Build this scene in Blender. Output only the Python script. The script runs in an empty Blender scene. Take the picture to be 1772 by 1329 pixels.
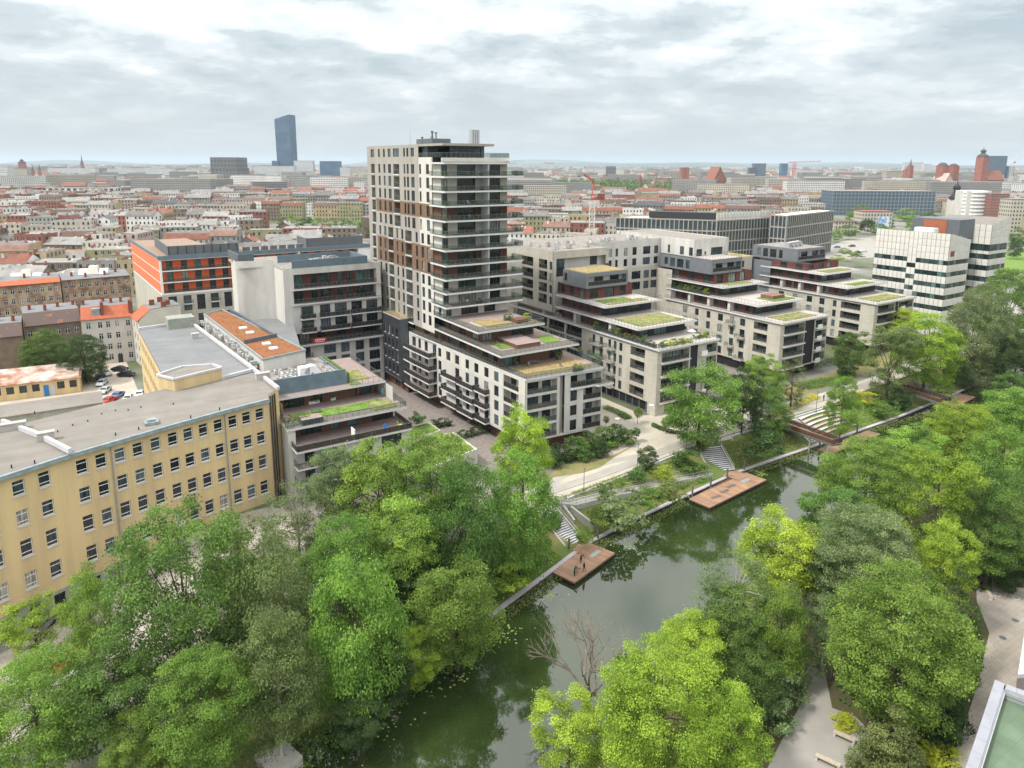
import bpy, math, random
import numpy as np
from mathutils import Matrix, Vector

# ---------------------------------------------------------------- camera, sky, sun, exposure
sc = bpy.context.scene
COL = sc.collection
CAM_H = 56.0
F_PX, H_PX, CX, CY = 1225.0, 238.0, 886.0, 521.0
TH = math.atan2(H_PX, F_PX); RHO = math.radians(0.2)
_F = np.array([0, math.cos(TH), -math.sin(TH)]); _U0 = np.array([0, math.sin(TH), math.cos(TH)]); _R0 = np.array([1., 0, 0])
_R = _R0*math.cos(RHO)+_U0*math.sin(RHO); _U = -_R0*math.sin(RHO)+_U0*math.cos(RHO)
cam_d = bpy.data.cameras.new('camera'); cam = bpy.data.objects.new('camera', cam_d); COL.objects.link(cam)
cam_d.sensor_width = 36.0; cam_d.lens = F_PX/1772*36
cam_d.shift_y = -(664.5-CY)/1772
cam_d.clip_start = 0.5; cam_d.clip_end = 90000
cam.matrix_world = Matrix(((_R[0], _U[0], -_F[0], 0), (_R[1], _U[1], -_F[1], 0), (_R[2], _U[2], -_F[2], CAM_H), (0, 0, 0, 1)))
sc.camera = cam

SUN_EL, SUN_AZ = math.radians(52), math.radians(-118)      # sun stands behind the viewer's left shoulder
world = bpy.data.worlds.new("World"); sc.world = world; world.use_nodes = True
nt = world.node_tree; nt.nodes.clear()
def N(t, **k):
    n = nt.nodes.new(t)
    for a, b in k.items(): setattr(n, a, b)
    return n
L = lambda a, b: nt.links.new(a, b)
def vmath(op, a, b=None):
    n = N('ShaderNodeMath', operation=op)
    for i, x in enumerate((a, b)):
        if x is None: continue
        if isinstance(x, (int, float)): n.inputs[i].default_value = x
        else: L(x, n.inputs[i])
    return n.outputs[0]
out = N('ShaderNodeOutputWorld')
sky = N('ShaderNodeTexSky', sky_type='NISHITA', sun_disc=False, sun_elevation=SUN_EL, sun_rotation=SUN_AZ)
bg1 = N('ShaderNodeBackground'); bg1.inputs['Strength'].default_value = 0.1; L(sky.outputs[0], bg1.inputs[0])
tc = N('ShaderNodeTexCoord'); sp = N('ShaderNodeSeparateXYZ'); L(tc.outputs['Generated'], sp.inputs[0])
zz = vmath('ADD', vmath('MAXIMUM', sp.outputs[2], 0.0), 0.20)
cx_ = vmath('DIVIDE', sp.outputs[0], zz); cy_ = vmath('DIVIDE', sp.outputs[1], zz)
cb = N('ShaderNodeCombineXYZ'); L(cx_, cb.inputs[0]); L(cy_, cb.inputs[1])
n1 = N('ShaderNodeTexNoise'); n1.inputs['Scale'].default_value = 1.5; n1.inputs['Detail'].default_value = 12; n1.inputs['Roughness'].default_value = 0.60; n1.inputs['Distortion'].default_value = 0.15
L(cb.outputs[0], n1.inputs['Vector'])
n2 = N('ShaderNodeTexNoise'); n2.inputs['Scale'].default_value = 3.6; n2.inputs['Detail'].default_value = 8; n2.inputs['Roughness'].default_value = 0.55
L(cb.outputs[0], n2.inputs['Vector'])
mixn = vmath('ADD', vmath('MULTIPLY', n1.outputs[0], 0.72), vmath('MULTIPLY', n2.outputs[0], 0.28))
# clouds brighten gently upward, grey-blue base towards the horizon
hi = vmath('MULTIPLY', vmath('SUBTRACT', sp.outputs[2], 0.14), 0.42)
hi = vmath('MINIMUM', hi, 0.10)
val = vmath('ADD', mixn, hi)
cr = N('ShaderNodeValToRGB'); e = cr.color_ramp; e.interpolation = 'EASE'
e.elements[0].position = 0.385; e.elements[0].color = (0.40, 0.465, 0.495, 1)
e.elements[1].position = 0.595; e.elements[1].color = (1.0, 1.0, 0.985, 1)
x = e.elements.new(0.46); x.color = (0.52, 0.58, 0.60, 1)
x = e.elements.new(0.52); x.color = (0.70, 0.745, 0.755, 1)
L(val, cr.inputs[0])
hz = N('ShaderNodeValToRGB'); hz.color_ramp.elements[0].position = 0.0; hz.color_ramp.elements[1].position = 0.16
hz.color_ramp.elements[0].color = (0.0, 0, 0, 1); hz.color_ramp.elements[1].color = (1, 1, 1, 1); L(sp.outputs[2], hz.inputs[0])
mx = N('ShaderNodeMixRGB'); mx.inputs[1].default_value = (0.58, 0.635, 0.675, 1); L(hz.outputs[0], mx.inputs[0]); L(cr.outputs[0], mx.inputs[2])
bg2 = N('ShaderNodeBackground'); L(mx.outputs[0], bg2.inputs[0])
zen = vmath('ADD', vmath('MULTIPLY', vmath('MAXIMUM', sp.outputs[2], 0.0), 1.15), 0.80)   # overcast sky: brighter overhead
L(zen, bg2.inputs['Strength'])
ms = N('ShaderNodeMixShader'); ms.inputs[0].default_value = 0.9; L(bg1.outputs[0], ms.inputs[1]); L(bg2.outputs[0], ms.inputs[2])
L(ms.outputs[0], out.inputs[0])
sd = bpy.data.lights.new('sun', 'SUN'); sd.energy = 2.6; sd.angle = math.radians(7); sd.color = (1.0, 0.95, 0.87)
so = bpy.data.objects.new('sun', sd); COL.objects.link(so)
sv = Vector((math.sin(SUN_AZ)*math.cos(SUN_EL), math.cos(SUN_AZ)*math.cos(SUN_EL), math.sin(SUN_EL)))
so.rotation_euler = sv.to_track_quat('Z', 'Y').to_euler()
vs = sc.view_settings; vs.view_transform = 'Standard'; vs.look = 'None'; vs.exposure = 0.5; vs.gamma = 1.0; vs.use_curve_mapping = False
sc.cycles.use_denoising = True; sc.cycles.max_bounces = 6; sc.cycles.diffuse_bounces = 2; sc.cycles.glossy_bounces = 3
sc.cycles.transparent_max_bounces = 12; sc.cycles.volume_bounces = 0; sc.cycles.transmission_bounces = 3

# ---------------------------------------------------------------- frames and helpers
ROT = math.radians(32.8); CR, SR = math.cos(ROT), math.sin(ROT)
RND = random.Random(11)
def W(a, b, z=0.0): return Vector((a*CR-b*SR, a*SR+b*CR, z))
def AB(x, y): return (x*CR+y*SR, -x*SR+y*CR)
def at(u, v, z=0.0):                                  # a pixel of the photograph seen at height z -> world point
    d = _F*F_PX+_R*(u-CX)-_U*(v-CY); t = (z-CAM_H)/d[2]; return Vector((d[0]*t, d[1]*t, z))
def atd(u, v, dist):                                  # a pixel at a ground distance -> world point with its height
    d = _F*F_PX+_R*(u-CX)-_U*(v-CY); t = dist/d[1]; return Vector((d[0]*t, d[1]*t, CAM_H+d[2]*t))
def pix(p):
    d = np.array([p[0], p[1], p[2]-CAM_H]); w = d@_F
    return (CX+F_PX*(d@_R)/w, CY-F_PX*(d@_U)/w) if w > 0 else (-9999, -9999)

def mat(name, col, rough=0.8, var=0.12, scale=0.5, col2=None, bump=0.0, bscale=6.0, metal=0.0, objvar=0.0, stretch=None, spec=0.3, detail=5, sharp=None, joint=None, facevar=None):
    m = bpy.data.materials.new(name); m.use_nodes = True; t = m.node_tree; b = t.nodes['Principled BSDF']
    b.inputs['Roughness'].default_value = rough; b.inputs['Metallic'].default_value = metal
    b.inputs['Specular IOR Level'].default_value = spec
    tcn = t.nodes.new('ShaderNodeTexCoord'); src = tcn.outputs['Object']
    if stretch:
        mp = t.nodes.new('ShaderNodeMapping'); mp.inputs['Scale'].default_value = stretch; t.links.new(src, mp.inputs[0]); srcn = mp.outputs[0]
    else: srcn = src
    nz = t.nodes.new('ShaderNodeTexNoise'); nz.inputs['Scale'].default_value = scale; nz.inputs['Detail'].default_value = detail; nz.inputs['Roughness'].default_value = 0.6
    t.links.new(srcn, nz.inputs['Vector'])
    rp = t.nodes.new('ShaderNodeValToRGB'); c2 = col2 or tuple(c*(1-var) for c in col); c1 = col if col2 else tuple(c*(1+var*0.5) for c in col)
    lo, h_ = sharp or (0.3, 0.7)
    rp.color_ramp.elements[0].position = lo; rp.color_ramp.elements[1].position = h_
    rp.color_ramp.elements[0].color = (*c2, 1); rp.color_ramp.elements[1].color = (*c1, 1); t.links.new(nz.outputs[0], rp.inputs[0])
    o = rp.outputs[0]
    if objvar:
        oi = t.nodes.new('ShaderNodeObjectInfo'); hs = t.nodes.new('ShaderNodeHueSaturation')
        mr = t.nodes.new('ShaderNodeMapRange'); mr.inputs[3].default_value = 1-objvar; mr.inputs[4].default_value = 1+objvar
        t.links.new(oi.outputs['Random'], mr.inputs[0]); t.links.new(mr.outputs[0], hs.inputs['Value']); t.links.new(o, hs.inputs['Color']); o = hs.outputs[0]
    if joint:                                          # fine joints: (width, height, darken)
        bk = t.nodes.new('ShaderNodeTexBrick'); bk.inputs['Scale'].default_value = 1.0; bk.offset = joint[3] if len(joint) > 3 else 0.5
        bk.inputs['Brick Width'].default_value = joint[0]; bk.inputs['Row Height'].default_value = joint[1]; bk.inputs['Mortar Size'].default_value = 0.03
        bk.inputs['Color1'].default_value = (1, 1, 1, 1); bk.inputs['Color2'].default_value = (0.9, 0.9, 0.9, 1); bk.inputs['Mortar'].default_value = (joint[2],)*3+(1,)
        if len(joint) > 4:                             # joints on upright faces
            gm = t.nodes.new('ShaderNodeNewGeometry'); s3 = t.nodes.new('ShaderNodeSeparateXYZ'); t.links.new(src, s3.inputs[0])
            ad = t.nodes.new('ShaderNodeMath'); ad.operation = 'ADD'; t.links.new(s3.outputs[0], ad.inputs[0]); t.links.new(s3.outputs[1], ad.inputs[1])
            c3 = t.nodes.new('ShaderNodeCombineXYZ'); t.links.new(ad.outputs[0], c3.inputs[0]); t.links.new(s3.outputs[2], c3.inputs[1]); t.links.new(c3.outputs[0], bk.inputs['Vector'])
        else: t.links.new(src, bk.inputs['Vector'])
        mm = t.nodes.new('ShaderNodeMixRGB'); mm.blend_type = 'MULTIPLY'; mm.inputs[0].default_value = 1; t.links.new(o, mm.inputs[1]); t.links.new(bk.outputs[0], mm.inputs[2]); o = mm.outputs[0]
    t.links.new(o, b.inputs['Base Color'])
    if bump:
        nb = t.nodes.new('ShaderNodeTexNoise'); nb.inputs['Scale'].default_value = bscale; nb.inputs['Detail'].default_value = 4; t.links.new(srcn, nb.inputs['Vector'])
        bp = t.nodes.new('ShaderNodeBump'); bp.inputs['Strength'].default_value = bump; bp.inputs['Distance'].default_value = 0.1; t.links.new(nb.outputs[0], bp.inputs['Height']); t.links.new(bp.outputs[0], b.inputs['Normal'])
    return m

def glassmat(name, dark=(0.012, 0.016, 0.02), light=(0.30, 0.29, 0.26), rough=0.05, curt=0.2):
    m = mat(name, dark, rough=rough, var=0.3, spec=0.55); t = m.node_tree; b = t.nodes['Principled BSDF']
    oi = t.nodes.new('ShaderNodeObjectInfo'); rp = t.nodes.new('ShaderNodeValToRGB'); rp.color_ramp.interpolation = 'CONSTANT'
    E_ = rp.color_ramp.elements; E_[0].position = 0; E_[0].color = (*dark, 1); E_[1].position = 1-curt*0.35; E_[1].color = (*light, 1)
    for p, k in ((0.40, 2.0), (0.60, 3.2), (1-curt, 6.0)):
        q = E_.new(p); q.color = (dark[0]*k, dark[1]*k*1.03, dark[2]*k*0.98, 1)
    t.links.new(oi.outputs['Random'], rp.inputs[0])
    # folds of a curtain / room behind: a little upright variation
    tcn = t.nodes.new('ShaderNodeTexCoord'); mp = t.nodes.new('ShaderNodeMapping'); mp.inputs['Scale'].default_value = (3, 3, 0.35); t.links.new(tcn.outputs['Object'], mp.inputs[0])
    nz = t.nodes.new('ShaderNodeTexNoise'); nz.noise_dimensions = '4D'; nz.inputs['Scale'].default_value = 1.3; t.links.new(mp.outputs[0], nz.inputs['Vector'])
    ml = t.nodes.new('ShaderNodeMath'); ml.operation = 'MULTIPLY'; ml.inputs[1].default_value = 50; t.links.new(oi.outputs['Random'], ml.inputs[0]); t.links.new(ml.outputs[0], nz.inputs['W'])
    r2 = t.nodes.new('ShaderNodeMapRange'); r2.inputs[1].default_value = 0.35; r2.inputs[2].default_value = 0.65; r2.inputs[3].default_value = 0.45; r2.inputs[4].default_value = 1.7; t.links.new(nz.outputs[0], r2.inputs[0])
    vm = t.nodes.new('ShaderNodeVectorMath'); vm.operation = 'SCALE'; t.links.new(rp.outputs[0], vm.inputs[0]); t.links.new(r2.outputs[0], vm.inputs['Scale'])
    t.links.new(vm.outputs[0], b.inputs['Base Color'])
    return m

def railglass(name, tint=(0.55, 0.66, 0.62), mixf=0.45):
    m = bpy.data.materials.new(name); m.use_nodes = True; t = m.node_tree; t.nodes.clear()
    o = t.nodes.new('ShaderNodeOutputMaterial'); tr = t.nodes.new('ShaderNodeBsdfTransparent'); tr.inputs[0].default_value = (*tint, 1)
    pb = t.nodes.new('ShaderNodeBsdfPrincipled'); pb.inputs['Base Color'].default_value = (tint[0]*0.16, tint[1]*0.18, tint[2]*0.17, 1); pb.inputs['Roughness'].default_value = 0.08
    nz = t.nodes.new('ShaderNodeTexNoise'); nz.inputs['Scale'].default_value = 0.6
    mixf = max(mixf, 0.13)
    mr = t.nodes.new('ShaderNodeMapRange'); mr.inputs[3].default_value = mixf-0.12; mr.inputs[4].default_value = mixf+0.12; t.links.new(nz.outputs[0], mr.inputs[0])
    mx = t.nodes.new('ShaderNodeMixShader'); t.links.new(mr.outputs[0], mx.inputs[0]); t.links.new(tr.outputs[0], mx.inputs[1]); t.links.new(pb.outputs[0], mx.inputs[2]); t.links.new(mx.outputs[0], o.inputs[0])
    return m

M = {}
M['plaster'] = mat('pale_grey_plaster', (0.56, 0.54, 0.51), 0.85, 0.18, 0.4, bump=0.15, stretch=(1, 1, 0.22), detail=8)
M['cream'] = mat('cream_plaster', (0.60, 0.575, 0.515), 0.85, 0.14, 0.4, bump=0.1, stretch=(1, 1, 0.22), detail=8)
M['white'] = mat('white_plaster', (0.585, 0.57, 0.53), 0.85, 0.22, 0.35, stretch=(1, 1, 0.2), bump=0.1, detail=9)
M['whitep'] = mat('white_paint', (0.78, 0.78, 0.77), 0.6, 0.10, 0.5)
M['slabw'] = mat('pale_slab_edge', (0.60, 0.61, 0.62), 0.7, 0.14, 0.4, stretch=(1, 1, 1))
M['tower'] = mat('warm_grey_plaster', (0.355, 0.335, 0.295), 0.85, 0.16, 0.3, bump=0.1, stretch=(1, 1, 0.22))
M['stone'] = mat('beige_stone_cladding', (0.52, 0.49, 0.42), 0.8, 0.17, 0.4, stretch=(1, 1, 0.3), joint=(1.1, 0.55, 0.86, 0.5, 1))
M['brownw'] = mat('brown_timber_boards', (0.15, 0.072, 0.045), 0.7, 0.35, 1.2, stretch=(6, 6, 0.4))
M['brownp'] = mat('brown_panel', (0.20, 0.125, 0.08), 0.75, 0.15, 0.8)
M['redbrown'] = mat('dark_red_brown_cladding', (0.13, 0.045, 0.035), 0.75, 0.3, 1.2, stretch=(6, 6, 0.4))
M['dgrey'] = mat('dark_grey_metal', (0.11, 0.125, 0.14), 0.5, 0.15, 0.8, spec=0.5)
M['mgrey'] = mat('mid_grey_standing_seam', (0.17, 0.185, 0.205), 0.5, 0.12, 0.8, spec=0.5)
M['bluegrey'] = mat('blue_grey_cladding', (0.13, 0.185, 0.225), 0.45, 0.2, 0.7, spec=0.5, stretch=(1, 1, 1))
M['dbrick'] = mat('dark_brick', (0.05, 0.052, 0.06), 0.7, 0.3, 1.5, joint=(0.5, 0.14, 0.6, 0.5, 1))
M['black'] = mat('black_cladding', (0.022, 0.021, 0.026), 0.6, 0.3, 1.0)
M['yellow'] = mat('yellow_plaster', (0.62, 0.48, 0.255), 0.9, 0.2, 0.30, stretch=(1.6, 1.6, 0.16), col2=(0.49, 0.37, 0.21), bump=0.15, sharp=(0.33, 0.62), detail=8)
M['plinth'] = mat('grey_green_plinth', (0.30, 0.315, 0.27), 0.9, 0.25, 0.6)
M['bitumen'] = mat('grey_bitumen_felt', (0.235, 0.215, 0.19), 0.9, 0.16, 0.25, joint=(9.0, 1.05, 0.86), bump=0.2)
M['bitumen2'] = mat('blue_grey_bitumen_felt', (0.205, 0.21, 0.215), 0.9, 0.16, 0.25, joint=(9.0, 1.05, 0.86), bump=0.2)
M['gravel'] = mat('roof_gravel', (0.28, 0.255, 0.23), 0.95, 0.45, 1.2, bump=0.5)
M['sedum'] = mat('red_sedum', (0.30, 0.09, 0.045), 0.95, 0.3, 0.75, col2=(0.19, 0.15, 0.05), bump=0.9, bscale=9, sharp=(0.34, 0.56), detail=9)
M['sedumo'] = mat('ochre_sedum', (0.36, 0.245, 0.145), 0.95, 0.3, 0.5, col2=(0.27, 0.25, 0.08), bump=0.8, bscale=9, sharp=(0.35, 0.6))
M['sedumg'] = mat('green_sedum', (0.22, 0.30, 0.06), 0.95, 0.3, 0.8, col2=(0.30, 0.22, 0.09), bump=0.9, bscale=6, sharp=(0.36, 0.5))
M['lawn'] = mat('mown_lawn', (0.17, 0.27, 0.05), 0.95, 0.3, 0.8, col2=(0.10, 0.17, 0.03), bump=0.6, bscale=14)
M['dry'] = mat('dry_lawn', (0.31, 0.26, 0.12), 0.95, 0.3, 0.6, col2=(0.16, 0.20, 0.06), bump=0.6, bscale=12, sharp=(0.4, 0.62))
M['paver'] = mat('terrace_pavers', (0.30, 0.235, 0.215), 0.85, 0.15, 0.9, joint=(0.9, 0.9, 0.78, 0.0))
M['paverl'] = mat('pale_terrace_pavers', (0.45, 0.41, 0.375), 0.85, 0.12, 0.9, joint=(0.9, 0.9, 0.85, 0.0))
M['deckw'] = mat('weathered_deck_boards', (0.30, 0.155, 0.10), 0.75, 0.3, 0.7, col2=(0.20, 0.125, 0.095), stretch=(0.5, 4, 1), joint=(3.5, 0.16, 0.68))
M['frame'] = mat('dark_window_frame', (0.035, 0.036, 0.04), 0.5, 0.1, 1)
M['framew'] = mat('white_window_frame', (0.74, 0.74, 0.73), 0.5, 0.08, 1)
M['rail'] = mat('grey_steel_rail', (0.22, 0.225, 0.235), 0.4, 0.1, 1, metal=0.6, spec=0.5)
M['steel'] = mat('galvanised_steel', (0.50, 0.51, 0.52), 0.4, 0.15, 2, metal=0.5, spec=0.5)
M['zinc'] = mat('weathered_zinc', (0.26, 0.31, 0.32), 0.55, 0.3, 1.2, spec=0.5)
M['concrete'] = mat('concrete', (0.44, 0.42, 0.385), 0.9, 0.18, 0.6, bump=0.3)
M['coping'] = mat('pale_coping', (0.52, 0.52, 0.54), 0.7, 0.12, 0.8)
M['prom'] = mat('promenade_paving', (0.45, 0.405, 0.335), 0.9, 0.13, 0.16, joint=(2.0, 1.0, 0.86, 0.5))
M['asph'] = mat('grey_path_asphalt', (0.33, 0.31, 0.28), 0.9, 0.15, 0.3, bump=0.2)
M['setts'] = mat('small_setts', (0.26, 0.225, 0.205), 0.9, 0.25, 1.2, joint=(0.5, 0.5, 0.7, 0.5))
M['yard'] = mat('sandy_yard', (0.47, 0.41, 0.335), 0.95, 0.2, 0.15, bump=0.3)
M['soil'] = mat('bare_soil', (0.20, 0.115, 0.08), 0.95, 0.3, 1.2, bump=0.5)
M['bank'] = mat('bank_grass', (0.12, 0.165, 0.04), 0.95, 0.3, 0.32, col2=(0.20, 0.155, 0.075), bump=0.9, bscale=4, sharp=(0.30, 0.55))
M['bank'].node_tree.nodes['Noise Texture'].inputs['Detail'].default_value = 9
M['glass'] = glassmat('window_glass')
M['glassg'] = glassmat('greenish_window_glass', dark=(0.012, 0.022, 0.022), light=(0.22, 0.25, 0.235))
M['rglass'] = railglass('balustrade_glass', (0.80, 0.85, 0.83), 0.13)
M['rglassd'] = railglass('smoked_balustrade_glass', (0.42, 0.40, 0.385), 0.45)
M['tile'] = mat('orange_roof_tiles', (0.44, 0.135, 0.07), 0.85, 0.18, 1.0, joint=(0.4, 0.35, 0.75))
M['tiled'] = mat('old_brown_roof_tiles', (0.115, 0.085, 0.075), 0.9, 0.3, 0.5, col2=(0.26, 0.115, 0.075), sharp=(0.33, 0.42))
M['orange'] = mat('orange_panel', (0.68, 0.125, 0.028), 0.6, 0.08, 0.5)
M['orangep'] = mat('salmon_orange_panel', (0.74, 0.20, 0.09), 0.6, 0.08, 0.5)
M['decay'] = mat('decayed_render', (0.44, 0.345, 0.25), 0.95, 0.3, 0.28, col2=(0.20, 0.115, 0.08), bump=0.5, sharp=(0.40, 0.60), detail=9)
M['brownr'] = mat('old_brown_render', (0.21, 0.16, 0.115), 0.95, 0.3, 0.4, bump=0.4)
M['oldwhite'] = mat('dull_white_render', (0.56, 0.53, 0.475), 0.9, 0.12, 0.3)
M['brick'] = mat('red_brick', (0.27, 0.09, 0.06), 0.9, 0.3, 1.0, joint=(0.5, 0.2, 0.75, 0.5, 1))
M['rust'] = mat('rusty_sheet', (0.50, 0.45, 0.40), 0.7, 0.3, 0.35, col2=(0.28, 0.12, 0.07), stretch=(1, 1, 1), sharp=(0.36, 0.6), detail=8)
M['greenroof'] = mat('pale_green_roof_membrane', (0.125, 0.18, 0.115), 0.7, 0.3, 0.35, joint=(2.6, 1.3, 0.82))
M['panelw'] = mat('off_white_facade_panel', (0.62, 0.605, 0.555), 0.75, 0.12, 0.3, objvar=0.05)
M['rubber'] = mat('black_rubber', (0.02, 0.02, 0.02), 0.8, 0.1, 1)
M['redp'] = mat('red_paint', (0.55, 0.03, 0.03), 0.5, 0.1, 1)
M['bluep'] = mat('blue_paint', (0.03, 0.17, 0.45), 0.5, 0.1, 1)
M['limep'] = mat('lime_fabric', (0.45, 0.60, 0.05), 0.7, 0.1, 1)
M['greenp'] = mat('bright_green_turf_mat', (0.03, 0.33, 0.07), 0.8, 0.2, 1)
M['timber'] = mat('pale_bench_timber', (0.46, 0.40, 0.32), 0.8, 0.2, 2)
M['bark'] = mat('bark', (0.10, 0.08, 0.06), 0.95, 0.4, 3, bump=0.6)
M['barkp'] = mat('pale_bark', (0.42, 0.38, 0.33), 0.9, 0.3, 2, bump=0.4)

class MB:
    def __init__(s): s.v = []; s.f = []; s.m = []
    def quad(s, p0, p1, p2, p3, m=0):
        n = len(s.v); s.v += [tuple(p0), tuple(p1), tuple(p2), tuple(p3)]; s.f.append((n, n+1, n+2, n+3)); s.m.append(m)
    def face(s, ps, m=0):
        n = len(s.v); s.v += [tuple(p) for p in ps]; s.f.append(tuple(range(n, n+len(ps)))); s.m.append(m)
    def hexa(s, b4, t4, m=0, mt=None):                 # bottom ring, top ring (4 points each, ccw)
        n = len(s.v); s.v += [tuple(p) for p in b4]+[tuple(p) for p in t4]
        s.f += [(n+3, n+2, n+1, n), (n+4, n+5, n+6, n+7)]; s.m += [m, m if mt is None else mt]
        for i in range(4):
            j = (i+1) % 4; s.f.append((n+i, n+j, n+4+j, n+4+i)); s.m.append(m)
    def box(s, x0, y0, z0, x1, y1, z1, m=0, mt=None):
        s.hexa([(x0, y0, z0), (x1, y0, z0), (x1, y1, z0), (x0, y1, z0)], [(x0, y0, z1), (x1, y0, z1), (x1, y1, z1), (x0, y1, z1)], m, mt)
    def prism(s, poly, z0, z1, m=0, mt=None):
        n = len(s.v); k = len(poly); s.v += [(p[0], p[1], z0) for p in poly]+[(p[0], p[1], z1) for p in poly]
        s.f.append(tuple(range(n+k, n+2*k))); s.m.append(m if mt is None else mt); s.f.append(tuple(range(n+k-1, n-1, -1))); s.m.append(m)
        for i in range(k):
            j = (i+1) % k; s.f.append((n+i, n+j, n+k+j, n+k+i)); s.m.append(m)
    def fbox(s, fr, s0, s1, d0, d1, z0, z1, m=0, mt=None):
        P = fr.P; s.hexa([P(s0, d0, z0), P(s1, d0, z0), P(s1, d1, z0), P(s0, d1, z0)], [P(s0, d0, z1), P(s1, d0, z1), P(s1, d1, z1), P(s0, d1, z1)], m, mt)
    def bar(s, p, q, w=0.05, h=None, m=0):
        p = Vector(p); q = Vector(q); d = (q-p); 
        if d.length < 1e-6: return
        d.normalize(); up = Vector((0, 0, 1)) if abs(d.z) < 0.9 else Vector((1, 0, 0))
        x = d.cross(up).normalized(); y = x.cross(d).normalized(); h = h or w; x *= w/2; y *= h/2
        s.hexa([p-x-y, p+x-y, q+x-y, q-x-y], [p-x+y, p+x+y, q+x+y, q-x+y], m)
    def tube(s, p, q, r0, r1, n=7, m=0, cap=False):
        p = Vector(p); q = Vector(q); d = (q-p); 
        if d.length < 1e-6: return
        d.normalize(); up = Vector((0, 0, 1)) if abs(d.z) < 0.95 else Vector((1, 0, 0)); x = d.cross(up).normalized(); y = d.cross(x)
        k = len(s.v)
        for c, r in ((p, r0), (q, r1)):
            for i in range(n):
                a = 2*math.pi*i/n; s.v.append(tuple(c+x*r*math.cos(a)+y*r*math.sin(a)))
        for i in range(n):
            j = (i+1) % n; s.f.append((k+i, k+j, k+n+j, k+n+i)); s.m.append(m)
        if cap: s.f.append(tuple(range(k+n, k+2*n))); s.m.append(m)
    def lathe(s, c, prof, n=12, m=0):                  # prof: (r, z) list
        k = len(s.v)
        for r, z in prof:
            for i in range(n):
                a = 2*math.pi*i/n; s.v.append((c[0]+r*math.cos(a), c[1]+r*math.sin(a), c[2]+z))
        for q in range(len(prof)-1):
            for i in range(n):
                j = (i+1) % n; s.f.append((k+q*n+i, k+q*n+j, k+(q+1)*n+j, k+(q+1)*n+i)); s.m.append(m)
    def mesh(s, name, mats, org=(0, 0, 0), smooth=False):
        me = bpy.data.meshes.new(name)
        me.from_pydata([(a-org[0], b-org[1], c-org[2]) for a, b, c in s.v], [], s.f)
        for m_ in mats: me.materials.append(M[m_] if isinstance(m_, str) else m_)
        if len(mats) > 1: me.polygons.foreach_set('material_index', s.m)
        if smooth: me.polygons.foreach_set('use_smooth', [True]*len(s.f))
        me.update(); return me
    def obj(s, name, mats, root, smooth=False, kind=None, parent=None):
        if not isinstance(mats, (list, tuple)): mats = [mats]
        o = bpy.data.objects.new(name, s.mesh(name, mats, root.org, smooth) if s.v else None); COL.objects.link(o); o.parent = parent or root.o
        if kind: o['kind'] = kind
        return o
def meta(o, label=None, cat=None, group=None, kind=None):
    if label: o['label'] = label
    if cat: o['category'] = cat
    if group: o['group'] = group
    if kind: o['kind'] = kind
    return o
class Root:                                             # a thing standing at (a, b, z) of the street grid
    def __init__(s, name, label, cat, a, b, z=0.0, group=None):
        s.o = bpy.data.objects.new(name, None); COL.objects.link(s.o); s.o.location = W(a, b, z); s.o.rotation_euler = (0, 0, ROT)
        s.o.empty_display_size = 0.5; s.org = (a, b, z); meta(s.o, label, cat, group)
def single(name, mb, mats, label=None, cat=None, a=0, b=0, z=0, group=None, kind=None, smooth=False):   # a thing (or piece of setting) that is one mesh
    if not isinstance(mats, (list, tuple)): mats = [mats]
    o = bpy.data.objects.new(name, mb.mesh(name, mats, (a, b, z), smooth)); COL.objects.link(o)
    o.location = W(a, b, z); o.rotation_euler = (0, 0, ROT); return meta(o, label, cat, group, kind)
def wobj(name, mb, mats, loc=(0, 0, 0), rz=0.0, label=None, cat=None, group=None, kind=None, parent=None, smooth=False):   # mesh built in its own local frame
    if not isinstance(mats, (list, tuple)): mats = [mats]
    me = mb if isinstance(mb, bpy.types.Mesh) else mb.mesh(name, mats, (0, 0, 0), smooth)
    o = bpy.data.objects.new(name, me); COL.objects.link(o); o.location = loc; o.rotation_euler = (0, 0, rz); o.parent = parent
    return meta(o, label, cat, group, kind)
def empty(name, loc, rz, label, cat, group=None):
    o = bpy.data.objects.new(name, None); COL.objects.link(o); o.location = loc; o.rotation_euler = (0, 0, rz); o.empty_display_size = 0.5
    return meta(o, label, cat, group)

class Fr:                                               # a facade line; the building lies to the left of p0 -> p1
    def __init__(s, p0, p1):
        s.p = p0; dx, dy = p1[0]-p0[0], p1[1]-p0[1]; s.L = math.hypot(dx, dy); s.t = (dx/s.L, dy/s.L); s.n = (-s.t[1], s.t[0]); s.ang = math.atan2(s.t[1], s.t[0])
    def P(s, u, d, z): return (s.p[0]+s.t[0]*u+s.n[0]*d, s.p[1]+s.t[1]*u+s.n[1]*d, z)
class FrA(Fr):                                          # plane a = const facing -a; coordinates given as b values
    def __init__(s, a): s.p = (a, 0); s.t = (0, 1); s.n = (1, 0); s.ang = math.pi/2; s.a = a; s.L = 0
class FrB(Fr):                                          # plane b = const facing -b; coordinates given as a values
    def __init__(s, b): s.p = (0, b); s.t = (1, 0); s.n = (0, 1); s.ang = 0; s.L = 0

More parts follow.
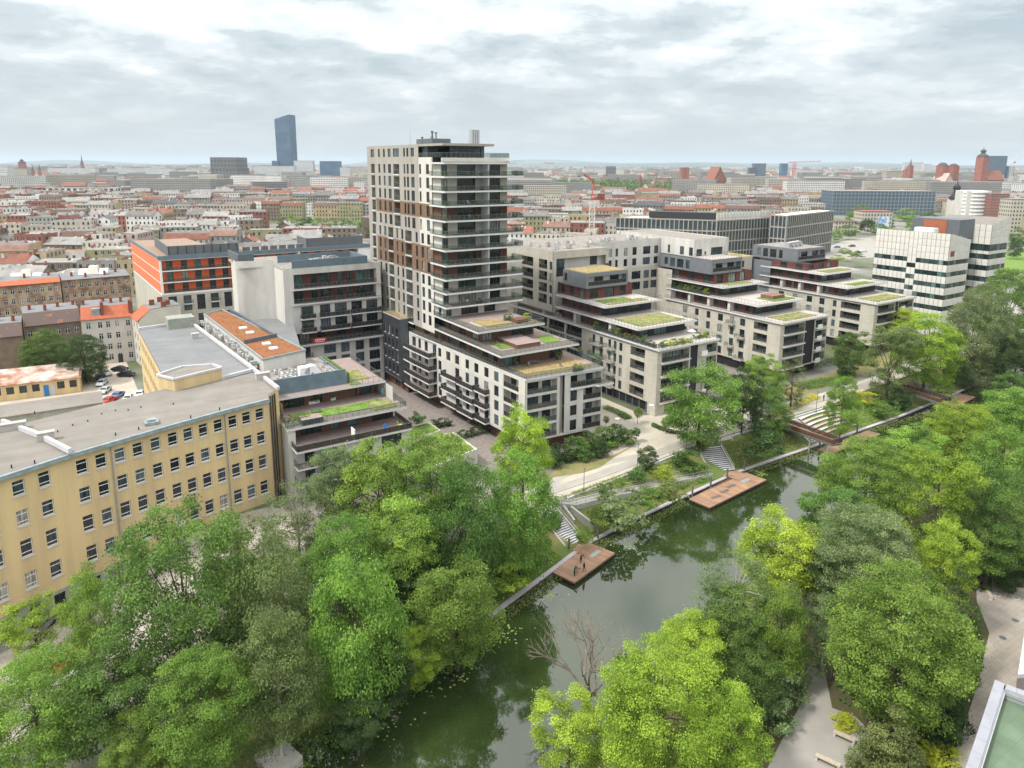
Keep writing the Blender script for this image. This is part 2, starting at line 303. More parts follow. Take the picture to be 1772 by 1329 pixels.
def wallmb(fr, s0, s1, z0, z1, ops, mb=None, m=0, dep=0.22, mr=None):
    mb = mb or MB(); ops = [o for o in ops if o[1] > s0+0.02 and o[0] < s1-0.02 and o[3] > z0+0.02 and o[2] < z1-0.02]
    ops = [(max(o[0], s0), min(o[1], s1), max(o[2], z0), min(o[3], z1))+tuple(o[4:]) for o in ops]
    us = sorted(set([s0, s1]+[round(o[0], 3) for o in ops]+[round(o[1], 3) for o in ops])); zs = sorted(set([z0, z1]+[round(o[2], 3) for o in ops]+[round(o[3], 3) for o in ops]))
    P = fr.P; mr = m if mr is None else mr
    for i in range(len(zs)-1):
        zc = (zs[i]+zs[i+1])/2; run = None
        for j in range(len(us)-1):
            uc = (us[j]+us[j+1])/2; hole = any(o[0] < uc < o[1] and o[2] < zc < o[3] for o in ops)
            if not hole:
                if run is None: run = us[j]
            if hole or j == len(us)-2:
                end = us[j] if hole else us[j+1]
                if run is not None and end > run+1e-6: mb.quad(P(run, 0, zs[i]), P(end, 0, zs[i]), P(end, 0, zs[i+1]), P(run, 0, zs[i+1]), m)
                run = None
    for o in ops:
        d = o[4] if len(o) > 4 else dep; a, b, c, e_ = o[:4]
        mb.quad(P(a, 0, c), P(b, 0, c), P(b, d, c), P(a, d, c), mr); mb.quad(P(a, 0, e_), P(b, 0, e_), P(b, d, e_), P(a, d, e_), mr)
        mb.quad(P(a, 0, c), P(a, d, c), P(a, d, e_), P(a, 0, e_), mr); mb.quad(P(b, 0, c), P(b, d, c), P(b, d, e_), P(b, 0, e_), mr)
    return mb
_WC = {}
def winmesh(w, h, style):
    k = (round(w, 1), round(h, 1), style)
    if k in _WC: return _WC[k]
    w, h = k[0], k[1]; f = MB(); p = MB(); fw = 0.07 if style != 'white' else 0.09
    fm = 'framew' if style in ('white', 'whitex') else 'frame'
    def bx(x0, z0, x1, z1, y0=0.0, y1=0.09): f.box(x0, y0, z0, x1, y1, z1)
    bx(0, 0, fw, h); bx(w-fw, 0, w, h); bx(fw, 0, w-fw, fw); bx(fw, h-fw, w-fw, h)
    if style == 'white':                                # wide office window, white transoms
        bx(fw, h*0.70, w-fw, h*0.70+0.09); bx(fw, h*0.22, w-fw, h*0.22+0.09)
    elif style == 'whitex':
        bx(w/2-0.05, fw, w/2+0.05, h-fw); bx(fw, h*0.66, w-fw, h*0.66+0.09)
    else:
        n = max(1, round(w/0.95))
        for i in range(1, n): bx(w*i/n-0.035, fw, w*i/n+0.035, h-fw)
        if style == 'bar': bx(fw, h*0.42, w-fw, h*0.42+0.07)
    p.box(fw*0.5, 0.04, fw*0.5, w-fw*0.5, 0.06, h-fw*0.5)
    r = (f.mesh('window', [fm]), p.mesh('pane', ['glassg' if style == 'green' else 'glass'])); _WC[k] = r; return r
def win(R_, fr, s0, s1, z0, z1, style='dark', d=0.14, name='window'):
    fm, pm = winmesh(s1-s0, z1-z0, style); o = bpy.data.objects.new(name, fm); COL.objects.link(o); o.parent = R_.o
    # facade coordinates may run either way; the frame's own x axis follows t
    p = fr.P(s0, d, z0); o.location = (p[0]-R_.org[0], p[1]-R_.org[1], p[2]-R_.org[2]); o.rotation_euler = (0, 0, fr.ang)
    kx = (s1-s0)/round(s1-s0, 1); kz = (z1-z0)/round(z1-z0, 1)
    sy = 1 if (fr.t[0]*fr.n[1]-fr.t[1]*fr.n[0]) > 0 else -1
    o.scale = (kx, sy, kz)
    g = bpy.data.objects.new('pane', pm); COL.objects.link(g); g.parent = o
    return o
def rail(R_, pts, z, h=1.05, style='glass', step=1.15, closed=False):
    r = MB(); g = MB(); pts = list(pts)
    if closed: pts.append(pts[0])
    for p, q in zip(pts, pts[1:]):
        d = math.hypot(q[0]-p[0], q[1]-p[1])
        if d < 0.05: continue
        n = max(1, round(d/step)); r.bar((p[0], p[1], z+h), (q[0], q[1], z+h), 0.06, 0.05)
        for i in range(n+1):
            t = i/n; x, y = p[0]+(q[0]-p[0])*t, p[1]+(q[1]-p[1])*t; r.bar((x, y, z), (x, y, z+h), 0.045)
        if style in ('bars', 'thin'):
            k = max(1, round(d/(0.14 if style == 'bars' else 0.5)))
            for i in range(k):
                t = (i+0.5)/k; x, y = p[0]+(q[0]-p[0])*t, p[1]+(q[1]-p[1])*t; r.bar((x, y, z+0.08), (x, y, z+h), 0.018)
            r.bar((p[0], p[1], z+0.1), (q[0], q[1], z+0.1), 0.03)
        else:
            ex, ey = (q[0]-p[0])/d*0.04, (q[1]-p[1])/d*0.04
            nx, ny = -ey*0.25, ex*0.25
            g.hexa([(p[0]+ex-nx, p[1]+ey-ny, z+0.08), (q[0]-ex-nx, q[1]-ey-ny, z+0.08), (q[0]-ex+nx, q[1]-ey+ny, z+0.08), (p[0]+ex+nx, p[1]+ey+ny, z+0.08)],
                   [(p[0]+ex-nx, p[1]+ey-ny, z+h-0.04), (q[0]-ex-nx, q[1]-ey-ny, z+h-0.04), (q[0]-ex+nx, q[1]-ey+ny, z+h-0.04), (p[0]+ex+nx, p[1]+ey+ny, z+h-0.04)])
    o = r.obj('railing', 'rail', R_)
    if g.v: g.obj('glass_panel', 'rglassd' if style == 'smoke' else 'rglass', R_, parent=o)
    return o
def balcony(R_, fr, s0, s1, z, proj=1.4, th=0.28, style='smoke', edge='slabw', floor='paver', sides=True):
    b = MB(); b.fbox(fr, s0, s1, -proj, -0.003, z-th, z, 0, 1); b.obj('balcony_slab', [edge, floor], R_)
    P = lambda s, d: fr.P(s, d, 0)[:2]; k = 0.06
    pts = [P(s0+k, -0.02), P(s0+k, -proj+k), P(s1-k, -proj+k), P(s1-k, -0.02)] if sides else [P(s0+k, -proj+k), P(s1-k, -proj+k)]
    rail(R_, pts, z, 1.05, style)
def loggia(R_, fr, s0, s1, z0, z1, dep=1.6, back='white', wins=None, style='smoke', rl=True, floor='paver', ws='dark'):
    b = MB(); P = fr.P; wins = wins if wins is not None else [(s0+0.3, s1-0.3)]
    ops = [(a, c, z0+0.06, z1-0.3, 0.1) for a, c in wins]
    b = MB(); w2 = Fr.__new__(Fr); w2.p = P(0, dep, 0)[:2]; w2.t = fr.t; w2.n = fr.n; w2.ang = fr.ang
    wallmb(w2, s0, s1, z0, z1, ops, b); b.obj('back_wall', back, R_)
    for a, c in wins: win(R_, w2, a, c, z0+0.06, z1-0.3, ws, 0.06)
    f = MB(); f.quad(P(s0, 0.01, z0+0.02), P(s1, 0.01, z0+0.02), P(s1, dep, z0+0.02), P(s0, dep, z0+0.02)); f.obj('loggia_floor', floor, R_)
    if rl: rail(R_, [P(s0+0.03, 0.06, 0)[:2], P(s1-0.03, 0.06, 0)[:2]], z0, 1.05, style)
def slab(R_, poly, z0, z1, edge='slabw', top='paver', name='floor_slab'):
    b = MB(); b.prism(poly, z0, z1, 0, 1); return b.obj(name, [edge, top], R_)
def rect(a0, b0, a1, b1): return [(a0, b0), (a1, b0), (a1, b1), (a0, b1)]
PATCHES = []
def patch(R_, poly, z, m, name, h=0.05):
    b = MB(); b.prism(poly, z, z+h); o = b.obj(name, m, R_); PATCHES.append((o, R_.org, poly, z+h, m)); return o
def strip(R_, fr, s0, s1, z0, z1, ops, m, name='wall', style='dark', **k):   # wall with windows of one style
    wallmb(fr, s0, s1, z0, z1, ops, **k).obj(name, m, R_)
    for o in ops:
        if not (len(o) > 4 and o[4] > 0.6): win(R_, fr, o[0], o[1], o[2], o[3], style)
def pp(z, pts): return [AB(*at(u, v, z)[:2]) for u, v in pts]

# ---------------------------------------------------------------- terrain
LW = [(-200, 46), (-60, 50), (18, 66.1), (39.7, 71.0), (47, 73.5), (57.2, 76.8), (66, 79.8), (76.3, 81.4), (92, 83.2), (107.6, 84.8), (142, 84.8), (165.5, 85.0), (189, 86.2), (218, 88.6), (260, 93), (420, 118)]
def lw(a):
    for (x0, y0), (x1, y1) in zip(LW, LW[1:]):
        if a <= x1: return y0+(y1-y0)*(max(a, x0)-x0)/(x1-x0)
    return LW[-1][1]
def rw(a): return lw(a)-(22 if a > 10 else 20)
def sm(t): t = min(1, max(0, t)); return t*t*(3-2*t)
WZ = -3.7
def gh(a, b):
    base = -3.3*sm((21-a)/27)*sm((128-b)/8)
    if a > 330 or a < -190: return base if b > 60 else 0.0
    l = lw(a); r = rw(a)
    if b >= l:
        d = b-l
        pw = 9.6 if a < 70 else (8.0 if a < 160 else 11.0)
        return -3.15+(base+3.15)*min(1, d/pw)-(0.1 if d < pw else 0)
    if b <= r:
        d = r-b; return -3.6+3.6*sm(d/6.0) if d > 0 else -4.6
    return -4.7
def axis(dense, far):
    s = set(round(x, 3) for x in dense); s |= set(far); return sorted(s)
xa = axis(np.arange(-60, 262, 2.0), [-30000, -12000, -5000, -2000, -900, -400, -200, -120, -90, 290, 330, 400, 520, 700, 1000, 1600, 2600, 5000, 12000, 30000])
xb = axis(list(np.arange(20, 112, 1.0))+[112, 114, 116, 118, 120, 122, 124, 126, 128], [-30000, -12000, -5000, -2000, -900, -400, -150, -60, -20, 10, 140, 160, 200, 300, 450, 700, 1000, 1600, 2600, 5000, 12000, 30000])
gm = MB(); idx = {}
for i, a in enumerate(xa):
    for j, b in enumerate(xb): gm.v.append((a, b, gh(a, b)))
nb = len(xb)
for i in range(len(xa)-1):
    for j in range(nb-1):
        gm.f.append((i*nb+j, (i+1)*nb+j, (i+1)*nb+j+1, i*nb+j+1)); a = (xa[i]+xa[i+1])/2; b = (xb[j]+xb[j+1])/2
        zc = gm.v[i*nb+j][2]; zd = gm.v[(i+1)*nb+j+1][2]; l = lw(a)
        bankface = -190 < a < 330 and (rw(a)-9 < b < l+ (8 if 58 < a < 160 else 11))
        park = -190 < a < 330 and b < rw(a)-8.9 and b > -80
        gm.m.append(1 if bankface else (2 if park else 0))
M['city'] = mat('city_ground', (0.22, 0.21, 0.195), 0.95, 0.3, 0.02, col2=(0.10, 0.12, 0.06), sharp=(0.42, 0.6), detail=8)
M['parkf'] = mat('park_floor', (0.07, 0.09, 0.03), 0.95, 0.3, 0.25, col2=(0.10, 0.07, 0.045), bump=0.6, bscale=3)
single('ground', gm, ['city', 'bank', 'parkf'], kind='structure')

wm = bpy.data.materials.new('canal_water'); wm.use_nodes = True; t = wm.node_tree; b_ = t.nodes['Principled BSDF']
b_.inputs['Roughness'].default_value = 0.025; b_.inputs['IOR'].default_value = 1.85; b_.inputs['Specular IOR Level'].default_value = 0.5
tcn = t.nodes.new('ShaderNodeTexCoord'); nz = t.nodes.new('ShaderNodeTexNoise'); nz.inputs['Scale'].default_value = 0.07; nz.inputs['Detail'].default_value = 6; t.links.new(tcn.outputs['Object'], nz.inputs[0])
rp = t.nodes.new('ShaderNodeValToRGB'); rp.color_ramp.elements[0].position = 0.35; rp.color_ramp.elements[1].position = 0.68
rp.color_ramp.elements[0].color = (0.013, 0.023, 0.006, 1); rp.color_ramp.elements[1].color = (0.028, 0.045, 0.012, 1); t.links.new(nz.outputs[0], rp.inputs[0]); t.links.new(rp.outputs[0], b_.inputs['Base Color'])
nz2 = t.nodes.new('ShaderNodeTexNoise'); nz2.inputs['Scale'].default_value = 1.6; nz2.inputs['Detail'].default_value = 4; t.links.new(tcn.outputs['Object'], nz2.inputs[0])
bp = t.nodes.new('ShaderNodeBump'); bp.inputs['Strength'].default_value = 0.06; bp.inputs['Distance'].default_value = 0.06; t.links.new(nz2.outputs[0], bp.inputs['Height']); t.links.new(bp.outputs[0], b_.inputs['Normal'])
M['water'] = wm
w_ = MB()
_as = list(range(-180, 330, 6))
for a0, a1 in zip(_as, _as[1:]):
    w_.quad((a0, rw(a0)-4.0, WZ), (a1, rw(a1)-4.0, WZ), (a1, lw(a1)-0.25, WZ), (a0, lw(a0)-0.25, WZ))
single('water', w_, 'water', kind='structure')

# paving sheets (each a few millimetres above the one below)
def sheet(name, poly, z, m, kind='structure'):
    mb = MB(); mb.face([(p[0], p[1], z) for p in poly]); return single(name, mb, m, kind=kind)
_s = [(a, lw(a)+(9.2 if a < 160 else 10.5)) for a in range(60, 262, 6)]
prom = [(60, 90)]+[p for p in _s if p[0] > 62]+[(258, 112), (224, 106), (196, 103), (176, 101), (150, 100), (136, 101.5), (128, 106), (128, 110), (108, 112), (108, 130), (93, 130), (91, 106), (86, 98), (78, 96.2), (70, 96.2), (64, 95), (60, 93)]
sheet('promenade', prom, 0.012, 'prom')
def ribbon(name, ctr, w, z, m):
    mb = MB(); n = len(ctr); ed = []
    for i in range(n):
        p, q = ctr[max(0, i-1)], ctr[min(n-1, i+1)]; d = math.hypot(q[0]-p[0], q[1]-p[1]); nx, ny = -(q[1]-p[1])/d*w/2, (q[0]-p[0])/d*w/2; ed.append(((ctr[i][0]+nx, ctr[i][1]+ny, z), (ctr[i][0]-nx, ctr[i][1]-ny, z)))
    for i in range(n-1): mb.quad(ed[i][0], ed[i][1], ed[i+1][1], ed[i+1][0])
    return single(name, mb, m, kind='structure')
ribbon('cycle_path', [(66, 92.8), (76, 93.2), (88, 94.2), (100, 95.6), (114, 97.2), (130, 98), (150, 97.6), (170, 98.4), (190, 100), (212, 103)], 1.9, 0.02, 'asph')
ribbon('paving_band', [(66, 91.6), (80, 92.2), (100, 94.2), (114, 95.9), (130, 96.8), (150, 96.4), (170, 97.1), (190, 98.7), (212, 101.6)], 0.25, 0.024, 'setts')
ribbon('side_path', [(68, 93.6), (72, 96.2), (78, 97.2), (86, 96.6), (93, 95.4)], 1.8, 0.028, 'asph')
sheet('courtyard_paving', rect(50.5, 108, 72.0, 170), 0.012, 'setts')
sheet('street', rect(92.0, 130.5, 108.5, 240), 0.012, 'setts')
sheet('street', rect(129.5, 112, 155, 158), 0.012, 'setts')
sheet('street', [(258, 104), (420, 128), (420, 142), (258, 120)], 0.012, 'asph')
sheet('parking_yard', [(-30, 128.5), (13.2, 128.5), (13.2, 232), (-14, 232), (-30, 200)], 0.012, 'yard')
sheet('forecourt', [(27, 99), (60, 95.5), (60, 110), (27, 113.5)], 0.008, 'setts')
fc = MB()                                                # street in front of the yellow building follows the slope
for a0 in range(-60, 27, 3):
    a1 = a0+3
    q = [(a0, 80+a0*0.12), (a1, 80+a1*0.12), (a1, 113 if a1 > 8 else 104+a1*0.5), (a0, 113 if a0 > 8 else 104+a0*0.5)]
    for k in range(4):
        f0, f1 = k/4, (k+1)/4
        g = lambda i, j, f: (q[i][0]+(q[j][0]-q[i][0])*f, q[i][1]+(q[j][1]-q[i][1])*f)
        P4 = [g(0, 3, f0), g(1, 2, f0), g(1, 2, f1), g(0, 3, f1)]; fc.quad(*[(p[0], p[1], gh(*p)+0.05) for p in P4])
M['pinkp'] = mat('pinkish_paving', (0.40, 0.355, 0.31), 0.9, 0.2, 0.3, joint=(0.6, 0.6, 0.8, 0.5))
single('street', fc, 'pinkp', kind='structure')
sheet('park_path', pp(0.02, [(1325, 1335), (1395, 1200), (1392, 1165), (1412, 1130), (1425, 1150), (1440, 1225), (1480, 1240), (1530, 1290), (1520, 1340)]), 0.03, 'asph')
sheet('paved_walk', pp(0.02, [(1640, 1345), (1690, 1190), (1712, 1095), (1690, 1040), (1690, 1002), (1790, 1022), (1790, 1400)]), 0.03, 'pinkp')

M['dryg'] = mat('worn_grass', (0.26, 0.20, 0.10), 0.95, 0.3, 0.5, col2=(0.13, 0.16, 0.05), bump=0.6, bscale=8, detail=9)
def lawnpatch(name, poly, m, z=0.03, kind='structure'): return sheet(name, poly, z, m, kind)
lawnpatch('lawn', pp(0.03, [(945, 828), (968, 806), (1000, 799), (1060, 788), (1098, 770), (1062, 792), (1040, 808), (1010, 818)]), 'dryg')
lawnpatch('lawn', [(150, 102.0), (196, 105), (224, 109), (224, 113), (201, 112), (180, 110), (155, 108.5), (131, 109), (131, 103)], 'dryg', 0.03)

# ---------------------------------------------------------------- the residential tower on its stepped podium
B = Root('residential_tower', 'tall grey and cream residential tower with wrap-round balconies above a stepped terraced podium', 'apartment tower', 70, 107)
ZS = [25.2, 28.3, 31.3, 34.4, 37.65, 40.75, 43.95, 47.1, 50.2, 53.3, 56.2]
BR = {2, 3, 6}                                           # brown storeys
FA = FrA(70.2); zw = 22.0
up = [(142.8, 144.3), (146.8, 147.8), (150.3, 152.1), (153.3, 154.5), (155.2, 156.2), (158.7, 162.2, 1), (163.6, 165.4), (167.1, 168.3), (170.3, 171.6), (174.0, 176.4, 1)]
lo = [(142.9, 144.4), (146.0, 147.4), (149.3, 150.4), (152.6, 156.2, 1), (157.4, 158.5), (160.4, 161.4), (163.4, 166.4, 1), (167.6, 169.0), (171.0, 172.2), (174.6, 176.8, 1)]
fl = [(18.0, 22.1)]+[(22.1, 25.2)]+list(zip(ZS, ZS[1:]))
for i, (z0, z1) in enumerate(fl):
    k = i-2; br = k in BR; cols = up if k >= 5 else lo
    zs_, zh = z0+0.32 + (0 if i else 1.0), z1-0.42
    for (b0, b1, m) in ((141.4, 148.0, 'cream'), (148.0, 173.6, 'tower'), (173.6, 179.0, 'tower')):
        if br and b0 < 173: m = 'brownp'
        ops = [(c[0], c[1], zs_ if len(c) < 3 else z0+0.12, zh)+((1.5,) if len(c) > 2 else ()) for c in cols if b0 <= c[0] and c[1] <= b1]
        wallmb(FA, b0, b1, z0, z1, ops).obj('wall', m, B)
        for o in ops:
            if len(o) > 4: loggia(B, FA, o[0], o[1], o[2], o[3], 1.5, 'tower' if not br else 'brownp', [(o[0]+0.2, o[0]+(o[1]-o[0])*0.62)], 'glass')
            else: win(B, FA, o[0], o[1], o[2], o[3], 'dark')
    for c in cols:
        if len(c) > 2:
            sb = MB(); sb.fbox(FA, c[0]-0.05, c[1]+0.05, -0.12, -0.003, z0-0.16, z0+0.1); sb.obj('balcony_slab', 'slabw', B)
# penthouse storey
ops = [(c[0], c[1], 57.5, 59.45) for c in up if c[0] > 148]
wallmb(FA, 148.0, 179.0, ZS[-1], 60.2, ops).obj('wall', 'tower', B)
for o in ops: win(B, FA, *o)
pc = MB(); pc.fbox(FA, 141.4, 148.0, 0, 0.3, 56.2, 57.3); pc.fbox(FrB(136.6), 70.2, 87.3, 0, 0.3, 56.32, 57.2); pc.obj('parapet', 'cream', B)
FB5 = FrB(137.5)
for i, (z0, z1) in enumerate(zip(ZS, ZS[1:])):
    k = i; br = k in BR; m = 'brownw' if br else 'cream'
    ops = [(70.55, 71.95, z0+0.1, z1-0.55), (74.3, 78.9, z0+0.1, z1-0.5), (81.0, 85.3, z0+0.1, z1-0.5)]
    wallmb(FB5, 70.4, 87.2, z0, z1-0.003, ops).obj('wall', m, B)
    for o in ops: win(B, FB5, *o[:4], 'green' if k % 2 else 'dark')
    s = MB(); s.fbox(FrA(70.4), 137.5, 141.4, 0, 0.25, z0, z1-0.003); s.obj('wall', m, B)
for i, z in enumerate(ZS):
    poly = [(69.4, 134), (89.4 if i < 10 else 87.4, 134), (89.4 if i < 10 else 87.4, 138.9), (87.4, 138.9), (87.4, 137.9), (70.7, 137.9), (70.7, 141.38), (69.4, 141.38)]
    slab(B, poly, z-0.34, z+0.02)
    if i < 10:
        rail(B, [(69.48, 141.3), (69.48, 134.08), (89.3, 134.08), (89.3, 138.8)], z+0.02, 1.05, 'glass')
        f = MB(); f.box(80.3, 134.15, z+0.02, 80.45, 137.45, (ZS[i+1] if i < 10 else z+3)-0.34); f.obj('divider_wall', 'slabw', B)
rail(B, [(70.3, 148), (70.3, 136.7), (87.2, 136.7), (87.2, 145)], 57.2, 1.05, 'glass')
ph = MB(); wallmb(FrB(140.2), 74.0, 82.4, 56.25, 59.7, [(74.6, 82.0, 56.5, 59.3)], ph); ph.obj('wall', 'dgrey', B)
for q in range(4): win(B, FrB(140.2), 74.6+q*1.85, 76.45+q*1.85, 56.5, 59.3, 'green')
ph = MB(); ph.box(71.2, 145.5, 56.25, 74, 148.2, 59.7); ph.box(82.42, 140.2, 56.25, 82.8, 179, 59.7); ph.obj('wall', 'dgrey', B)
r = MB(); r.box(70.25, 136.3, 59.7, 83.0, 179, 60.2, 0, 1); r.obj('roof', ['tower', 'gravel'], B)
r = MB(); r.box(74.5, 150, 60.21, 79.5, 158, 61.6); r.obj('lift_housing', 'dgrey', B)
for a, b in ((75.2, 151), (76.8, 154), (79, 156.5), (72.2, 150), (73.2, 147)):
    r = MB(); r.tube((a, b, 60.2), (a, b, 63.0 if a > 74 else 61.6), 0.16, 0.16, 8); r.tube((a, b, 63.0 if a > 74 else 61.6), (a, b, 63.3 if a > 74 else 61.9), 0.32, 0.32, 8, 0, True); r.obj('vent_pipe', 'dgrey', B)
for q in range(4): r = MB(); r.box(80.0+q*0.55, 141.0, 60.21, 80.42+q*0.55, 142.2, 63.4); r.obj('chimney', 'steel', B)
r = MB(); r.tube((84.2, 150, 57.2), (84.2, 150, 61.4), 0.04, 0.03, 5); r.tube((71.5, 155, 60.2), (71.5, 155, 63.3), 0.04, 0.02, 5); r.obj('mast', 'rail', B)
cn = MB(); cn.box(86.5, 134.6, 56.5, 89.9, 139, 56.62); cn.obj('canopy', 'slabw', B)
bk = MB()
for fr, s0, s1, z1 in ((Fr((87.2, 137.5), (87.2, 179)), 0, 41.5, 57.2), (Fr((87.2, 179), (70.2, 179)), 0, 17, 59.69)):
    wallmb(fr, s0, s1, 0, z1, [], bk)
bk.obj('wall', 'tower', B)
# podium, turned by a few degrees
PF = Fr((72.2, 107.2), (90.1, 106.0)); PA = Fr((70.0, 150.0), (72.2, 107.2)); th = PA.L/42.8
SB = lambda b: (150-b)*th
zfl = [0.0, 3.2, 6.3, 9.35, 12.45, 15.4]
for i in range(1, 5):
    z0, z1 = zfl[i], zfl[i+1]
    wins = [(116.2, 117.8), (119.8, 121.4), (123.6, 125.2), (127.3, 128.7), (131.3, 133.0), (135.0, 136.8), (139.0, 140.4)]
    ops = [(SB(b), SB(a), z0+0.35, z1-0.55) for a, b in wins if not (i < 4 and a == 135.0)]
    lg = (SB(114.5), SB(109.4), z0+0.1, z1-0.4)
    wallmb(PA, SB(141.0), SB(107.3), z0, z1, ops+[lg+(1.6,)]).obj('wall', 'cream' if i == 4 else 'plaster', B)
    for o in ops: win(B, PA, *o, 'bar')
    loggia(B, PA, *lg, 1.6, 'cream', [(lg[0]+0.3, lg[0]+2.2), (lg[1]-1.6, lg[1]-0.4)], 'smoke')
    # recessed bay with projecting balconies beyond
    ops = [(SB(153.4), SB(151.6), z0+0.1, z1-0.5), (SB(150.4), SB(149.2), z0+0.1, z1-0.5), (SB(147.4), SB(145.9), z0+0.1, z1-0.5), (SB(143.6), SB(142), z0+0.1, z1-0.5)]
    bay = Fr((70.3, 150.0), (70.9, 141.0)); q = [(o[0], o[1], o[2], o[3]) for o in ops]
    wallmb(bay, SB(155), SB(141.0), z0, z1, q).obj('wall', 'plaster', B)
    for o in q: win(B, bay, *o)
    slab(B, [(68.0, 154.2), (67.95, 147.6), (68.15, 147.6), (68.3, 141.1), (70.4, 141.1), (70.4, 154.2)], z0-0.3, z0+0.02)
    rail(B, [(68.08, 154.1), (68.08, 147.6), (68.36, 141.18), (70.3, 141.18)], z0+0.02, 1.05, 'smoke')
    if i < 4:
        for s0, s1, dz in ((SB(137.0), SB(130.6), 0.0), (SB(130.2), SB(123.9), -0.12), (SB(123.4), SB(119.4), 0.0)): balcony(B, PA, s0, s1, z0+dz+0.1, 1.5 if s1-s0 > 5 else 1.2)
    # front
    L_ = lambda a: a-72.2
    ops = [(L_(82.5), L_(84.1), z0+0.3, z1-0.6)] if i < 4 else []
    l1 = (L_(72.6), L_(79.4), z0+0.08, z1-0.45); l2 = (L_(85.6), L_(90.0), z0+0.08, z1-0.5) if i < 4 else (L_(82.5), L_(90.0), z0+0.05, z1-0.45)
    wallmb(PF, L_(72.2), L_(80.0), z0, z1, [l1+(1.8,)]).obj('wall', 'plaster', B)
    wallmb(PF, L_(81.1), PF.L, z0, z1, ops+[l2+(1.8,)]).obj('wall', 'plaster', B)
    for o in ops: win(B, PF, *o, 'bar')
    loggia(B, PF, *l1, 1.8, 'cream', [(l1[0]+0.4, l1[0]+3.6), (l1[1]-2.4, l1[1]-0.4)], 'glass'); loggia(B, PF, *l2, 1.8, 'cream', [(l2[1]-2.6, l2[1]-0.9)]+([(l2[0]+0.2, l2[0]+2.8)] if i == 4 else []), 'smoke')
    g = MB(); g.fbox(PF, L_(80.0)+0.003, L_(81.1)-0.003, 0.7, 0.9, z0, z1); g.obj('wall', 'tower', B)
    wallmb(Fr((90.1, 106.0), (91.4, 128.0)), 0, 22, z0, z1, []).obj('wall', 'plaster', B)
slab(B, [(82.4, 106.6), (82.4, 106.0), (87.8, 105.7), (88.4, 104.9), (92.2, 104.7), (92.4, 108.6), (90.3, 108.8), (90.1, 106.05)], 12.1, 12.5)
rail(B, [(82.45, 106.1), (87.9, 105.8), (88.5, 105.0), (92.1, 104.8), (92.3, 108.5)], 12.5, 1.05, 'glass')
o_ = MB(); o_.prism([(72.25, 107.25), (90.05, 106.05), (91.2, 127), (88, 150), (70.2, 150)], 2.85, 3.195); o_.obj('underside_slab', 'plaster', B)
g = MB(); wallmb(Fr((73.6, 109.6), (88.6, 108.6)), 0, 15, 0, 2.84, [], g); wallmb(Fr((71.6, 155), (73.6, 109.6)), 0, 45.4, 0, 2.84, [], g); g.obj('wall', 'brownw', B)
for b in (138, 133, 128, 123): win(B, Fr((71.75, 150), (73.6, 109.6)), (150-b), (150-b)+1.7, 0.1, 2.5, 'dark', -0.12)
# terrace 1 (15.7), storey above, terrace 2, terrace 3
slab(B, [(70.0, 155), (70.05, 149.5), (72.15, 107.05), (90.3, 105.8), (91.6, 128), (91.6, 155)], 15.4, 15.75)
rail(B, [(70.1, 155), (70.15, 149.5), (72.25, 107.15), (90.2, 105.9), (91.5, 128)], 15.75, 1.1, 'glass')
def storey(Rt, a0, a1, b, bend, z0, z1, mA, mB, aw, bw, st='dark'):
    for fr, s0, s1, m, ws in ((FrA(a0), b, bend, mA, aw), (FrB(b), a0, a1, mB, bw)):
        ops = [(x, y, z0+0.08, z1-0.35) for x, y in ws]; wallmb(fr, s0, s1, z0, z1-0.003, ops).obj('wall', m, Rt)
        for o in ops: win(Rt, fr, *o, st)
    wallmb(Fr((a1, b), (a1, bend)), 0, bend-b, z0, z1-0.003, []).obj('wall', mB, Rt)
storey(B, 72.6, 88.0, 116.6, 141.4, 15.75, 18.9, 'brownw', 'brownw', [(118, 119.6), (121.5, 124), (127, 129.2), (131, 134), (136, 139.5)], [(73.0, 75.6), (76.2, 77.2), (84.6, 87.4)], 'green')
wallmb(FrA(71.7), 141.4, 155, 15.75, 18.0, [(142.5, 144.5, 15.9, 17.8), (147, 150, 15.9, 17.8)]).obj('wall', 'brownp', B)
g = MB(); g.box(70.2, 141.4, 17.9, 72, 155.2, 18.0); g.obj('underside_slab', 'tower', B)
slab(B, [(70.0, 141.4), (70.1, 112.6), (89.3, 112.6), (89.3, 141.4)], 18.9, 19.25)
rail(B, [(70.15, 141.3), (70.2, 112.7), (89.2, 112.7), (89.2, 125)], 19.25, 1.1, 'glass')
storey(B, 72.6, 86.0, 124.6, 141.4, 19.25, 22.0, 'brownw', 'brownw', [(126, 128.5), (131, 134), (137, 139)], [(73, 75.4), (80.2, 85.6)], 'green')
slab(B, [(69.9, 141.4), (69.8, 121.0), (86.4, 121.0), (86.4, 141.4)], 22.0, 22.35)
rail(B, [(69.95, 141.3), (69.9, 121.1), (86.3, 121.1), (86.3, 133)], 22.35, 1.1, 'glass')
storey(B, 70.4, 87.2, 137.5, 141.4, 22.35, 24.86, 'cream', 'cream', [(138.2, 139.6)], [(71.2, 72.6), (75.0, 79.5), (81, 84)])
patch(B, rect(73.2, 122.6, 80.5, 130.0), 22.35, 'sedumo', 'planted_roof', 0.14); patch(B, rect(82, 122.6, 86.0, 128.0), 22.35, 'sedumo', 'planted_roof', 0.12)
g = MB(); g.prism(rect(73.0, 122.4, 80.7, 130.2), 22.35, 22.45); g.obj('planter_kerb', 'coping', B)
patch(B, pp(19.3, [(846, 592), (867, 604), (893, 600), (870, 590)]), 19.25, 'lawn', 'lawn_patch', 0.1); patch(B, pp(19.3, [(929, 583), (943, 594), (970, 590), (950, 579)]), 19.25, 'lawn', 'lawn_patch', 0.1)
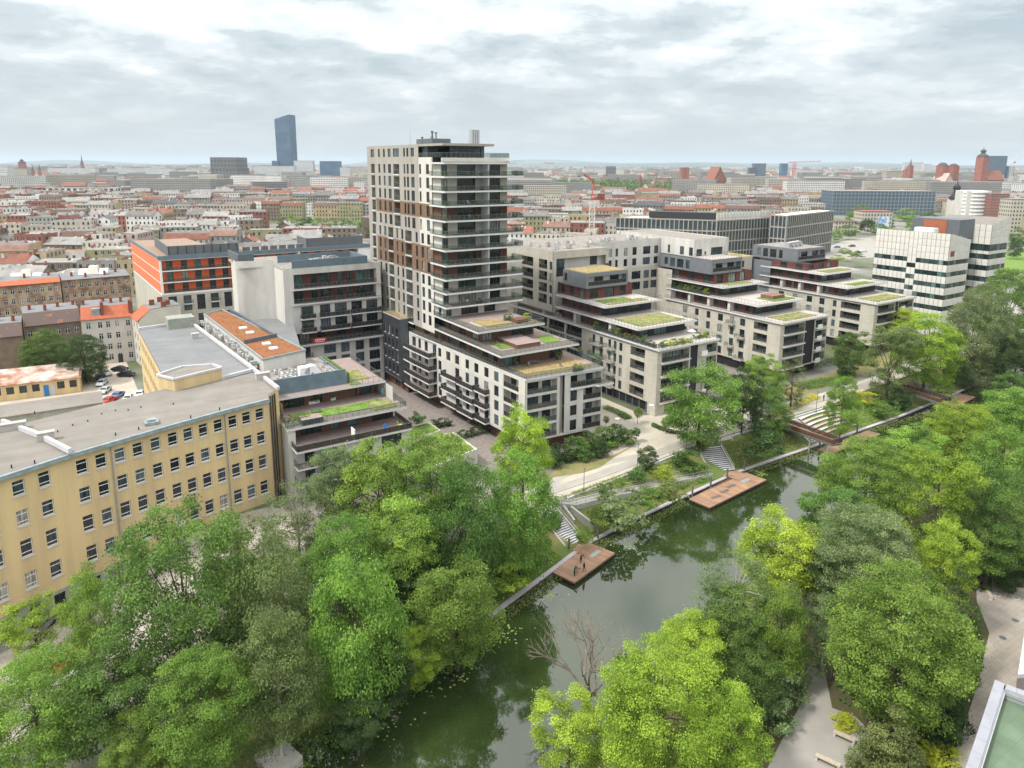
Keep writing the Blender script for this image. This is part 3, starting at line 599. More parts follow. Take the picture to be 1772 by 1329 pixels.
g = MB(); g.prism(rect(75.8, 115.6, 81.5, 123.2), 19.25, 20.1, 0, 1); g.obj('deck_platform', ['brownw', 'paver'], B)
g = MB(); g.box(80.8, 123.3, 22.36, 83.6, 126, 23.2); g.obj('skylight_box', 'brownw', B)
patch(B, [(73.5, 108.3), (88.5, 107.4), (88.8, 114.2), (73.8, 115.0)], 15.75, 'sedumo', 'planted_roof', 0.1)

# dark brick infill with a projecting frame
D0 = Root('dark_brick_infill', 'narrow dark grey brick infill building tucked behind the tower', 'building', 68, 156)
f = FrA(67.8); cols = [(156.6, 157.9), (159.2, 160.3), (161.6, 162.7), (164.0, 165.1)]
ops = [(a, b, z, z+2.15) for a, b in cols for z in (4.6, 7.75, 10.9, 14.05)]
strip(D0, f, 155.2, 165.8, 3.5, 18.8, ops, 'dbrick')
sl = MB()
for a, b, z, _ in ops: sl.fbox(f, a-0.05, b+0.05, -0.06, -0.003, z-0.12, z-0.003)
sl.obj('window_sill', 'slabw', D0, kind='stuff')
g = MB(); g.fbox(FrB(155.2), 67.8, 69.9, 0, 0.3, 3.5, 18.8); g.obj('wall', 'dgrey', D0)
slab(D0, rect(67.8, 155.5, 84, 165.8), 18.8, 19.0, 'slabw', 'sedumo', 'roof'); rail(D0, [(67.9, 165.7), (67.9, 155.6)], 19.0, 1.0, 'thin')
g = MB(); wallmb(FrA(69.6), 155.2, 178, 0, 3.49, [(157, 158.6, 0.3, 3), (160, 163, 0.3, 3)], g); g.obj('wall', 'brownw', D0)
win(D0, FrA(69.6), 157, 158.6, 0.3, 3); win(D0, FrA(69.6), 160, 163, 0.3, 3)
g = MB(); g.box(67.85, 155.25, 3.2, 84, 165.75, 3.49); g.obj('underside_slab', 'dgrey', D0)
g = MB(); wallmb(Fr((84, 155.3), (84, 165.8)), 0, 10.5, 0, 18.79, [], g); wallmb(Fr((84, 165.8), (67.8, 165.8)), 0, 16.2, 3.5, 18.79, [], g); g.obj('wall', 'dbrick', D0)

# ---------------------------------------------------------------- white terraced building beside the yellow one
A = Root('terraced_apartment_block', 'white terraced apartment building with grassed roof terraces beside the yellow block', 'apartment building', 29.6, 113)
slab(A, rect(29.0, 120.5, 49.4, 140), 15.4, 15.75)
g = MB(); g.box(29.4, 122.6, 15.751, 42.4, 122.85, 18.6); g.box(42.4, 122.6, 15.751, 42.65, 138, 17.5); g.obj('parapet', 'bluegrey', A)
g = MB(); g.box(29.4, 122.86, 16.9, 42.39, 138.5, 17.1); g.obj('roof', 'gravel', A)
rail(A, [(42.8, 120.7), (49.2, 120.7), (49.2, 138)], 15.75, 1.1, 'thin'); patch(A, rect(43.6, 123.5, 47.4, 130.5), 15.75, 'dry', 'lawn_patch', 0.1); patch(A, rect(42.8, 121.2, 44.8, 122.4), 15.75, 'lawn', 'lawn_patch', 0.1)
hg = MB(); hg.box(42.7, 122.8, 15.76, 43.2, 137, 17.7); hg.obj('hedge_screen', mat('clipped_hedge', (0.10, 0.15, 0.03), 0.95, 0.5, 3, bump=1.0, bscale=8), A)
def bstorey(Rt, fr, s0, s1, z0, z1, m, ops, st='green'):
    o2 = [(a, b, z0+0.06, z1-0.3) for a, b in ops]; wallmb(fr, s0, s1, z0, z1-0.003, o2).obj('wall', m, Rt)
    for o in o2: win(Rt, fr, *o, st)
bstorey(A, FrB(123.6), 29.6, 48.4, 12.65, 15.4, 'brownw', [(31.2, 34.8), (36.0, 38.2), (44.4, 47.8)])
slab(A, rect(28.8, 113.1, 50.3, 124), 12.3, 12.65); rail(A, [(28.9, 118), (28.9, 113.2), (50.2, 113.2), (50.2, 124)], 12.65, 1.1, 'glass')
patch(A, pp(12.7, [(498, 718), (598, 702), (655, 690), (676, 700), (638, 707), (590, 716), (516, 725)]), 12.65, 'lawn', 'lawn_patch', 0.1); patch(A, rect(44.5, 114.2, 49.0, 119.0), 12.65, 'dry', 'lawn_patch', 0.12)
g = MB(); g.box(31.5, 113.6, 12.66, 35.0, 116, 13.6, 0, 1); g.obj('deck_platform', ['dgrey', 'paver'], A)
bstorey(A, FrB(117.2), 29.6, 49.4, 9.5, 12.3, 'brownw', [(32.0, 35.8), (37.4, 39.0), (40.6, 42.6), (45.2, 49.0)])
slab(A, [(29.4, 118), (29.4, 110.3), (50.0, 110.3), (50.0, 118)], 9.2, 9.5); rail(A, [(29.5, 117.9), (29.5, 110.4), (49.9, 110.4), (49.9, 117.9)], 9.5, 1.05, 'smoke')
g = MB(); g.fbox(FrB(110.4), 39.3, 39.45, 0, 1.6, 9.5, 11.4); g.obj('screen_panel', 'whitep', A)
for z0, z1 in ((0.02, 3.15), (3.15, 6.2), (6.2, 9.2)):
    ops = [(41.6, 42.7, z0+0.5, z1-0.35), (44.4, 48.2, z0+0.35, z1-0.35)]
    strip(A, FrB(111.0), 37.8, 50.0, z0, z1, ops, 'plaster')
    bstorey(A, FrB(113.4), 30.2, 37.8, z0, z1, 'plaster', [(31.5, 33.2), (34.2, 37.2)])
    if z0 > 1: slab(A, rect(29.6, 110.8, 37.8, 113.4), z0-0.25, z0+0.02); rail(A, [(29.7, 113.4), (29.7, 110.9), (37.7, 110.9)], z0+0.02, 1.05, 'glass')
    wallmb(Fr((50.0, 111), (50.0, 138)), 0, 27, z0, z1, []).obj('wall', 'plaster', A)
g = MB(); g.box(29.0, 113.4, 0, 30.2, 118.2, 12.29); g.obj('wall', 'white', A)
for z0, z1 in ((9.2, 12.3), (12.3, 15.4)): wallmb(Fr((49.4, 117.3), (49.4, 138)), 0, 20.7, z0, z1, []).obj('wall', 'plaster', A)
wallmb(Fr((29.6, 140), (29.6, 118.2)), 0, 21.8, 0, 15.4, []).obj('wall', 'white', A)
# sedum-roofed wing
wp = [(30.2, 132.8), (38.9, 135.4), (33.0, 185.0), (28.2, 182.0)]
g = MB(); g.prism(wp, 0, 19.6); g.obj('wing_wall', 'white', A)
def inset(p, k):
    cx_, cy_ = sum(x for x, _ in p)/len(p), sum(y for _, y in p)/len(p); return [(cx_+(x-cx_)*k, cy_+(y-cy_)*k) for x, y in p]
g = MB(); q = [(p[0], p[1]) for p in wp]
for i in range(4):
    p0, p1 = q[i], q[(i+1) % 4]; g.bar((p0[0], p0[1], 19.8), (p1[0], p1[1], 19.8), 0.28, 0.4)
g.obj('coping', 'zinc', A)
patch(A, inset(wp, 0.965), 19.6, 'sedum', 'sedum_roof', 0.16)
g = MB(); g.bar((29.9, 147, 20.1), (37.0, 149.4, 20.1), 0.4, 1.0); g.bar((36.8, 149.6, 20.0), (34.5, 183, 20.0), 0.4, 0.8); g.obj('parapet', 'dgrey', A)
for a, b in pp(20.0, [(420.5, 566.5), (432.5, 574.5), (461, 593.5), (473, 601.5)]): g = MB(); g.box(a-0.75, b-0.75, 19.7, a+0.75, b+0.75, 20.05); g.obj('skylight', 'whitep', A)
g = MB(); wallmb(Fr((38.9, 135.4), (44.0, 176)), 0, 30, 0, 18.0, [], g); g.obj('wall', 'white', A)
g = MB(); g.prism([(38.7, 136), (45.8, 168), (44, 176), (33.2, 184.6)], 17.6, 18.0); g.obj('roof', 'bitumen2', A)
# low sedum pavilions in the courtyard
sp_ = pp(3.6, [(700, 760), (786, 747), (826, 776), (718, 820), (640, 800)])
g = MB(); g.prism(sp_, 0, 3.5); g.obj('pavilion_wall', 'white', A); patch(A, inset(sp_, 0.93), 3.5, 'sedumg', 'sedum_roof', 0.12)
sp2 = pp(4.2, [(700, 742), (742, 729), (763, 743), (712, 758)])
g = MB(); g.prism(sp2, 0, 4.0); g.obj('pavilion_wall', 'white', A); patch(A, inset(sp2, 0.9), 4.0, 'lawn', 'lawn_patch', 0.1)

# ---------------------------------------------------------------- white slab block behind
A2 = Root('white_apartment_block', 'nine-storey white apartment block with a blank side wall and blue-grey roof parapet', 'apartment building', 44, 168)
f = FrB(168)
lg1 = (46.4, 67.3, 26.35, 29.8, 1.8); lg2 = (46.2, 67.1, 22.75, 25.9, 1.8)
wallmb(f, 44.0, 68.4, 22.4, 31.3, [lg1, lg2]).obj('wall', 'white', A2)
wn = [(46.8, 49), (51, 52.6), (53.2, 56), (57.6, 59), (60, 61.4), (62.4, 66.6)]
for l in (lg1, lg2): loggia(A2, f, *l[:4], 1.8, 'redbrown', wn, 'glass', ws='green')
for z in (26.35, 22.75): slab(A2, rect(45.8, 167.3, 68.2, 167.99), z-0.35, z, name='balcony_slab')
for z0, z1 in ((18.95, 22.4), (15.6, 18.95)):
    w3 = [(47.8, 50.8, z0+0.4, z1-0.5), (52.4, 55.0, z0+0.1, z1-0.45), (56.1, 59.2, z0+0.1, z1-0.45), (60.4, 63.2, z0+0.1, z1-0.45), (64.3, 67.3, z0+0.1, z1-0.45)]
    strip(A2, f, 45.8, 68.4, z0, z1, w3, 'plaster'); g = MB(); g.fbox(f, 44, 45.79, 0, 0.3, z0, z1); g.obj('wall', 'white', A2)
    for s0, s1 in ((47.6, 51.1), (52.2, 59.6), (60.1, 68.0)): balcony(A2, f, s0, s1, z0+0.1, 1.2)
lg = (46.4, 68.3, 12.75, 15.3, 1.8); wallmb(f, 44, 68.4, 12.4, 15.6, [lg]).obj('wall', 'white', A2); loggia(A2, f, *lg[:4], 1.8, 'redbrown', [(47.6, 50), (52, 54), (57, 59.4), (61, 62.6), (64, 67.4)])
slab(A2, rect(46.2, 166.6, 69.2, 167.99), 12.3, 12.75, name='balcony_slab'); rail(A2, [(46.3, 166.7), (69.1, 166.7)], 12.75)
bn = MB(); bn.box(50.0, 166.5, 12.9, 53.2, 166.58, 14.0); bn.obj('banner', 'redp', A2)
bn2 = MB()
for q in range(6): bn2.box(50.35+q*0.42, 166.46, 13.45, 50.35+q*0.42+0.26, 166.49, 13.8)
bn2.box(50.4, 166.46, 13.1, 52.6, 166.49, 13.22); bn2.obj('banner_lettering', 'whitep', A2)
for z0 in (9.2, 6.1, 3.0, 0.0):
    strip(A2, f, 44.5, 68.6, z0, z0+(3.2 if z0 == 9.2 else 3.1), [(47.4, 49.6, z0+0.1, z0+2.5), (52.9, 56, z0+0.3, z0+2.5), (57.3, 59.5, z0+0.1, z0+2.5), (61.1, 63.3, z0+0.1, z0+2.5), (64.7, 67.6, z0+0.2, z0+2.6)], 'plaster', style='bar')
    if z0 > 2: balcony(A2, f, 47.0, 50.0, z0+0.1, 0.9, style='bars')
g = MB(); g.box(46.2, 168.05, 31.31, 64.8, 168.3, 33.2); g.box(64.8, 168.05, 31.31, 65.05, 180, 33.2); g.box(64.8, 180, 31.31, 46, 180.2, 33.2); g.obj('parapet', 'bluegrey', A2)
slab(A2, [(44, 168.02), (68.4, 168.02), (68.4, 194), (37, 194), (36, 177), (44, 176.5)], 31.0, 31.305, 'white', 'gravel', 'roof')
g = MB(); wallmb(Fr((35.6, 178.4), (44.0, 176.0)), 0, 8.74, 0, 32.6, [], g); wallmb(Fr((44.0, 176.0), (44.0, 168.0)), 0, 8.0, 0, 31.3, [], g); wallmb(Fr((38, 196), (35.6, 178.4)), 0, 17.7, 0, 32.6, [], g)
wallmb(Fr((68.4, 168), (68.4, 194)), 0, 26, 0, 31.0, [], g); wallmb(Fr((68.4, 194), (38, 196)), 0, 30.4, 0, 31.0, [], g); g.obj('wall', 'white', A2)
g = MB(); g.box(36.5, 178.5, 32.2, 40.0, 178.75, 34.2); g.box(36.25, 178.5, 32.2, 36.5, 190, 34.2); g.obj('roof_screen', 'dgrey', A2)

# ---------------------------------------------------------------- three stepped stone buildings
def terrbox(Rt, a0, a1, b0, b1, z0, z1, ops, ms=('mgrey', 'mgrey')):
    r = MB(); fr = FrA(a0); wallmb(fr, b0, b1, z0, z1, [o for o in ops if o[4] == 'A'] and [tuple(o[:4]) for o in ops if o[4] == 'A'], r); r.obj('wall', ms[0], Rt)
    for o in ops:
        if o[4] == 'A': win(Rt, fr, *o[:4])
    seams = MB()
    n = int((b1-b0)/0.6)
    for i in range(n):
        bb = b0+(i+0.5)*(b1-b0)/n
        if not any(o[4] == 'A' and o[0]-0.1 < bb < o[1]+0.1 for o in ops): seams.box(a0-0.05, bb-0.03, z0, a0-0.003, bb+0.03, z1)
    seams.obj('standing_seam', ms[0], Rt, kind='stuff')
def stepped(name, label, a0, a1, b1, bT2, bT3, b4, opsA, lgA, frontL, blackp, frontR, z_under, Tl, patches, box, stw='green', balc=None):
    Rt = Root(name, label, 'apartment building', a0, b1)
    fa = FrA(a0+0.5); fb = FrB(b1+0.9); zf = [(12.4, 15.4), (9.25, 12.4), (6.15, 9.25), (3.0, 6.15)]
    bl = b1+28 if balc is None else balc
    for (z0, z1) in zf:
        ops = [(x, y, z0+0.15, z1-0.85) for x, y in opsA]; ls = [(x, y, z0+0.2, z1-0.75, 1.7) for x, y in lgA]
        wallmb(fa, b1+0.9, bl, z0, z1, ops+ls).obj('wall', 'stone', Rt)
        for o in ops: win(Rt, fa, *o, stw)
        for l in ls: loggia(Rt, fa, *l[:4], 1.7, 'black', None, 'glass')
        l = (frontL[0], frontL[1], z0+0.05, z1-0.75, 1.9); r = (frontR[0], frontR[1], z0+0.25, z1-0.75, 1.5)
        if z0 > z_under-1:
            wallmb(fb, a0+0.5, blackp[0], z0, z1, [l]).obj('wall', 'stone', Rt); loggia(Rt, fb, *l[:4], 1.9, 'black', None, 'glass', ws='green')
            slab(Rt, rect(frontL[0]-0.3, b1+0.3, frontL[1]+0.1, b1+0.89), z0-0.3, z0+0.06, name='balcony_slab')
        g = MB(); g.fbox(fb, blackp[0]+0.002, blackp[1]-0.002, 0.1, 0.3, z0, z1); g.obj('wall', 'black', Rt)
        wallmb(fb, blackp[1], a1+0.2, z0, z1, [r]).obj('wall', 'stone', Rt); loggia(Rt, fb, *r[:4], 1.5, 'black', None, 'glass', ws='green')
        wallmb(Fr((a1+0.2, b1+0.9), (a1+0.2, bl)), 0, bl-b1-0.9, z0, z1, []).obj('wall', 'stone', Rt)
        g = MB(); g.fbox(fb, blackp[1]+0.4, blackp[1]+2.4, -0.9 if z0 > 9 else -1.0, -0.8, z0+0.0, z0+1.2); g.fbox(fb, blackp[1]+0.4, blackp[1]+2.4, -0.8, -0.003, z0, z0+0.15); g.obj('balcony_front', 'whitep', Rt)
    T = Tl; slab(Rt, rect(a0, b1, a1, T[0]), 15.4, 15.75, 'slabw', 'paverl'); rail(Rt, [(a0+0.1, T[0]), (a0+0.1, b1+0.1), (a1-0.1, b1+0.1), (a1-0.1, b1+20)], 15.75, 1.05, 'thin')
    W4 = lambda s, e, n: [(s+(e-s)*(i+0.2)/n, s+(e-s)*(i+0.62)/n) for i in range(n)]
    a_in = a0+2.6
    storey(Rt, a_in, a1-0.6, bT2+3.6, T[1], 15.75, 18.6, 'redbrown', 'black', W4(bT2+4, T[1], 9), [(a0+4, a0+7), (a0+9, a0+13)], 'green')
    slab(Rt, rect(a0+0.3, bT2, a1-0.2, T[1]), 18.6, 18.95, 'slabw', 'paverl'); rail(Rt, [(a0+0.4, T[1]), (a0+0.4, bT2+0.1), (a1-0.3, bT2+0.1), (a1-0.3, bT2+14)], 18.95, 1.05, 'thin')
    storey(Rt, a_in, a1-0.6, bT3+3.6, T[2], 18.95, 21.7, 'redbrown', 'black', W4(bT3+4, T[2], 5), [(a0+5, a0+8), (a0+11, a0+15.5)], 'green')
    slab(Rt, rect(a0+0.5, bT3, a1-0.4, T[2]), 21.7, 22.05, 'slabw', 'paverl'); rail(Rt, [(a0+0.6, T[2]), (a0+0.6, bT3+0.1), (a1-0.5, bT3+0.1), (a1-0.5, bT3+12)], 22.05, 1.05, 'thin')
    storey(Rt, a_in, a1-1.5, b4, T[2]+2, 22.05, 25.0 if box[4] > 24.8 else 24.3, 'redbrown', 'redbrown', W4(b4, T[2]+2, 3), [(a0+4, a0+6.5), (a0+9, a0+12), (a0+14, a0+16)], 'green')
    for i, bb in enumerate(np.linspace(bT2+10, T[0]-2, 4)):
        g = MB(); g.box(a0+0.9, bb, 15.76, a_in-0.01, bb+0.9, 18.59); g.obj('divider_wall', 'white', Rt)
    for z, q, m in patches: patch(Rt, q, z, m, 'lawn_patch', 0.12)
    # projecting metal box storey
    ba0, ba1, bb0, bb1, z0, z1 = box
    r = MB(); fr = FrA(ba0); ow = [(bb1-1.9, bb1-0.6, z0+0.9, z1-0.9)] if bb1-bb0 < 12 else [(bb1-3.2, bb1-1.8, z0+0.8, z1-0.9), (bb1-6.2, bb1-4.2, z0+0.5, z1-0.9), (bb1-9.6, bb1-7.0, z0+0.5, z1-0.9), (bb1-12, bb1-10.6, z0+0.5, z1-0.9)]
    wallmb(fr, bb0, bb1, z0, z1, ow, r); r.obj('wall', 'mgrey', Rt)
    for o in ow: win(Rt, fr, *o)
    sm_ = MB(); n = int((bb1-bb0)/0.65)
    for i in range(n):
        y = bb0+(i+0.5)*(bb1-bb0)/n
        if not any(o[0]-0.15 < y < o[1]+0.15 for o in ow): sm_.box(ba0-0.06, y-0.03, z0, ba0-0.003, y+0.03, z1)
    sm_.obj('standing_seam', 'mgrey', Rt, kind='stuff')
    lo_ = (ba0+0.7, ba1-0.5, z0+0.55, z1-0.95, 1.7); wallmb(FrB(bb0), ba0, ba1, z0, z1, [lo_]).obj('wall', 'mgrey', Rt); w_ = ba1-ba0
    loggia(Rt, FrB(bb0), *lo_[:4], 1.7, 'white', [(ba0+1.0, ba0+1.8), (ba0+0.28*w_, ba0+0.5*w_), (ba0+0.66*w_, ba0+0.88*w_)], 'smoke')
    g = MB(); g.box(ba0, bb0+0.01, z0-0.15, ba1, bb1, z0-0.003); g.obj('underside_slab', 'dgrey', Rt)
    g = MB(); wallmb(Fr((ba1, bb0), (ba1, bb1)), 0, bb1-bb0, z0, z1, [], g); g.obj('wall', 'mgrey', Rt)
    # ground floor
    g = MB(); wallmb(FrA(a0+1.2), b1+3, bl+20, 0, z_under, [], g); wallmb(FrB(b1+3.0), a0+1.2, a1-1, 0, z_under, [], g); g.obj('wall', 'black', Rt)
    g = MB(); g.box(a0+0.52, b1+0.92, 2.7, a1+0.18, bl, 2.99); g.obj('underside_slab', 'stone', Rt)
    return Rt
C = stepped('stepped_apartment_building', 'beige stepped apartment building with corner planting, right behind the big oak on the promenade', 109.0, 128.8, 109.3, 116.5, 128.5, 138.6,
            [(121.8, 122.9), (123.9, 124.9), (125.9, 126.9), (128.9, 130.1), (131.9, 132.9)], [(114.2, 119.0)], (110.9, 119.5), (119.9, 122.3), (125.2, 129.0 - 0.3), 3.0, (170, 148.5, 148.5),
            [(22.05, rect(112, 129.9, 125, 132.7), 'dry'), (22.05, rect(112.5, 132.8, 122, 136), 'lawn'), (18.95, rect(111.6, 118.2, 126.5, 127.5), 'dry')], (110.9, 124.8, 137.6, 147.4, 25.1, 28.9), balc=136.6)
fc_ = FrA(109.5)
for z0 in (9.25, 6.15, 3.0):
    balcony(C, fc_, 124.2, 127.5, z0+0.12, 1.3, 0.22, 'bars', 'paverl', 'paverl'); balcony(C, fc_, 128.6, 133.4, z0+0.12, 1.3, 0.22, 'bars', 'paverl', 'greenp' if z0 == 9.25 else 'paverl')
balcony(C, fc_, 124.2, 127.5, 12.5, 1.2, 0.22, 'bars', 'paverl', 'paverl'); balcony(C, fc_, 128.8, 132.9, 12.5, 1.2, 0.22, 'bars', 'paverl', 'paverl')
for z0 in (12.4, 9.25, 6.15, 3.0):                         # deep recessed bays under the long terrace
    for s0, s1 in ((137.2, 143.8), (144.6, 151.6), (152.4, 159.6), (160.4, 168)):
        loggia(C, fc_, s0, s1, z0+0.1, z0+2.7, 1.8, 'redbrown', None, 'smoke')
    g = MB(); wallmb(fc_, 136.6, 169, z0, z0+3.1 if z0 < 12 else 15.4, [(x, y, z0+0.1, z0+2.7, 0.4) for x, y in ((137.2, 143.8), (144.6, 151.6), (152.4, 159.6), (160.4, 168))], g); g.obj('wall', 'stone', C)
# ground-floor glazing
ops = [(b, b+2.0, 0.3, 2.7) for b in np.arange(114.0, 134, 2.3)]
strip(C, FrA(110.1), 112.8, 136.5, 0, 2.99, ops, 'dgrey', style='dark')
g = MB(); g.box(109.52, 110.25, 0, 112.4, 112.8, 2.69); g.obj('wall', 'stone', C)
# white L-shaped upper block
fw = FrA(109.5); ow = []
for z0 in (28.3, 25.15, 22.0, 18.9): ow += [(159.2, 164.8, z0, z0+2.45, 1.6), (152.6, 156.5, z0, z0+2.45, 1.6), (150.3, 151.5, z0, z0+2.2)]
wallmb(fw, 149.7, 167.0, 17.0, 33.4, ow).obj('wall', 'stone', C)
for o in ow:
    if len(o) > 4: loggia(C, fw, *o[:4], 1.6, 'cream' if o[0] < 155 else 'stone', None, 'smoke')
    else: win(C, fw, *o)
g = MB(); g.fbox(FrB(149.7), 109.5, 128.4, 0, 0.5, 31.3, 33.4); g.fbox(FrB(149.7), 127.4, 128.4, 0, 0.5, 28.9, 31.3); g.fbox(FrB(149.7), 109.5, 110.3, 0, 0.5, 17.0, 31.3); g.obj('wall', 'stone', C)
ops = [(111.6, 114.3, 26.2, 31.0), (123, 125.6, 28.6, 31.0)]; wallmb(FrB(151.3), 110.3, 128.4, 17.0, 31.3, ops).obj('wall', 'white', C)
win(C, FrB(151.3), 111.6, 114.3, 28.6, 31.0, 'bar'); win(C, FrB(151.3), 111.6, 114.3, 26.2, 28.4, 'bar'); win(C, FrB(151.3), 123, 125.6, 28.6, 31)
slab(C, [(109.52, 149.72), (128.38, 149.72), (128.38, 158.72), (157.3, 158.72), (157.3, 180), (109.52, 180)], 32.9, 33.1, 'stone', 'gravel', 'roof')
fq = FrB(158.7)
r1 = [(136.0, 137.3), (138.7, 139.7), (142.0, 143.4), (145.4, 147.1), (149.7, 152.7), (154.3, 156.0)]; o1 = [(a, b, 29.0, 31.4) for a, b in r1]+[(a, b, 25.8, 28.0) for a, b in r1]
strip(C, fq, 128.4, 157.4, 25.3, 33.6, o1, 'white', style='bar')
o2 = [(a, b, z, z+2.4) for a, b in ((131, 133.4), (134.6, 137), (141.0, 144.0), (145.4, 149.0), (150.3, 152.5), (153.3, 156.2)) for z in (21.6, 18.3)]
strip(C, fq, 128.4, 157.4, 15.7, 25.3, o2, 'stone', style='bar')
g = MB(); wallmb(fq, 128.4, 157.4, 0, 15.7, [(131, 134, 12.4, 14.6), (137, 141, 12.4, 14.6), (146, 150, 12.4, 14.6)], g); wallmb(Fr((112, 170), (111, 148)), 0, 21, 15.76, 17.0, [], g); wallmb(Fr((157.4, 180), (109.5, 180)), 0, 47.5, 0, 33, [], g); wallmb(Fr((128.4, 149.7), (128.4, 158.7)), 0, 9, 15.7, 32.9, [], g); wallmb(Fr((109.5, 180), (109.5, 167)), 0, 13, 0, 33, [], g); g.obj('wall', 'stone', C)
patch(C, rect(111.3, 138.0, 124.4, 147.2), 28.9, 'sedumo', 'planted_roof', 0.1); g = MB(); g.box(110.95, 137.65, 28.75, 124.75, 147.4, 28.89); g.obj('roof', 'mgrey', C)

D = stepped('stepped_apartment_building', 'middle beige stepped building topped by a white block above a slatted grey box', 155.0, 175.5, 111.7, 119.7, 132.2, 137.6,
            [(123.9, 125.6), (127.6, 129.0), (131.6, 133.4), (136.2, 137.6), (140.6, 142), (145, 146.8)], [(116.6, 121.0)], (157.1, 165.6), (165.8, 169.9), (170.4, 175.4), 3.0, (154, 154, 154),
            [(15.75, rect(158, 113.2, 171.5, 118.6), 'dry'), (18.95, rect(164, 121.4, 173.5, 127.5), 'lawn'), (22.05, rect(160, 133.8, 170, 136.4), 'sedumg')], (155.8, 168.8, 137.0, 157.4, 25.2, 29.1), balc=152)
fd = FrA(155.5)
for z0 in (12.5, 6.1): balcony(D, fd, 127.2, 129.6, z0, 1.2, 0.2, 'bars', 'paverl', 'paverl')
for z0 in (9.25, 3.1): balcony(D, fd, 123.6, 126.4, z0, 1.2, 0.2, 'bars', 'paverl', 'paverl')
g = MB(); wallmb(Fr((155.6, 158.6), (155.6, 152)), 0, 6.6, 0, 24.6, [], g); g.obj('wall', 'stone', D)
ops = [(154.6, 155.6, 29.4, 31.9), (148.9, 150.6, 29.4, 31.9), (145.4, 146.9, 29.4, 31.9)]; strip(D, FrA(156.9), 144.8, 158.6, 29.1, 34.3, ops, 'white')
g = MB(); wallmb(Fr((157.45, 180), (157.45, 158.6)), 0, 21.4, 24.6, 34.3, [], g); g.obj('wall', 'white', D)
ops = [(157.8, 160.2, 29.3, 31.4), (161.2, 162, 29.6, 30.6), (164, 169, 29.3, 31.6)]; strip(D, FrB(144.8), 156.9, 171.5, 29.1, 34.3, ops, 'white')
g = MB(); g.box(156.0, 137.1, 29.1, 168.7, 144.79, 29.3, 0, 1); g.obj('roof', ['mgrey', 'paverl'], D); rail(D, [(156.2, 144.7), (156.2, 137.2), (168.6, 137.2), (168.6, 144.7)], 29.3, 1.0, 'thin')
slab(D, rect(157.45, 144.82, 171.5, 178), 33.9, 34.05, 'white', 'gravel', 'roof')
g = MB(); wallmb(Fr((171.5, 144.8), (171.5, 178)), 0, 33.2, 24.6, 34.3, [], g); wallmb(Fr((171.5, 178), (156.9, 178)), 0, 14.6, 24.6, 34.3, [], g); g.obj('wall', 'white', D)
lk = [(a, b, z, z+2.3) for a, b in ((174.5, 176), (178, 179.5), (182.5, 186), (189, 191), (193.5, 197)) for z in (21.4, 17.9)]
strip(D, FrB(159.0), 172.0, 201.0, 14.0, 25.0, lk, 'stone', style='bar')
slab(D, rect(171.6, 159.02, 202.0, 176), 24.7, 25.02, 'stone', 'sedumo', 'roof'); patch(D, rect(186, 159.8, 196, 164), 25.02, 'tile', 'roof_tiles', 0.1)
g = MB(); wallmb(Fr((202, 176), (171.6, 176)), 0, 30.4, 0, 24.6, [], g); g.obj('wall', 'stone', D)
g = MB(); g.box(181, 160.5, 25.1, 185.5, 166, 27.6); g.obj('lift_housing', 'mgrey', D)

E_ = stepped('stepped_apartment_building', 'farthest beige stepped building, grey metal-clad box with three fans of air ducts on its roof', 201.3, 223.1, 113.7, 123.4, 132.0, 140.0,
            [(126.9, 128.1), (131.0, 132.8), (135.4, 137.4), (141, 142.6), (146, 148)], [(119.0, 125.4)], (203.6, 212.5), (212.9, 214.5), (214.8, 222.6), 3.0, (156, 156, 156),
            [(15.75, rect(204, 115.4, 220, 121.5), 'dry'), (18.95, rect(207.5, 125, 218.5, 128.5), 'lawn'), (22.05, rect(206, 133.4, 219, 137.5), 'dry')], (205.0, 220.4, 144.2, 162, 24.4, 28.6), balc=152)
slab(E_, rect(205.02, 144.22, 220.38, 162), 28.3, 28.45, 'mgrey', 'gravel', 'roof')
g = MB(); wallmb(Fr((220.4, 162), (205, 162)), 0, 15.4, 15, 28.3, [], g); wallmb(FrA(201.9), 152, 170, 0, 24, [], g); g.obj('wall', 'mgrey', E_)

# ---------------------------------------------------------------- orange building
M['gravelp'] = mat('pinkish_roof_gravel', (0.30, 0.215, 0.165), 0.95, 0.3, 1.5, bump=0.4)
O = Root('orange_apartment_block', 'long apartment block with orange panels and white bands above a beige base', 'apartment building', 24.3, 227.5)
fo = FrB(227.5); zo = [(24.75, 27.75), (21.35, 24.45), (18.1, 21.05)]
full = [(24.9+i*20.2, 44.5+i*20.2) for i in range(3)]
wallmb(fo, 24.3, 92, 17.6, 28.6, [(a, b, z0, z1, 1.6) for a, b in full for z0, z1 in zo]).obj('wall', 'whitep', O)
dd = [(26.2, 28.0), (30.3, 32.0), (34.0, 35.8), (37.9, 39.7), (41.8, 43.5)]
for i, (a, b) in enumerate(full):
    for z0, z1 in zo: loggia(O, fo, a, b, z0, z1, 1.6, 'orange', [(x+i*20.2, y+i*20.2) for x, y in dd], 'glass', ws='green')
g = MB(); g.fbox(fo, 24.2, 92, -0.25, -0.003, 28.0, 29.2); g.obj('cornice', 'bluegrey', O)
tw = [(x-0.3+i*20.2, y+0.2+i*20.2, z, z+4.6) for x, y in dd for i in range(3) for z in (12.4, 6.6, 1.0)]
strip(O, fo, 24.3, 92, 0, 17.6, tw, 'stone', style='dark')
for x in (30.0, 37.6, 50.2): balcony(O, fo, x, x+2.6, 14.6, 0.9, style='bars')
fl_ = Fr((22.0, 285.0), (24.3, 227.5)); w5 = MB()
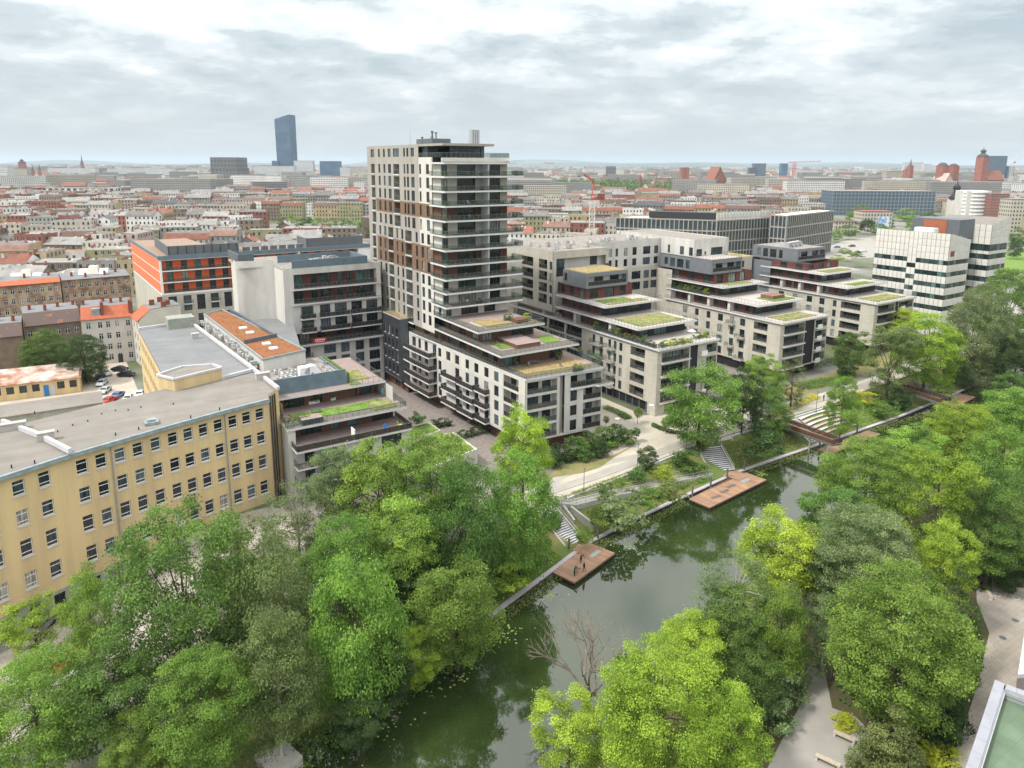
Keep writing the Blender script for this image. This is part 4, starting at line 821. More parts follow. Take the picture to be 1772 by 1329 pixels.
for z0, z1 in ((24.75, 27.9), (21.35, 24.45), (18.1, 21.05)): w5.fbox(fl_, 0.5, fl_.L-0.5, -0.05, -0.003, z0, z1)
w5.obj('cladding_panel', 'orangep', O)
wallmb(fl_, 0, fl_.L, 17.6, 28.2, []).obj('wall', 'whitep', O); g = MB(); g.fbox(fl_, 0, fl_.L+0.2, -0.25, -0.06, 28.2, 29.2); g.obj('cornice', 'bluegrey', O)
wallmb(fl_, 0, fl_.L, 0, 17.6, []).obj('wall', 'stone', O)
slab(O, [(24.4, 227.6), (92, 227.6), (92, 245), (44, 245), (40, 285), (22.1, 285)], 28.3, 28.5, 'whitep', 'gravelp', 'roof')
g = MB(); wallmb(Fr((92, 227.5), (92, 245)), 0, 17.5, 0, 28.3, [], g); wallmb(Fr((92, 245), (44, 245)), 0, 48, 0, 28.3, [], g); wallmb(Fr((44, 245), (40, 285)), 0, 40.2, 0, 28.3, [], g); wallmb(Fr((40, 285), (22, 285)), 0, 18, 0, 28.3, [], g); g.obj('wall', 'stone', O)
for x0, y0, x1, y1 in ((27.5, 230.5, 47.0, 230.8), (27.2, 230.5, 27.5, 262), (47.0, 230.5, 47.3, 244), (69, 232, 88, 232.3), (69, 232, 69.3, 243), (88, 232, 88.3, 243)): g = MB(); g.box(x0, y0, 28.52, x1, y1, 31.6); g.obj('roof_screen', 'dgrey', O)
pb = MB()
for i in range(9): pb.box(27.5+i*2.4, 230.35, 28.6, 27.62+i*2.4, 230.49, 31.6)
pb.obj('screen_post', 'black', O, kind='stuff')
for i in range(7): g = MB(); g.box(48.8+i*2.8, 231, 28.52, 50.8+i*2.8, 232.6, 30.0); g.obj('planter', 'dgrey', O)

M['pilep0'] = mat('sooty_cable_duct', (0.05, 0.05, 0.055), 0.7, 0.3, 1)
# ---------------------------------------------------------------- yellow office block
Y = Root('yellow_office_block', 'long yellow rendered block with grey felt roof, rows of white-framed windows and weather streaks', 'building', 26.4, 115.1)
YP = [(-20, 96.8), (-14, 100.0), (-8.8, 102.8), (-1.4, 106.3), (10.7, 110.6), (19.3, 113.3), (26.6, 115.15)]
wa = [-16.6, -13.4, -10.8, -7.84, -5.1, -0.9, 1.4, 3.75, 6.08, 8.46, 10.85, 13.06, 15.34, 17.62, 19.9, 22.12, 24.32]
rows = [(14.6, 16.6), (10.5, 12.6), (6.2, 8.5), (1.7, 4.0)]
sill = MB(); pl = MB(); gut = MB()
for p, q in zip(YP, YP[1:]):
    fr = Fr(p, q); k = fr.L/(q[0]-p[0]); ops = []
    for a in wa:
        if p[0] <= a+0.65 < q[0]:
            s0 = max(0.05, (a-p[0])*k); s1 = min(fr.L-0.05, s0+1.42)
            ops += [(s0, s1, z0, z1) for z0, z1 in rows]
            if a < 5 : ops.append((s0, s1, -2.7, -0.8))
    wallmb(fr, 0, fr.L, -0.35, 17.7, [o for o in ops if o[2] > 0], dep=0.3).obj('wall', 'yellow', Y); wallmb(fr, 0, fr.L, -4.2, -0.35, [o for o in ops if o[2] < 0], dep=0.3).obj('plinth', 'plinth', Y)
    for o in ops: win(Y, fr, *o, 'white' if o[2] > 0 else 'dark', 0.2); sill.fbox(fr, o[0]-0.08, o[1]+0.08, -0.12, -0.003, o[2]-0.16, o[2]-0.003) if o[2] > 0 else None
    gut.fbox(fr, 0, fr.L, -0.55, -0.003, 17.71, 18.0); gut.fbox(fr, 0, fr.L, -0.62, -0.3, 17.45, 17.7)
sill.obj('window_sill', 'coping', Y, kind='stuff'); gut.obj('gutter', 'zinc', Y)
back = [(28.9, 117.6), (28.0, 133.0), (24.8, 181.0), (13.6, 179.5), (13.6, 128.6), (2.9, 125.0), (-7.1, 121.6), (-9.6, 120.4), (-20, 116.5)]
rf = MB(); rf.face([(p[0], p[1], 18.02) for p in YP]+[(28.9, 117.6, 18.02), (28.0, 128.8, 18.35), (13.6, 128.6, 18.35), (2.9, 125, 18.35), (-7.1, 121.6, 18.35), (-20, 116.5, 18.35)]); rf.obj('roof', 'bitumen', Y)
rf = MB(); rf.face([(13.6, 129.0, 18.2), (28.0, 129.2, 18.2), (24.8, 181.0, 18.2), (13.6, 179.5, 18.2)]); rf.obj('roof', 'bitumen2', Y)
g = MB(); wallmb(Fr((26.6, 115.15), (28.9, 117.6)), 0, 3.37, -1.5, 18.6, [], g); g.obj('wall', 'yellow', Y)
fb_ = FrA(13.6); rws = [(b, b+1.3, z0, z1) for b in np.arange(132, 178, 2.9) for z0, z1 in rows]
strip(Y, fb_, 128.6, 179.5, 0, 18.0, rws, 'yellow', style='dark')
g = MB(); wallmb(Fr((24.8, 181), (13.6, 179.5)), 0, 11.3, 0, 18.2, [], g); wallmb(Fr((28.9, 117.6), (28.0, 133)), 0, 15.4, 0, 18.0, [], g); wallmb(Fr((28.0, 133), (24.8, 181)), 0, 48, 0, 18.2, [], g); wallmb(Fr((13.6, 128.6), (2.9, 125)), 0, 11.3, 0, 18.0, [], g); wallmb(Fr((2.9, 125), (-20, 116.5)), 0, 24.4, 0, 18.0, [], g); g.obj('wall', 'yellow', Y)
for p, q, z in (((28.9, 117.6), (28.0, 133.0), 18.6), ((28.0, 133.0), (24.8, 181.0), 18.6), ((24.8, 181), (13.6, 179.5), 18.5), ((21.9, 129.0), (28.0, 131.5), 18.55)): cp = MB(); cp.bar((*p, z), (*q, z), 0.5, 0.55); cp.obj('coping', 'coping', Y)
cp = MB()
q0 = pp(18.7, [(4, 728), (66, 751), (121, 779)])
for p, q in zip(q0, q0[1:]): cp.bar((*p, 18.6), (*q, 18.6), 0.45, 0.7)
cp.obj('coping', 'coping', Y)
rs = [(12.0, 130.2), (14.1, 126.0), (22.2, 129.0), (21.2, 131.9), (16.4, 133.4)]
g = MB(); g.prism(rs, 18.1, 20.3, 0, 1); g.obj('roof_house', ['yellow', 'bitumen'], Y)
g = MB()
for i in range(5):
    p, q = rs[i], rs[(i+1) % 5]; g.bar((*p, 20.45), (*q, 20.45), 0.35, 0.35)
g.obj('coping', 'coping', Y)
for a, b in ((3.41, 108.0), (19.37, 113.3)):
    a_, b_2 = a-0.03, b-0.18; dp = MB(); dp.tube((a_, b_2, -3 if a < 10 else 0), (a_, b_2, 17.6), 0.09, 0.09, 8); dp.obj('downpipe', 'zinc', Y)
for dx in (0.0, 0.5, 1.0): dp = MB(); dp.tube((26.9+dx, 115.2+dx*1.05, -0.5), (26.9+dx, 115.2+dx*1.05, 18.2), 0.12, 0.12, 8); dp.obj('downpipe', 'pilep0', Y)
for px_, z in (((438, 630), 18.2), ((262, 732), 18.15)): x, y = pp(z, [px_])[0]; g = MB(); g.box(x-0.9, y-0.9, 18.1, x+0.9, y+0.9, 18.5); g.box(x-0.55, y-0.55, 18.5, x+0.55, y+0.55, 18.8); g.obj('roof_hatch', 'zinc', Y)
for px_, w in (((338, 585), 0.7), ((80, 760), 1.0), ((16, 745), 2.0), ((455, 655), 1.2)): x, y = pp(18.3, [px_])[0]; g = MB(); g.box(x-w, y-0.45, 18.1, x+w, y+0.45, 19.3); g.box(x-w-0.1, y-0.55, 19.3, x+w+0.1, y+0.55, 19.42); g.obj('chimney', 'concrete', Y)
vt = MB()
for u, v in ((60, 800), (100, 748), (126, 737), (152, 730), (176, 718), (200, 712), (222, 711), (244, 706), (300, 700), (200, 752), (240, 742), (330, 722), (380, 708), (60, 715), (20, 808)):
    x, y = pp(18.2, [(u, v)])[0]; vt.tube((x, y, 18.05), (x, y, 18.5), 0.09, 0.09, 6, 0, True)
vt.obj('roof_vent', 'black', Y, kind='stuff')
rm = pp(18.2, [(335, 545)])[0]; g = MB(); g.box(19.5, 176, 18.21, 25.2, 180.5, 20.6); g.obj('roof_house', 'plinth', Y)
# ---------------------------------------------------------------- vegetation
def leafmat(name, c1, c2, trans=0.42):
    c1 = tuple(min(.75, x*1.12) for x in c1)
    m = bpy.data.materials.new(name); m.use_nodes = True; t = m.node_tree; t.nodes.clear(); o = t.nodes.new('ShaderNodeOutputMaterial')
    at_ = t.nodes.new('ShaderNodeAttribute'); at_.attribute_name = 'tint'; oi = t.nodes.new('ShaderNodeObjectInfo')
    rp = t.nodes.new('ShaderNodeValToRGB'); rp.color_ramp.elements[0].color = (*c2, 1); rp.color_ramp.elements[1].color = (*c1, 1); t.links.new(at_.outputs['Fac'], rp.inputs[0])
    hs = t.nodes.new('ShaderNodeHueSaturation'); mr = t.nodes.new('ShaderNodeMapRange'); mr.inputs[3].default_value = 0.8; mr.inputs[4].default_value = 1.2; t.links.new(oi.outputs['Random'], mr.inputs[0]); t.links.new(mr.outputs[0], hs.inputs['Value'])
    m2 = t.nodes.new('ShaderNodeMapRange'); m2.inputs[3].default_value = 0.485; m2.inputs[4].default_value = 0.515; ml = t.nodes.new('ShaderNodeMath'); ml.operation = 'FRACT'; m3 = t.nodes.new('ShaderNodeMath'); m3.operation = 'MULTIPLY'; m3.inputs[1].default_value = 7.3
    t.links.new(oi.outputs['Random'], m3.inputs[0]); t.links.new(m3.outputs[0], ml.inputs[0]); t.links.new(ml.outputs[0], m2.inputs[0]); t.links.new(m2.outputs[0], hs.inputs['Hue']); t.links.new(rp.outputs[0], hs.inputs['Color'])
    d = t.nodes.new('ShaderNodeBsdfPrincipled'); d.inputs['Roughness'].default_value = 0.55; d.inputs['Specular IOR Level'].default_value = 0.25; t.links.new(hs.outputs[0], d.inputs['Base Color'])
    tr = t.nodes.new('ShaderNodeBsdfTranslucent'); t.links.new(hs.outputs[0], tr.inputs[0]); mx = t.nodes.new('ShaderNodeMixShader'); mx.inputs[0].default_value = trans
    t.links.new(d.outputs[0], mx.inputs[1]); t.links.new(tr.outputs[0], mx.inputs[2]); t.links.new(mx.outputs[0], o.inputs[0]); return m
LM = {'lime': leafmat('lime_leaves', (0.40, 0.52, 0.06), (0.15, 0.235, 0.025)), 'fresh': leafmat('fresh_leaves', (0.28, 0.43, 0.075), (0.085, 0.165, 0.027)),
      'mid': leafmat('mid_green_leaves', (0.18, 0.30, 0.062), (0.05, 0.105, 0.022)), 'dark': leafmat('dark_leaves', (0.098, 0.165, 0.045), (0.026, 0.058, 0.016)),
      'grey': leafmat('grey_green_leaves', (0.30, 0.385, 0.16), (0.10, 0.16, 0.06)), 'olive': leafmat('olive_leaves', (0.26, 0.315, 0.10), (0.10, 0.135, 0.045)),
      'yellow': leafmat('yellow_leaves', (0.56, 0.53, 0.05), (0.32, 0.38, 0.03)), 'purple': leafmat('purple_leaves', (0.19, 0.035, 0.05), (0.07, 0.02, 0.022)), 'rustleaf': leafmat('rusty_sedum_leaves', (0.33, 0.12, 0.055), (0.22, 0.15, 0.05)),
      'drytuft': leafmat('dry_tufts', (0.36, 0.27, 0.13), (0.24, 0.20, 0.09)), 'reed': leafmat('reed_leaves', (0.27, 0.33, 0.08), (0.10, 0.14, 0.04)), 'far': leafmat('far_leaves', (0.15, 0.225, 0.06), (0.045, 0.085, 0.027), 0.2)}
rg = np.random.default_rng(5)
def leafmesh(name, P, S, D, tint, up=0.75):
    n = len(P); r1 = rg.normal(size=(n, 3)); nr = D*0.75+r1*0.62; nr[:, 2] += up; nr /= np.linalg.norm(nr, axis=1)[:, None]
    r2 = rg.normal(size=(n, 3)); x = np.cross(nr, r2); x /= np.linalg.norm(x, axis=1)[:, None]; y = np.cross(nr, x)
    s = S[:, None]; asp = rg.uniform(0.45, 0.75, n)[:, None]
    V = np.stack([P-x*s, P-y*s*asp-nr*s*0.15, P+x*s, P+y*s*asp-nr*s*0.15], 1).reshape(-1, 3)
    me = bpy.data.meshes.new(name); me.vertices.add(4*n); me.vertices.foreach_set('co', V.astype(np.float32).ravel()); me.loops.add(4*n); me.loops.foreach_set('vertex_index', np.arange(4*n, dtype=np.int32))
    me.polygons.add(n); me.polygons.foreach_set('loop_start', np.arange(0, 4*n, 4, dtype=np.int32)); me.polygons.foreach_set('loop_total', np.full(n, 4, dtype=np.int32))
    me.update(calc_edges=True); a = me.attributes.new('tint', 'FLOAT', 'FACE'); a.data.foreach_set('value', np.clip(tint, 0, 1).astype(np.float32)); return me
def crown(name, shape='round', n=15000, puffs=80, leaf=0.036, pr=(0.16, 0.30), fill=1.0):
    """unit crown: horizontal radius 1, height 2*h, centre at origin"""
    cs = []; tries = 0
    while len(cs) < puffs and tries < 9000:
        tries += 1; p = rg.uniform(-1, 1, 3); t = (p[2]+1)/2
        if shape == 'round': R = math.sqrt(max(0, 1-abs(p[2])**2.3))
        elif shape == 'tall': R = (0.35+0.65*math.sin(math.pi*min(1, t*0.9+0.12)))*(1 if t < 0.8 else (1-t)/0.2*0.7+0.3)
        elif shape == 'cone': R = max(0.08, (1-t)**0.75)*1.0
        elif shape == 'umb': R = math.sqrt(max(0, 1-(p[2]*0.5+0.0)**2))*(0.55+0.45*t) if p[2] < 0.75 else 0.75
        else: R = math.sqrt(max(0, 1-p[2]**2))
        q = math.hypot(p[0], p[1])
        if q > R*0.95 or (q < R*0.45 and abs(p[2]) < 0.55 and rg.random() < 0.75): continue
        if any((p[0]-c[0])**2+(p[1]-c[1])**2+(p[2]-c[2])**2 < 0.02 for c in cs): continue
        cs.append((p[0], p[1], p[2], rg.uniform(*pr)))
    cs = np.array(cs); w = cs[:, 3]**2; w /= w.sum(); k = rg.choice(len(cs), n, p=w); C_ = cs[k]
    d = rg.normal(size=(n, 3)); d[:, 2] = np.where(d[:, 2] < -0.4, -d[:, 2]*0.6, d[:, 2]); d /= np.linalg.norm(d, axis=1)[:, None]
    outw = C_[:, :3]/(np.linalg.norm(C_[:, :3], axis=1)[:, None]+1e-6); d = d+outw*0.45; d /= np.linalg.norm(d, axis=1)[:, None]
    rr = C_[:, 3]*(1-np.abs(rg.normal(0, 0.28, n))*fill).clip(0.15, 1.25)*rg.uniform(0.85, 1.12, n)*np.where(rg.random(n) < 0.13, rg.uniform(1.1, 1.6, n), 1.0)
    P = C_[:, :3]+d*rr[:, None]*np.array([1.15, 1.15, 0.82]); pt = rg.uniform(0.15, 0.75, len(cs))[k]
    return leafmesh(name, P, rg.uniform(0.65, 1.25, n)*leaf, d, pt+rg.normal(0, 0.2, n)), cs
def trunkmesh(name, cs, zs, base, r=0.05, lean=0.0, limbs=9, m='bark', tr=None):
    """limbs from the ground (z = -base) to the puffs; unit space with vertical scale zs"""
    mb = MB(); fork = np.array([lean*0.5, 0, -zs*0.55]); mb.tube((0, 0, -base), tuple(fork), r, r*0.72, 8)
    sel = cs[rg.permutation(len(cs))[:limbs]]
    top = np.array([lean, 0, zs*0.35]); mb.tube(tuple(fork), tuple(top), r*0.7, r*0.25, 7); mb.tube(tuple(top), (lean*1.2, 0.05, zs*0.8), r*0.25, r*0.06, 5)
    for c in sel:
        e_ = np.array([c[0], c[1], c[2]*zs]); t = rg.uniform(0, 0.7); s_ = fork*(1-t)+top*t; mid = (s_+e_)/2+np.array([0, 0, 0.05]); mb.tube(tuple(s_), tuple(mid), r*0.36, r*0.22, 6); mb.tube(tuple(mid), tuple(e_), r*0.22, r*0.06, 5)
    return mb.mesh(name, [m])
VAR = {}
def variants():
    for key, shape, cnt, n, puffs, leaf, pr, zs, limbs, fill in (('round', 'round', 4, 30000, 105, 0.0235, (0.12, 0.27), 0.95, 10, 1.1), ('big', 'round', 4, 60000, 230, 0.0168, (0.10, 0.21), 0.9, 14, 1.0), ('tall', 'tall', 3, 30000, 105, 0.0235, (0.17, 0.32), 1.0, 9, 1.0),
                                                   ('cone', 'cone', 2, 24000, 90, 0.027, (0.14, 0.26), 1.0, 7, 1.0), ('open', 'umb', 3, 22000, 80, 0.022, (0.12, 0.24), 0.9, 13, 1.6), ('thin', 'tall', 2, 15000, 70, 0.019, (0.16, 0.3), 1.0, 12, 2.6)):
        VAR[key] = []
        for i in range(cnt):
            me, cs = crown('crown', shape, n, puffs, leaf, pr, fill); VAR[key].append((me, cs, limbs))
    VAR['bush'] = [crown('bush', 'round', 1500, 26, 0.085, (0.25, 0.42))[0] for _ in range(3)]; VAR['small'] = [crown('crown', 'round', 4200, 40, 0.052, (0.2, 0.34))[0] for _ in range(4)]
variants()
_LP = bpy.data.materials.new('leaf_slot')
def setleaf(o, col): o.material_slots[0].link = 'OBJECT'; o.material_slots[0].material = LM[col]
def crownobj(name, kind, i, col):
    src = VAR[kind][i]; me = src[0] if isinstance(src, tuple) else src
    if not me.materials: me.materials.append(_LP)
    o = bpy.data.objects.new(name, me); COL.objects.link(o); setleaf(o, col); return o
_TM = {}
VC = {}
def tree(u, v, hw, hh, zc, kind='round', col='mid', label='', gz=None, group=None, bark='bark', cat='tree', var=None, name='tree', foot=None):
    """crown centre at pixel (u, v), crown half-width/half-height hw, hh in photo pixels, zc height of the crown centre"""
    p = at(u, v, zc); dist = (Vector((p[0], p[1], zc-CAM_H))).dot(Vector(tuple(_F))); R_ = 0.93*hw*dist/F_PX; a, b = AB(p[0], p[1]); g = gh(a, b) if gz is None else gz
    Hh = min(hh*dist/F_PX*1.03, (zc-g)*0.96)
    V_ = VAR[kind]; VC[kind] = VC.get(kind, -1)+1; i = (VC[kind] if var is None else var) % len(V_)
    t = empty(name, (p[0], p[1], g), 0.0, label, cat, group)
    th_ = RND.uniform(0, 6.28); o = crownobj('crown', kind, i, col); o.parent = t; o.location = (0, 0, zc-g); o.rotation_euler = (0, 0, th_); o.scale = (R_, R_, Hh)
    if isinstance(V_[i], tuple):
        k = (kind, i, bark)
        if k not in _TM: _TM[k] = trunkmesh('trunk', V_[i][1], 1.0, 1.0, 0.04 if kind in ('big', 'open') else 0.045, 0.0, V_[i][2], bark)
        o2 = bpy.data.objects.new('trunk', _TM[k]); COL.objects.link(o2); o2.parent = t; o2.location = (0, 0, zc-g); o2.rotation_euler = (0, 0, th_); o2.scale = (R_, R_, Hh)
        # extend down to the ground
        if zc-g > Hh:
            mb = MB(); mb.tube((0, 0, -0.3), (0, 0, zc-g-Hh*0.97), R_*0.062, R_*0.046, 9); o3 = bpy.data.objects.new('trunk', mb.mesh('trunk', [bark])); COL.objects.link(o3); o3.parent = t
    return t
def bush(u, v, hw, zc, col='mid', label='', group=None, hh=0.8, cat='shrub', name='shrub', gz=None):
    p = at(u, v, zc); dist = Vector((p[0], p[1], zc-CAM_H)).dot(Vector(tuple(_F))); R_ = hw*dist/F_PX; return bushw(p, R_, col, label, group, hh, cat, name)
def bushw(p, R_, col='mid', label='', group=None, hh=0.8, cat='shrub', name='shrub'):
    i = RND.randrange(3); o = crownobj(name, 'bush', i, col); o.location = p; o.scale = (R_, R_, R_*hh); o.rotation_euler = (0, 0, RND.uniform(0, 6.28))
    return meta(o, label, cat, group)
TR = [  # left bank, front to back
 (60, 1235, 105, 105, 6, 'big', 'fresh', 'broad green tree filling the bottom left corner'),
 (232, 1295, 58, 55, 4, 'round', 'fresh', 'small fresh green tree at the bottom edge, left of the concrete block'),
 (185, 1215, 85, 85, 6, 'round', 'mid', 'mid green tree below the slim bright one, in front of the parked cars'),
 (350, 1230, 95, 105, 6, 'big', 'fresh', 'green tree at the bottom between the willow and the dark elm'),
 (478, 1165, 74, 112, 7, 'tall', 'olive', 'drooping olive-green willow near the concrete block by the water', 'barkp'),
 (618, 1238, 52, 46, 1, 'round', 'dark', 'dark low tree leaning over the water by the lily pads'),
 (612, 1100, 82, 165, 7, 'tall', 'fresh', 'tall pointed light green tree nearest the canal left of the sheet-pile wall'),
 (722, 1140, 44, 50, 0.5, 'round', 'lime', 'small yellow-green tree at the end of the sheet-pile wall'),
 (672, 1160, 45, 60, 2, 'round', 'dark', 'small dark blue-green tree between the pointed tree and the bank'),
 (715, 1010, 60, 75, 3, 'round', 'dark', 'dark elder growing between the light green trees above the bank wall'),
 (790, 1060, 82, 90, 4, 'round', 'fresh', 'bushy green tree hanging over the middle of the sheet-pile wall'),
 (462, 1050, 80, 132, 9, 'tall', 'olive', 'olive-green willow right of the big dark elm', 'barkp'),
 (318, 1040, 132, 168, 10, 'big', 'mid', 'big dense elm standing in front of the yellow block'),
 (156, 1070, 44, 92, 7, 'tall', 'fresh', 'slim bright green tree close to the plinth of the yellow block'),
 (62, 1110, 68, 62, 5, 'open', 'lime', 'loose yellow-green tree at the left edge below the yellow wall'),
 (700, 950, 72, 90, 7, 'round', 'fresh', 'leafy light green tree in the middle of the left bank group'),
 (800, 905, 72, 120, 9, 'tall', 'mid', 'tall mid green tree just left of the locust by the stairs'),
 (600, 965, 62, 85, 8, 'tall', 'fresh', 'narrow light green tree above the pointed tree'),
 (515, 900, 72, 82, 8, 'thin', 'grey', 'half bare pale tree in front of the drainpipes', 'barkp'),
 (545, 1010, 45, 50, 5, 'round', 'mid', 'small round tree between the willow and the narrow tree'),
 (745, 835, 88, 82, 11, 'big', 'fresh', 'wide light green tree hiding the sedum pavilion'),
 (655, 845, 72, 80, 10, 'round', 'fresh', 'light green tree before the corner of the white terraced building'),
 (455, 940, 60, 62, 6, 'thin', 'olive', 'half bare birch-like tree left of the drainpipes', 'barkp'), (552, 905, 50, 60, 7, 'thin', 'olive', 'thin olive tree in front of the white column', 'barkp'),
 (395, 985, 45, 60, 6, 'round', 'mid', 'green tree behind the right shoulder of the dark elm'),
 (585, 838, 52, 66, 9, 'round', 'grey', 'pale tree left of the yellow-green one before the white balconies', 'barkp'),
 (905, 775, 52, 66, 13, 'round', 'lime', 'top-heavy locust tree rising in front of the tower podium'),
 (900, 890, 66, 108, 7.5, 'round', 'fresh', 'large locust crown shading the first stairs to the water'),
 # promenade
 (1212, 697, 72, 66, 9.5, 'round', 'fresh', 'large spreading oak standing on the promenade edge'),
 (1287, 692, 33, 54, 7.5, 'round', 'dark', 'dark compact lime tree right of the big oak'),
 (1332, 712, 36, 64, 4.5, 'tall', 'mid', 'slender ash with drooping skirt above the grassy slope'),
 (1322, 655, 34, 38, 8, 'round', 'fresh', 'fresh green tree before the middle stepped building'),
 (1372, 655, 30, 42, 7, 'thin', 'olive', 'greyish tree behind the slender ash'),
 (1458, 702, 29, 50, 4.5, 'round', 'fresh', 'upright young tree growing among the curved seating steps'),
 (1468, 612, 30, 36, 6, 'round', 'mid', 'mid green tree between the middle and the farthest stepped building'),
 (1540, 628, 56, 58, 8, 'open', 'olive', 'wide tree with brownish seed clusters above the far balcony'),
 (1605, 608, 60, 64, 9, 'round', 'lime', 'leaning bright green tree over the far jetty'),
 (1555, 555, 40, 24, 9, 'round', 'lime', 'yellow-green treetop below the striped office building'),
 (1692, 588, 58, 88, 10, 'big', 'grey', 'tall grey-green tree right of the striped office building'),
 (1740, 545, 55, 75, 13, 'big', 'fresh', 'broad green tree at the right edge beside the far meadow'),
 (1760, 625, 40, 46, 6, 'round', 'dark', 'dark tree with a bare forked trunk at the right edge'),
 (1560, 690, 22, 30, 0, 'round', 'dark', 'dark bushy tree on the slope right of the third jetty'),
 (1120, 793, 18, 26, 2.2, 'round', 'dark', 'small egg-shaped hornbeam beside the cycle path'),
 # right bank
 (1145, 1245, 118, 125, 8, 'big', 'lime', 'huge bright yellow-green tree at the bottom on the right bank'),
 (985, 1275, 80, 62, 4, 'open', 'lime', 'pale yellow-green tree leaning over the water at the bottom'),
 (1262, 1270, 70, 75, 6, 'round', 'lime', 'yellow-green tree left of the park path'),
 (1195, 1120, 62, 52, 7, 'round', 'lime', 'bright tree right of the dead branches'),
 (1090, 1175, 32, 48, 4, 'round', 'dark', 'dark green elder beside the dead tree'),
 (1272, 1020, 66, 78, 10, 'thin', 'grey', 'silvery willow with a pale forked trunk above the water', 'barkp'),
 (1270, 1080, 60, 66, 7, 'round', 'mid', 'dull green tree under the silvery willow'),
 (1352, 960, 74, 72, 10, 'round', 'lime', 'bright tree on the right bank facing the second jetty'),
 (1352, 1090, 46, 92, 7, 'tall', 'fresh', 'upright bright green tree left of the park path'),
 (1290, 1170, 60, 60, 5, 'round', 'mid', 'green tree behind the huge yellow-green one'),
 (1490, 965, 92, 85, 12, 'big', 'grey', 'large pale grey-green tree in the middle of the right bank'),
 (1560, 1115, 122, 130, 10, 'big', 'fresh', 'biggest round tree beside the benches'),
 (1448, 1080, 42, 58, 7, 'round', 'grey', 'pale tree behind the left shoulder of the biggest round tree'),
 (1655, 1075, 52, 92, 8, 'cone', 'dark', 'dark spiky yew along the paved walk'),
 (1625, 1190, 58, 85, 5, 'cone', 'dark', 'second dark yew, just above the yellow flower bed'),
 (1545, 1290, 75, 68, 4, 'cone', 'olive', 'spreading olive-coloured yew at the bottom edge'),
 (1445, 905, 62, 60, 10, 'round', 'mid', 'rounded tree between the bright one and the pale one'),
 (1500, 830, 82, 68, 11, 'big', 'fresh', 'light green tree opposite the third jetty'),
 (1405, 905, 30, 45, 6, 'open', 'lime', 'small bright branch-ended tree reaching over the water'),
 (1620, 880, 72, 92, 12, 'open', 'lime', 'yellowish tree with airy crown on the right bank'),
 (1580, 790, 62, 48, 11, 'round', 'fresh', 'tree behind the light green one, opposite the footbridge deck'),
 (1665, 760, 66, 62, 12, 'big', 'lime', 'broad yellow-green tree opposite the far jetty'),
 (1745, 722, 54, 50, 12, 'round', 'fresh', 'fresh green tree at the right edge above the canal end'),
 (1735, 800, 60, 66, 12, 'round', 'fresh', 'soft green tree at the right edge of the right bank'),
 (1720, 900, 72, 92, 10, 'big', 'mid', 'dense mid green tree at the right edge above the paved walk'),
 (1640, 970, 50, 66, 10, 'round', 'lime', 'yellow-green tree above the dark yew'),
 (1745, 985, 45, 34, 3, 'round', 'dark', 'low dark tree behind the lamp post'),
 (1420, 1010, 36, 60, 8, 'round', 'grey', 'small pale tree left of the large grey-green tree'),
 (1748, 672, 30, 28, 4, 'round', 'mid', 'shady tree at the far end of the canal'),
 (1652, 640, 20, 20, 3, 'round', 'mid', 'bushy tree right of the leaning bright tree'),
]
for t_ in TR: tree(*t_[:7], label=t_[7], bark=t_[8] if len(t_) > 8 else 'bark')
for (u, v, hw, hh, zc, col, lab) in ((1104, 714, 8, 9, 2.6, 'fresh', 'small round street tree at the foot of the stone corner'), (1153, 732, 9, 9, 2.4, 'fresh', 'small round street tree over the clipped hedge on the plaza'), (1049, 726, 6, 6, 2.2, 'olive', 'thin sapling beside the tower podium'), (1101, 748, 8, 8, 2.2, 'mid', 'young tree in a ring of soil on the plaza')):
    tree(u, v, hw, hh, zc, 'round', col, lab, gz=0.0)
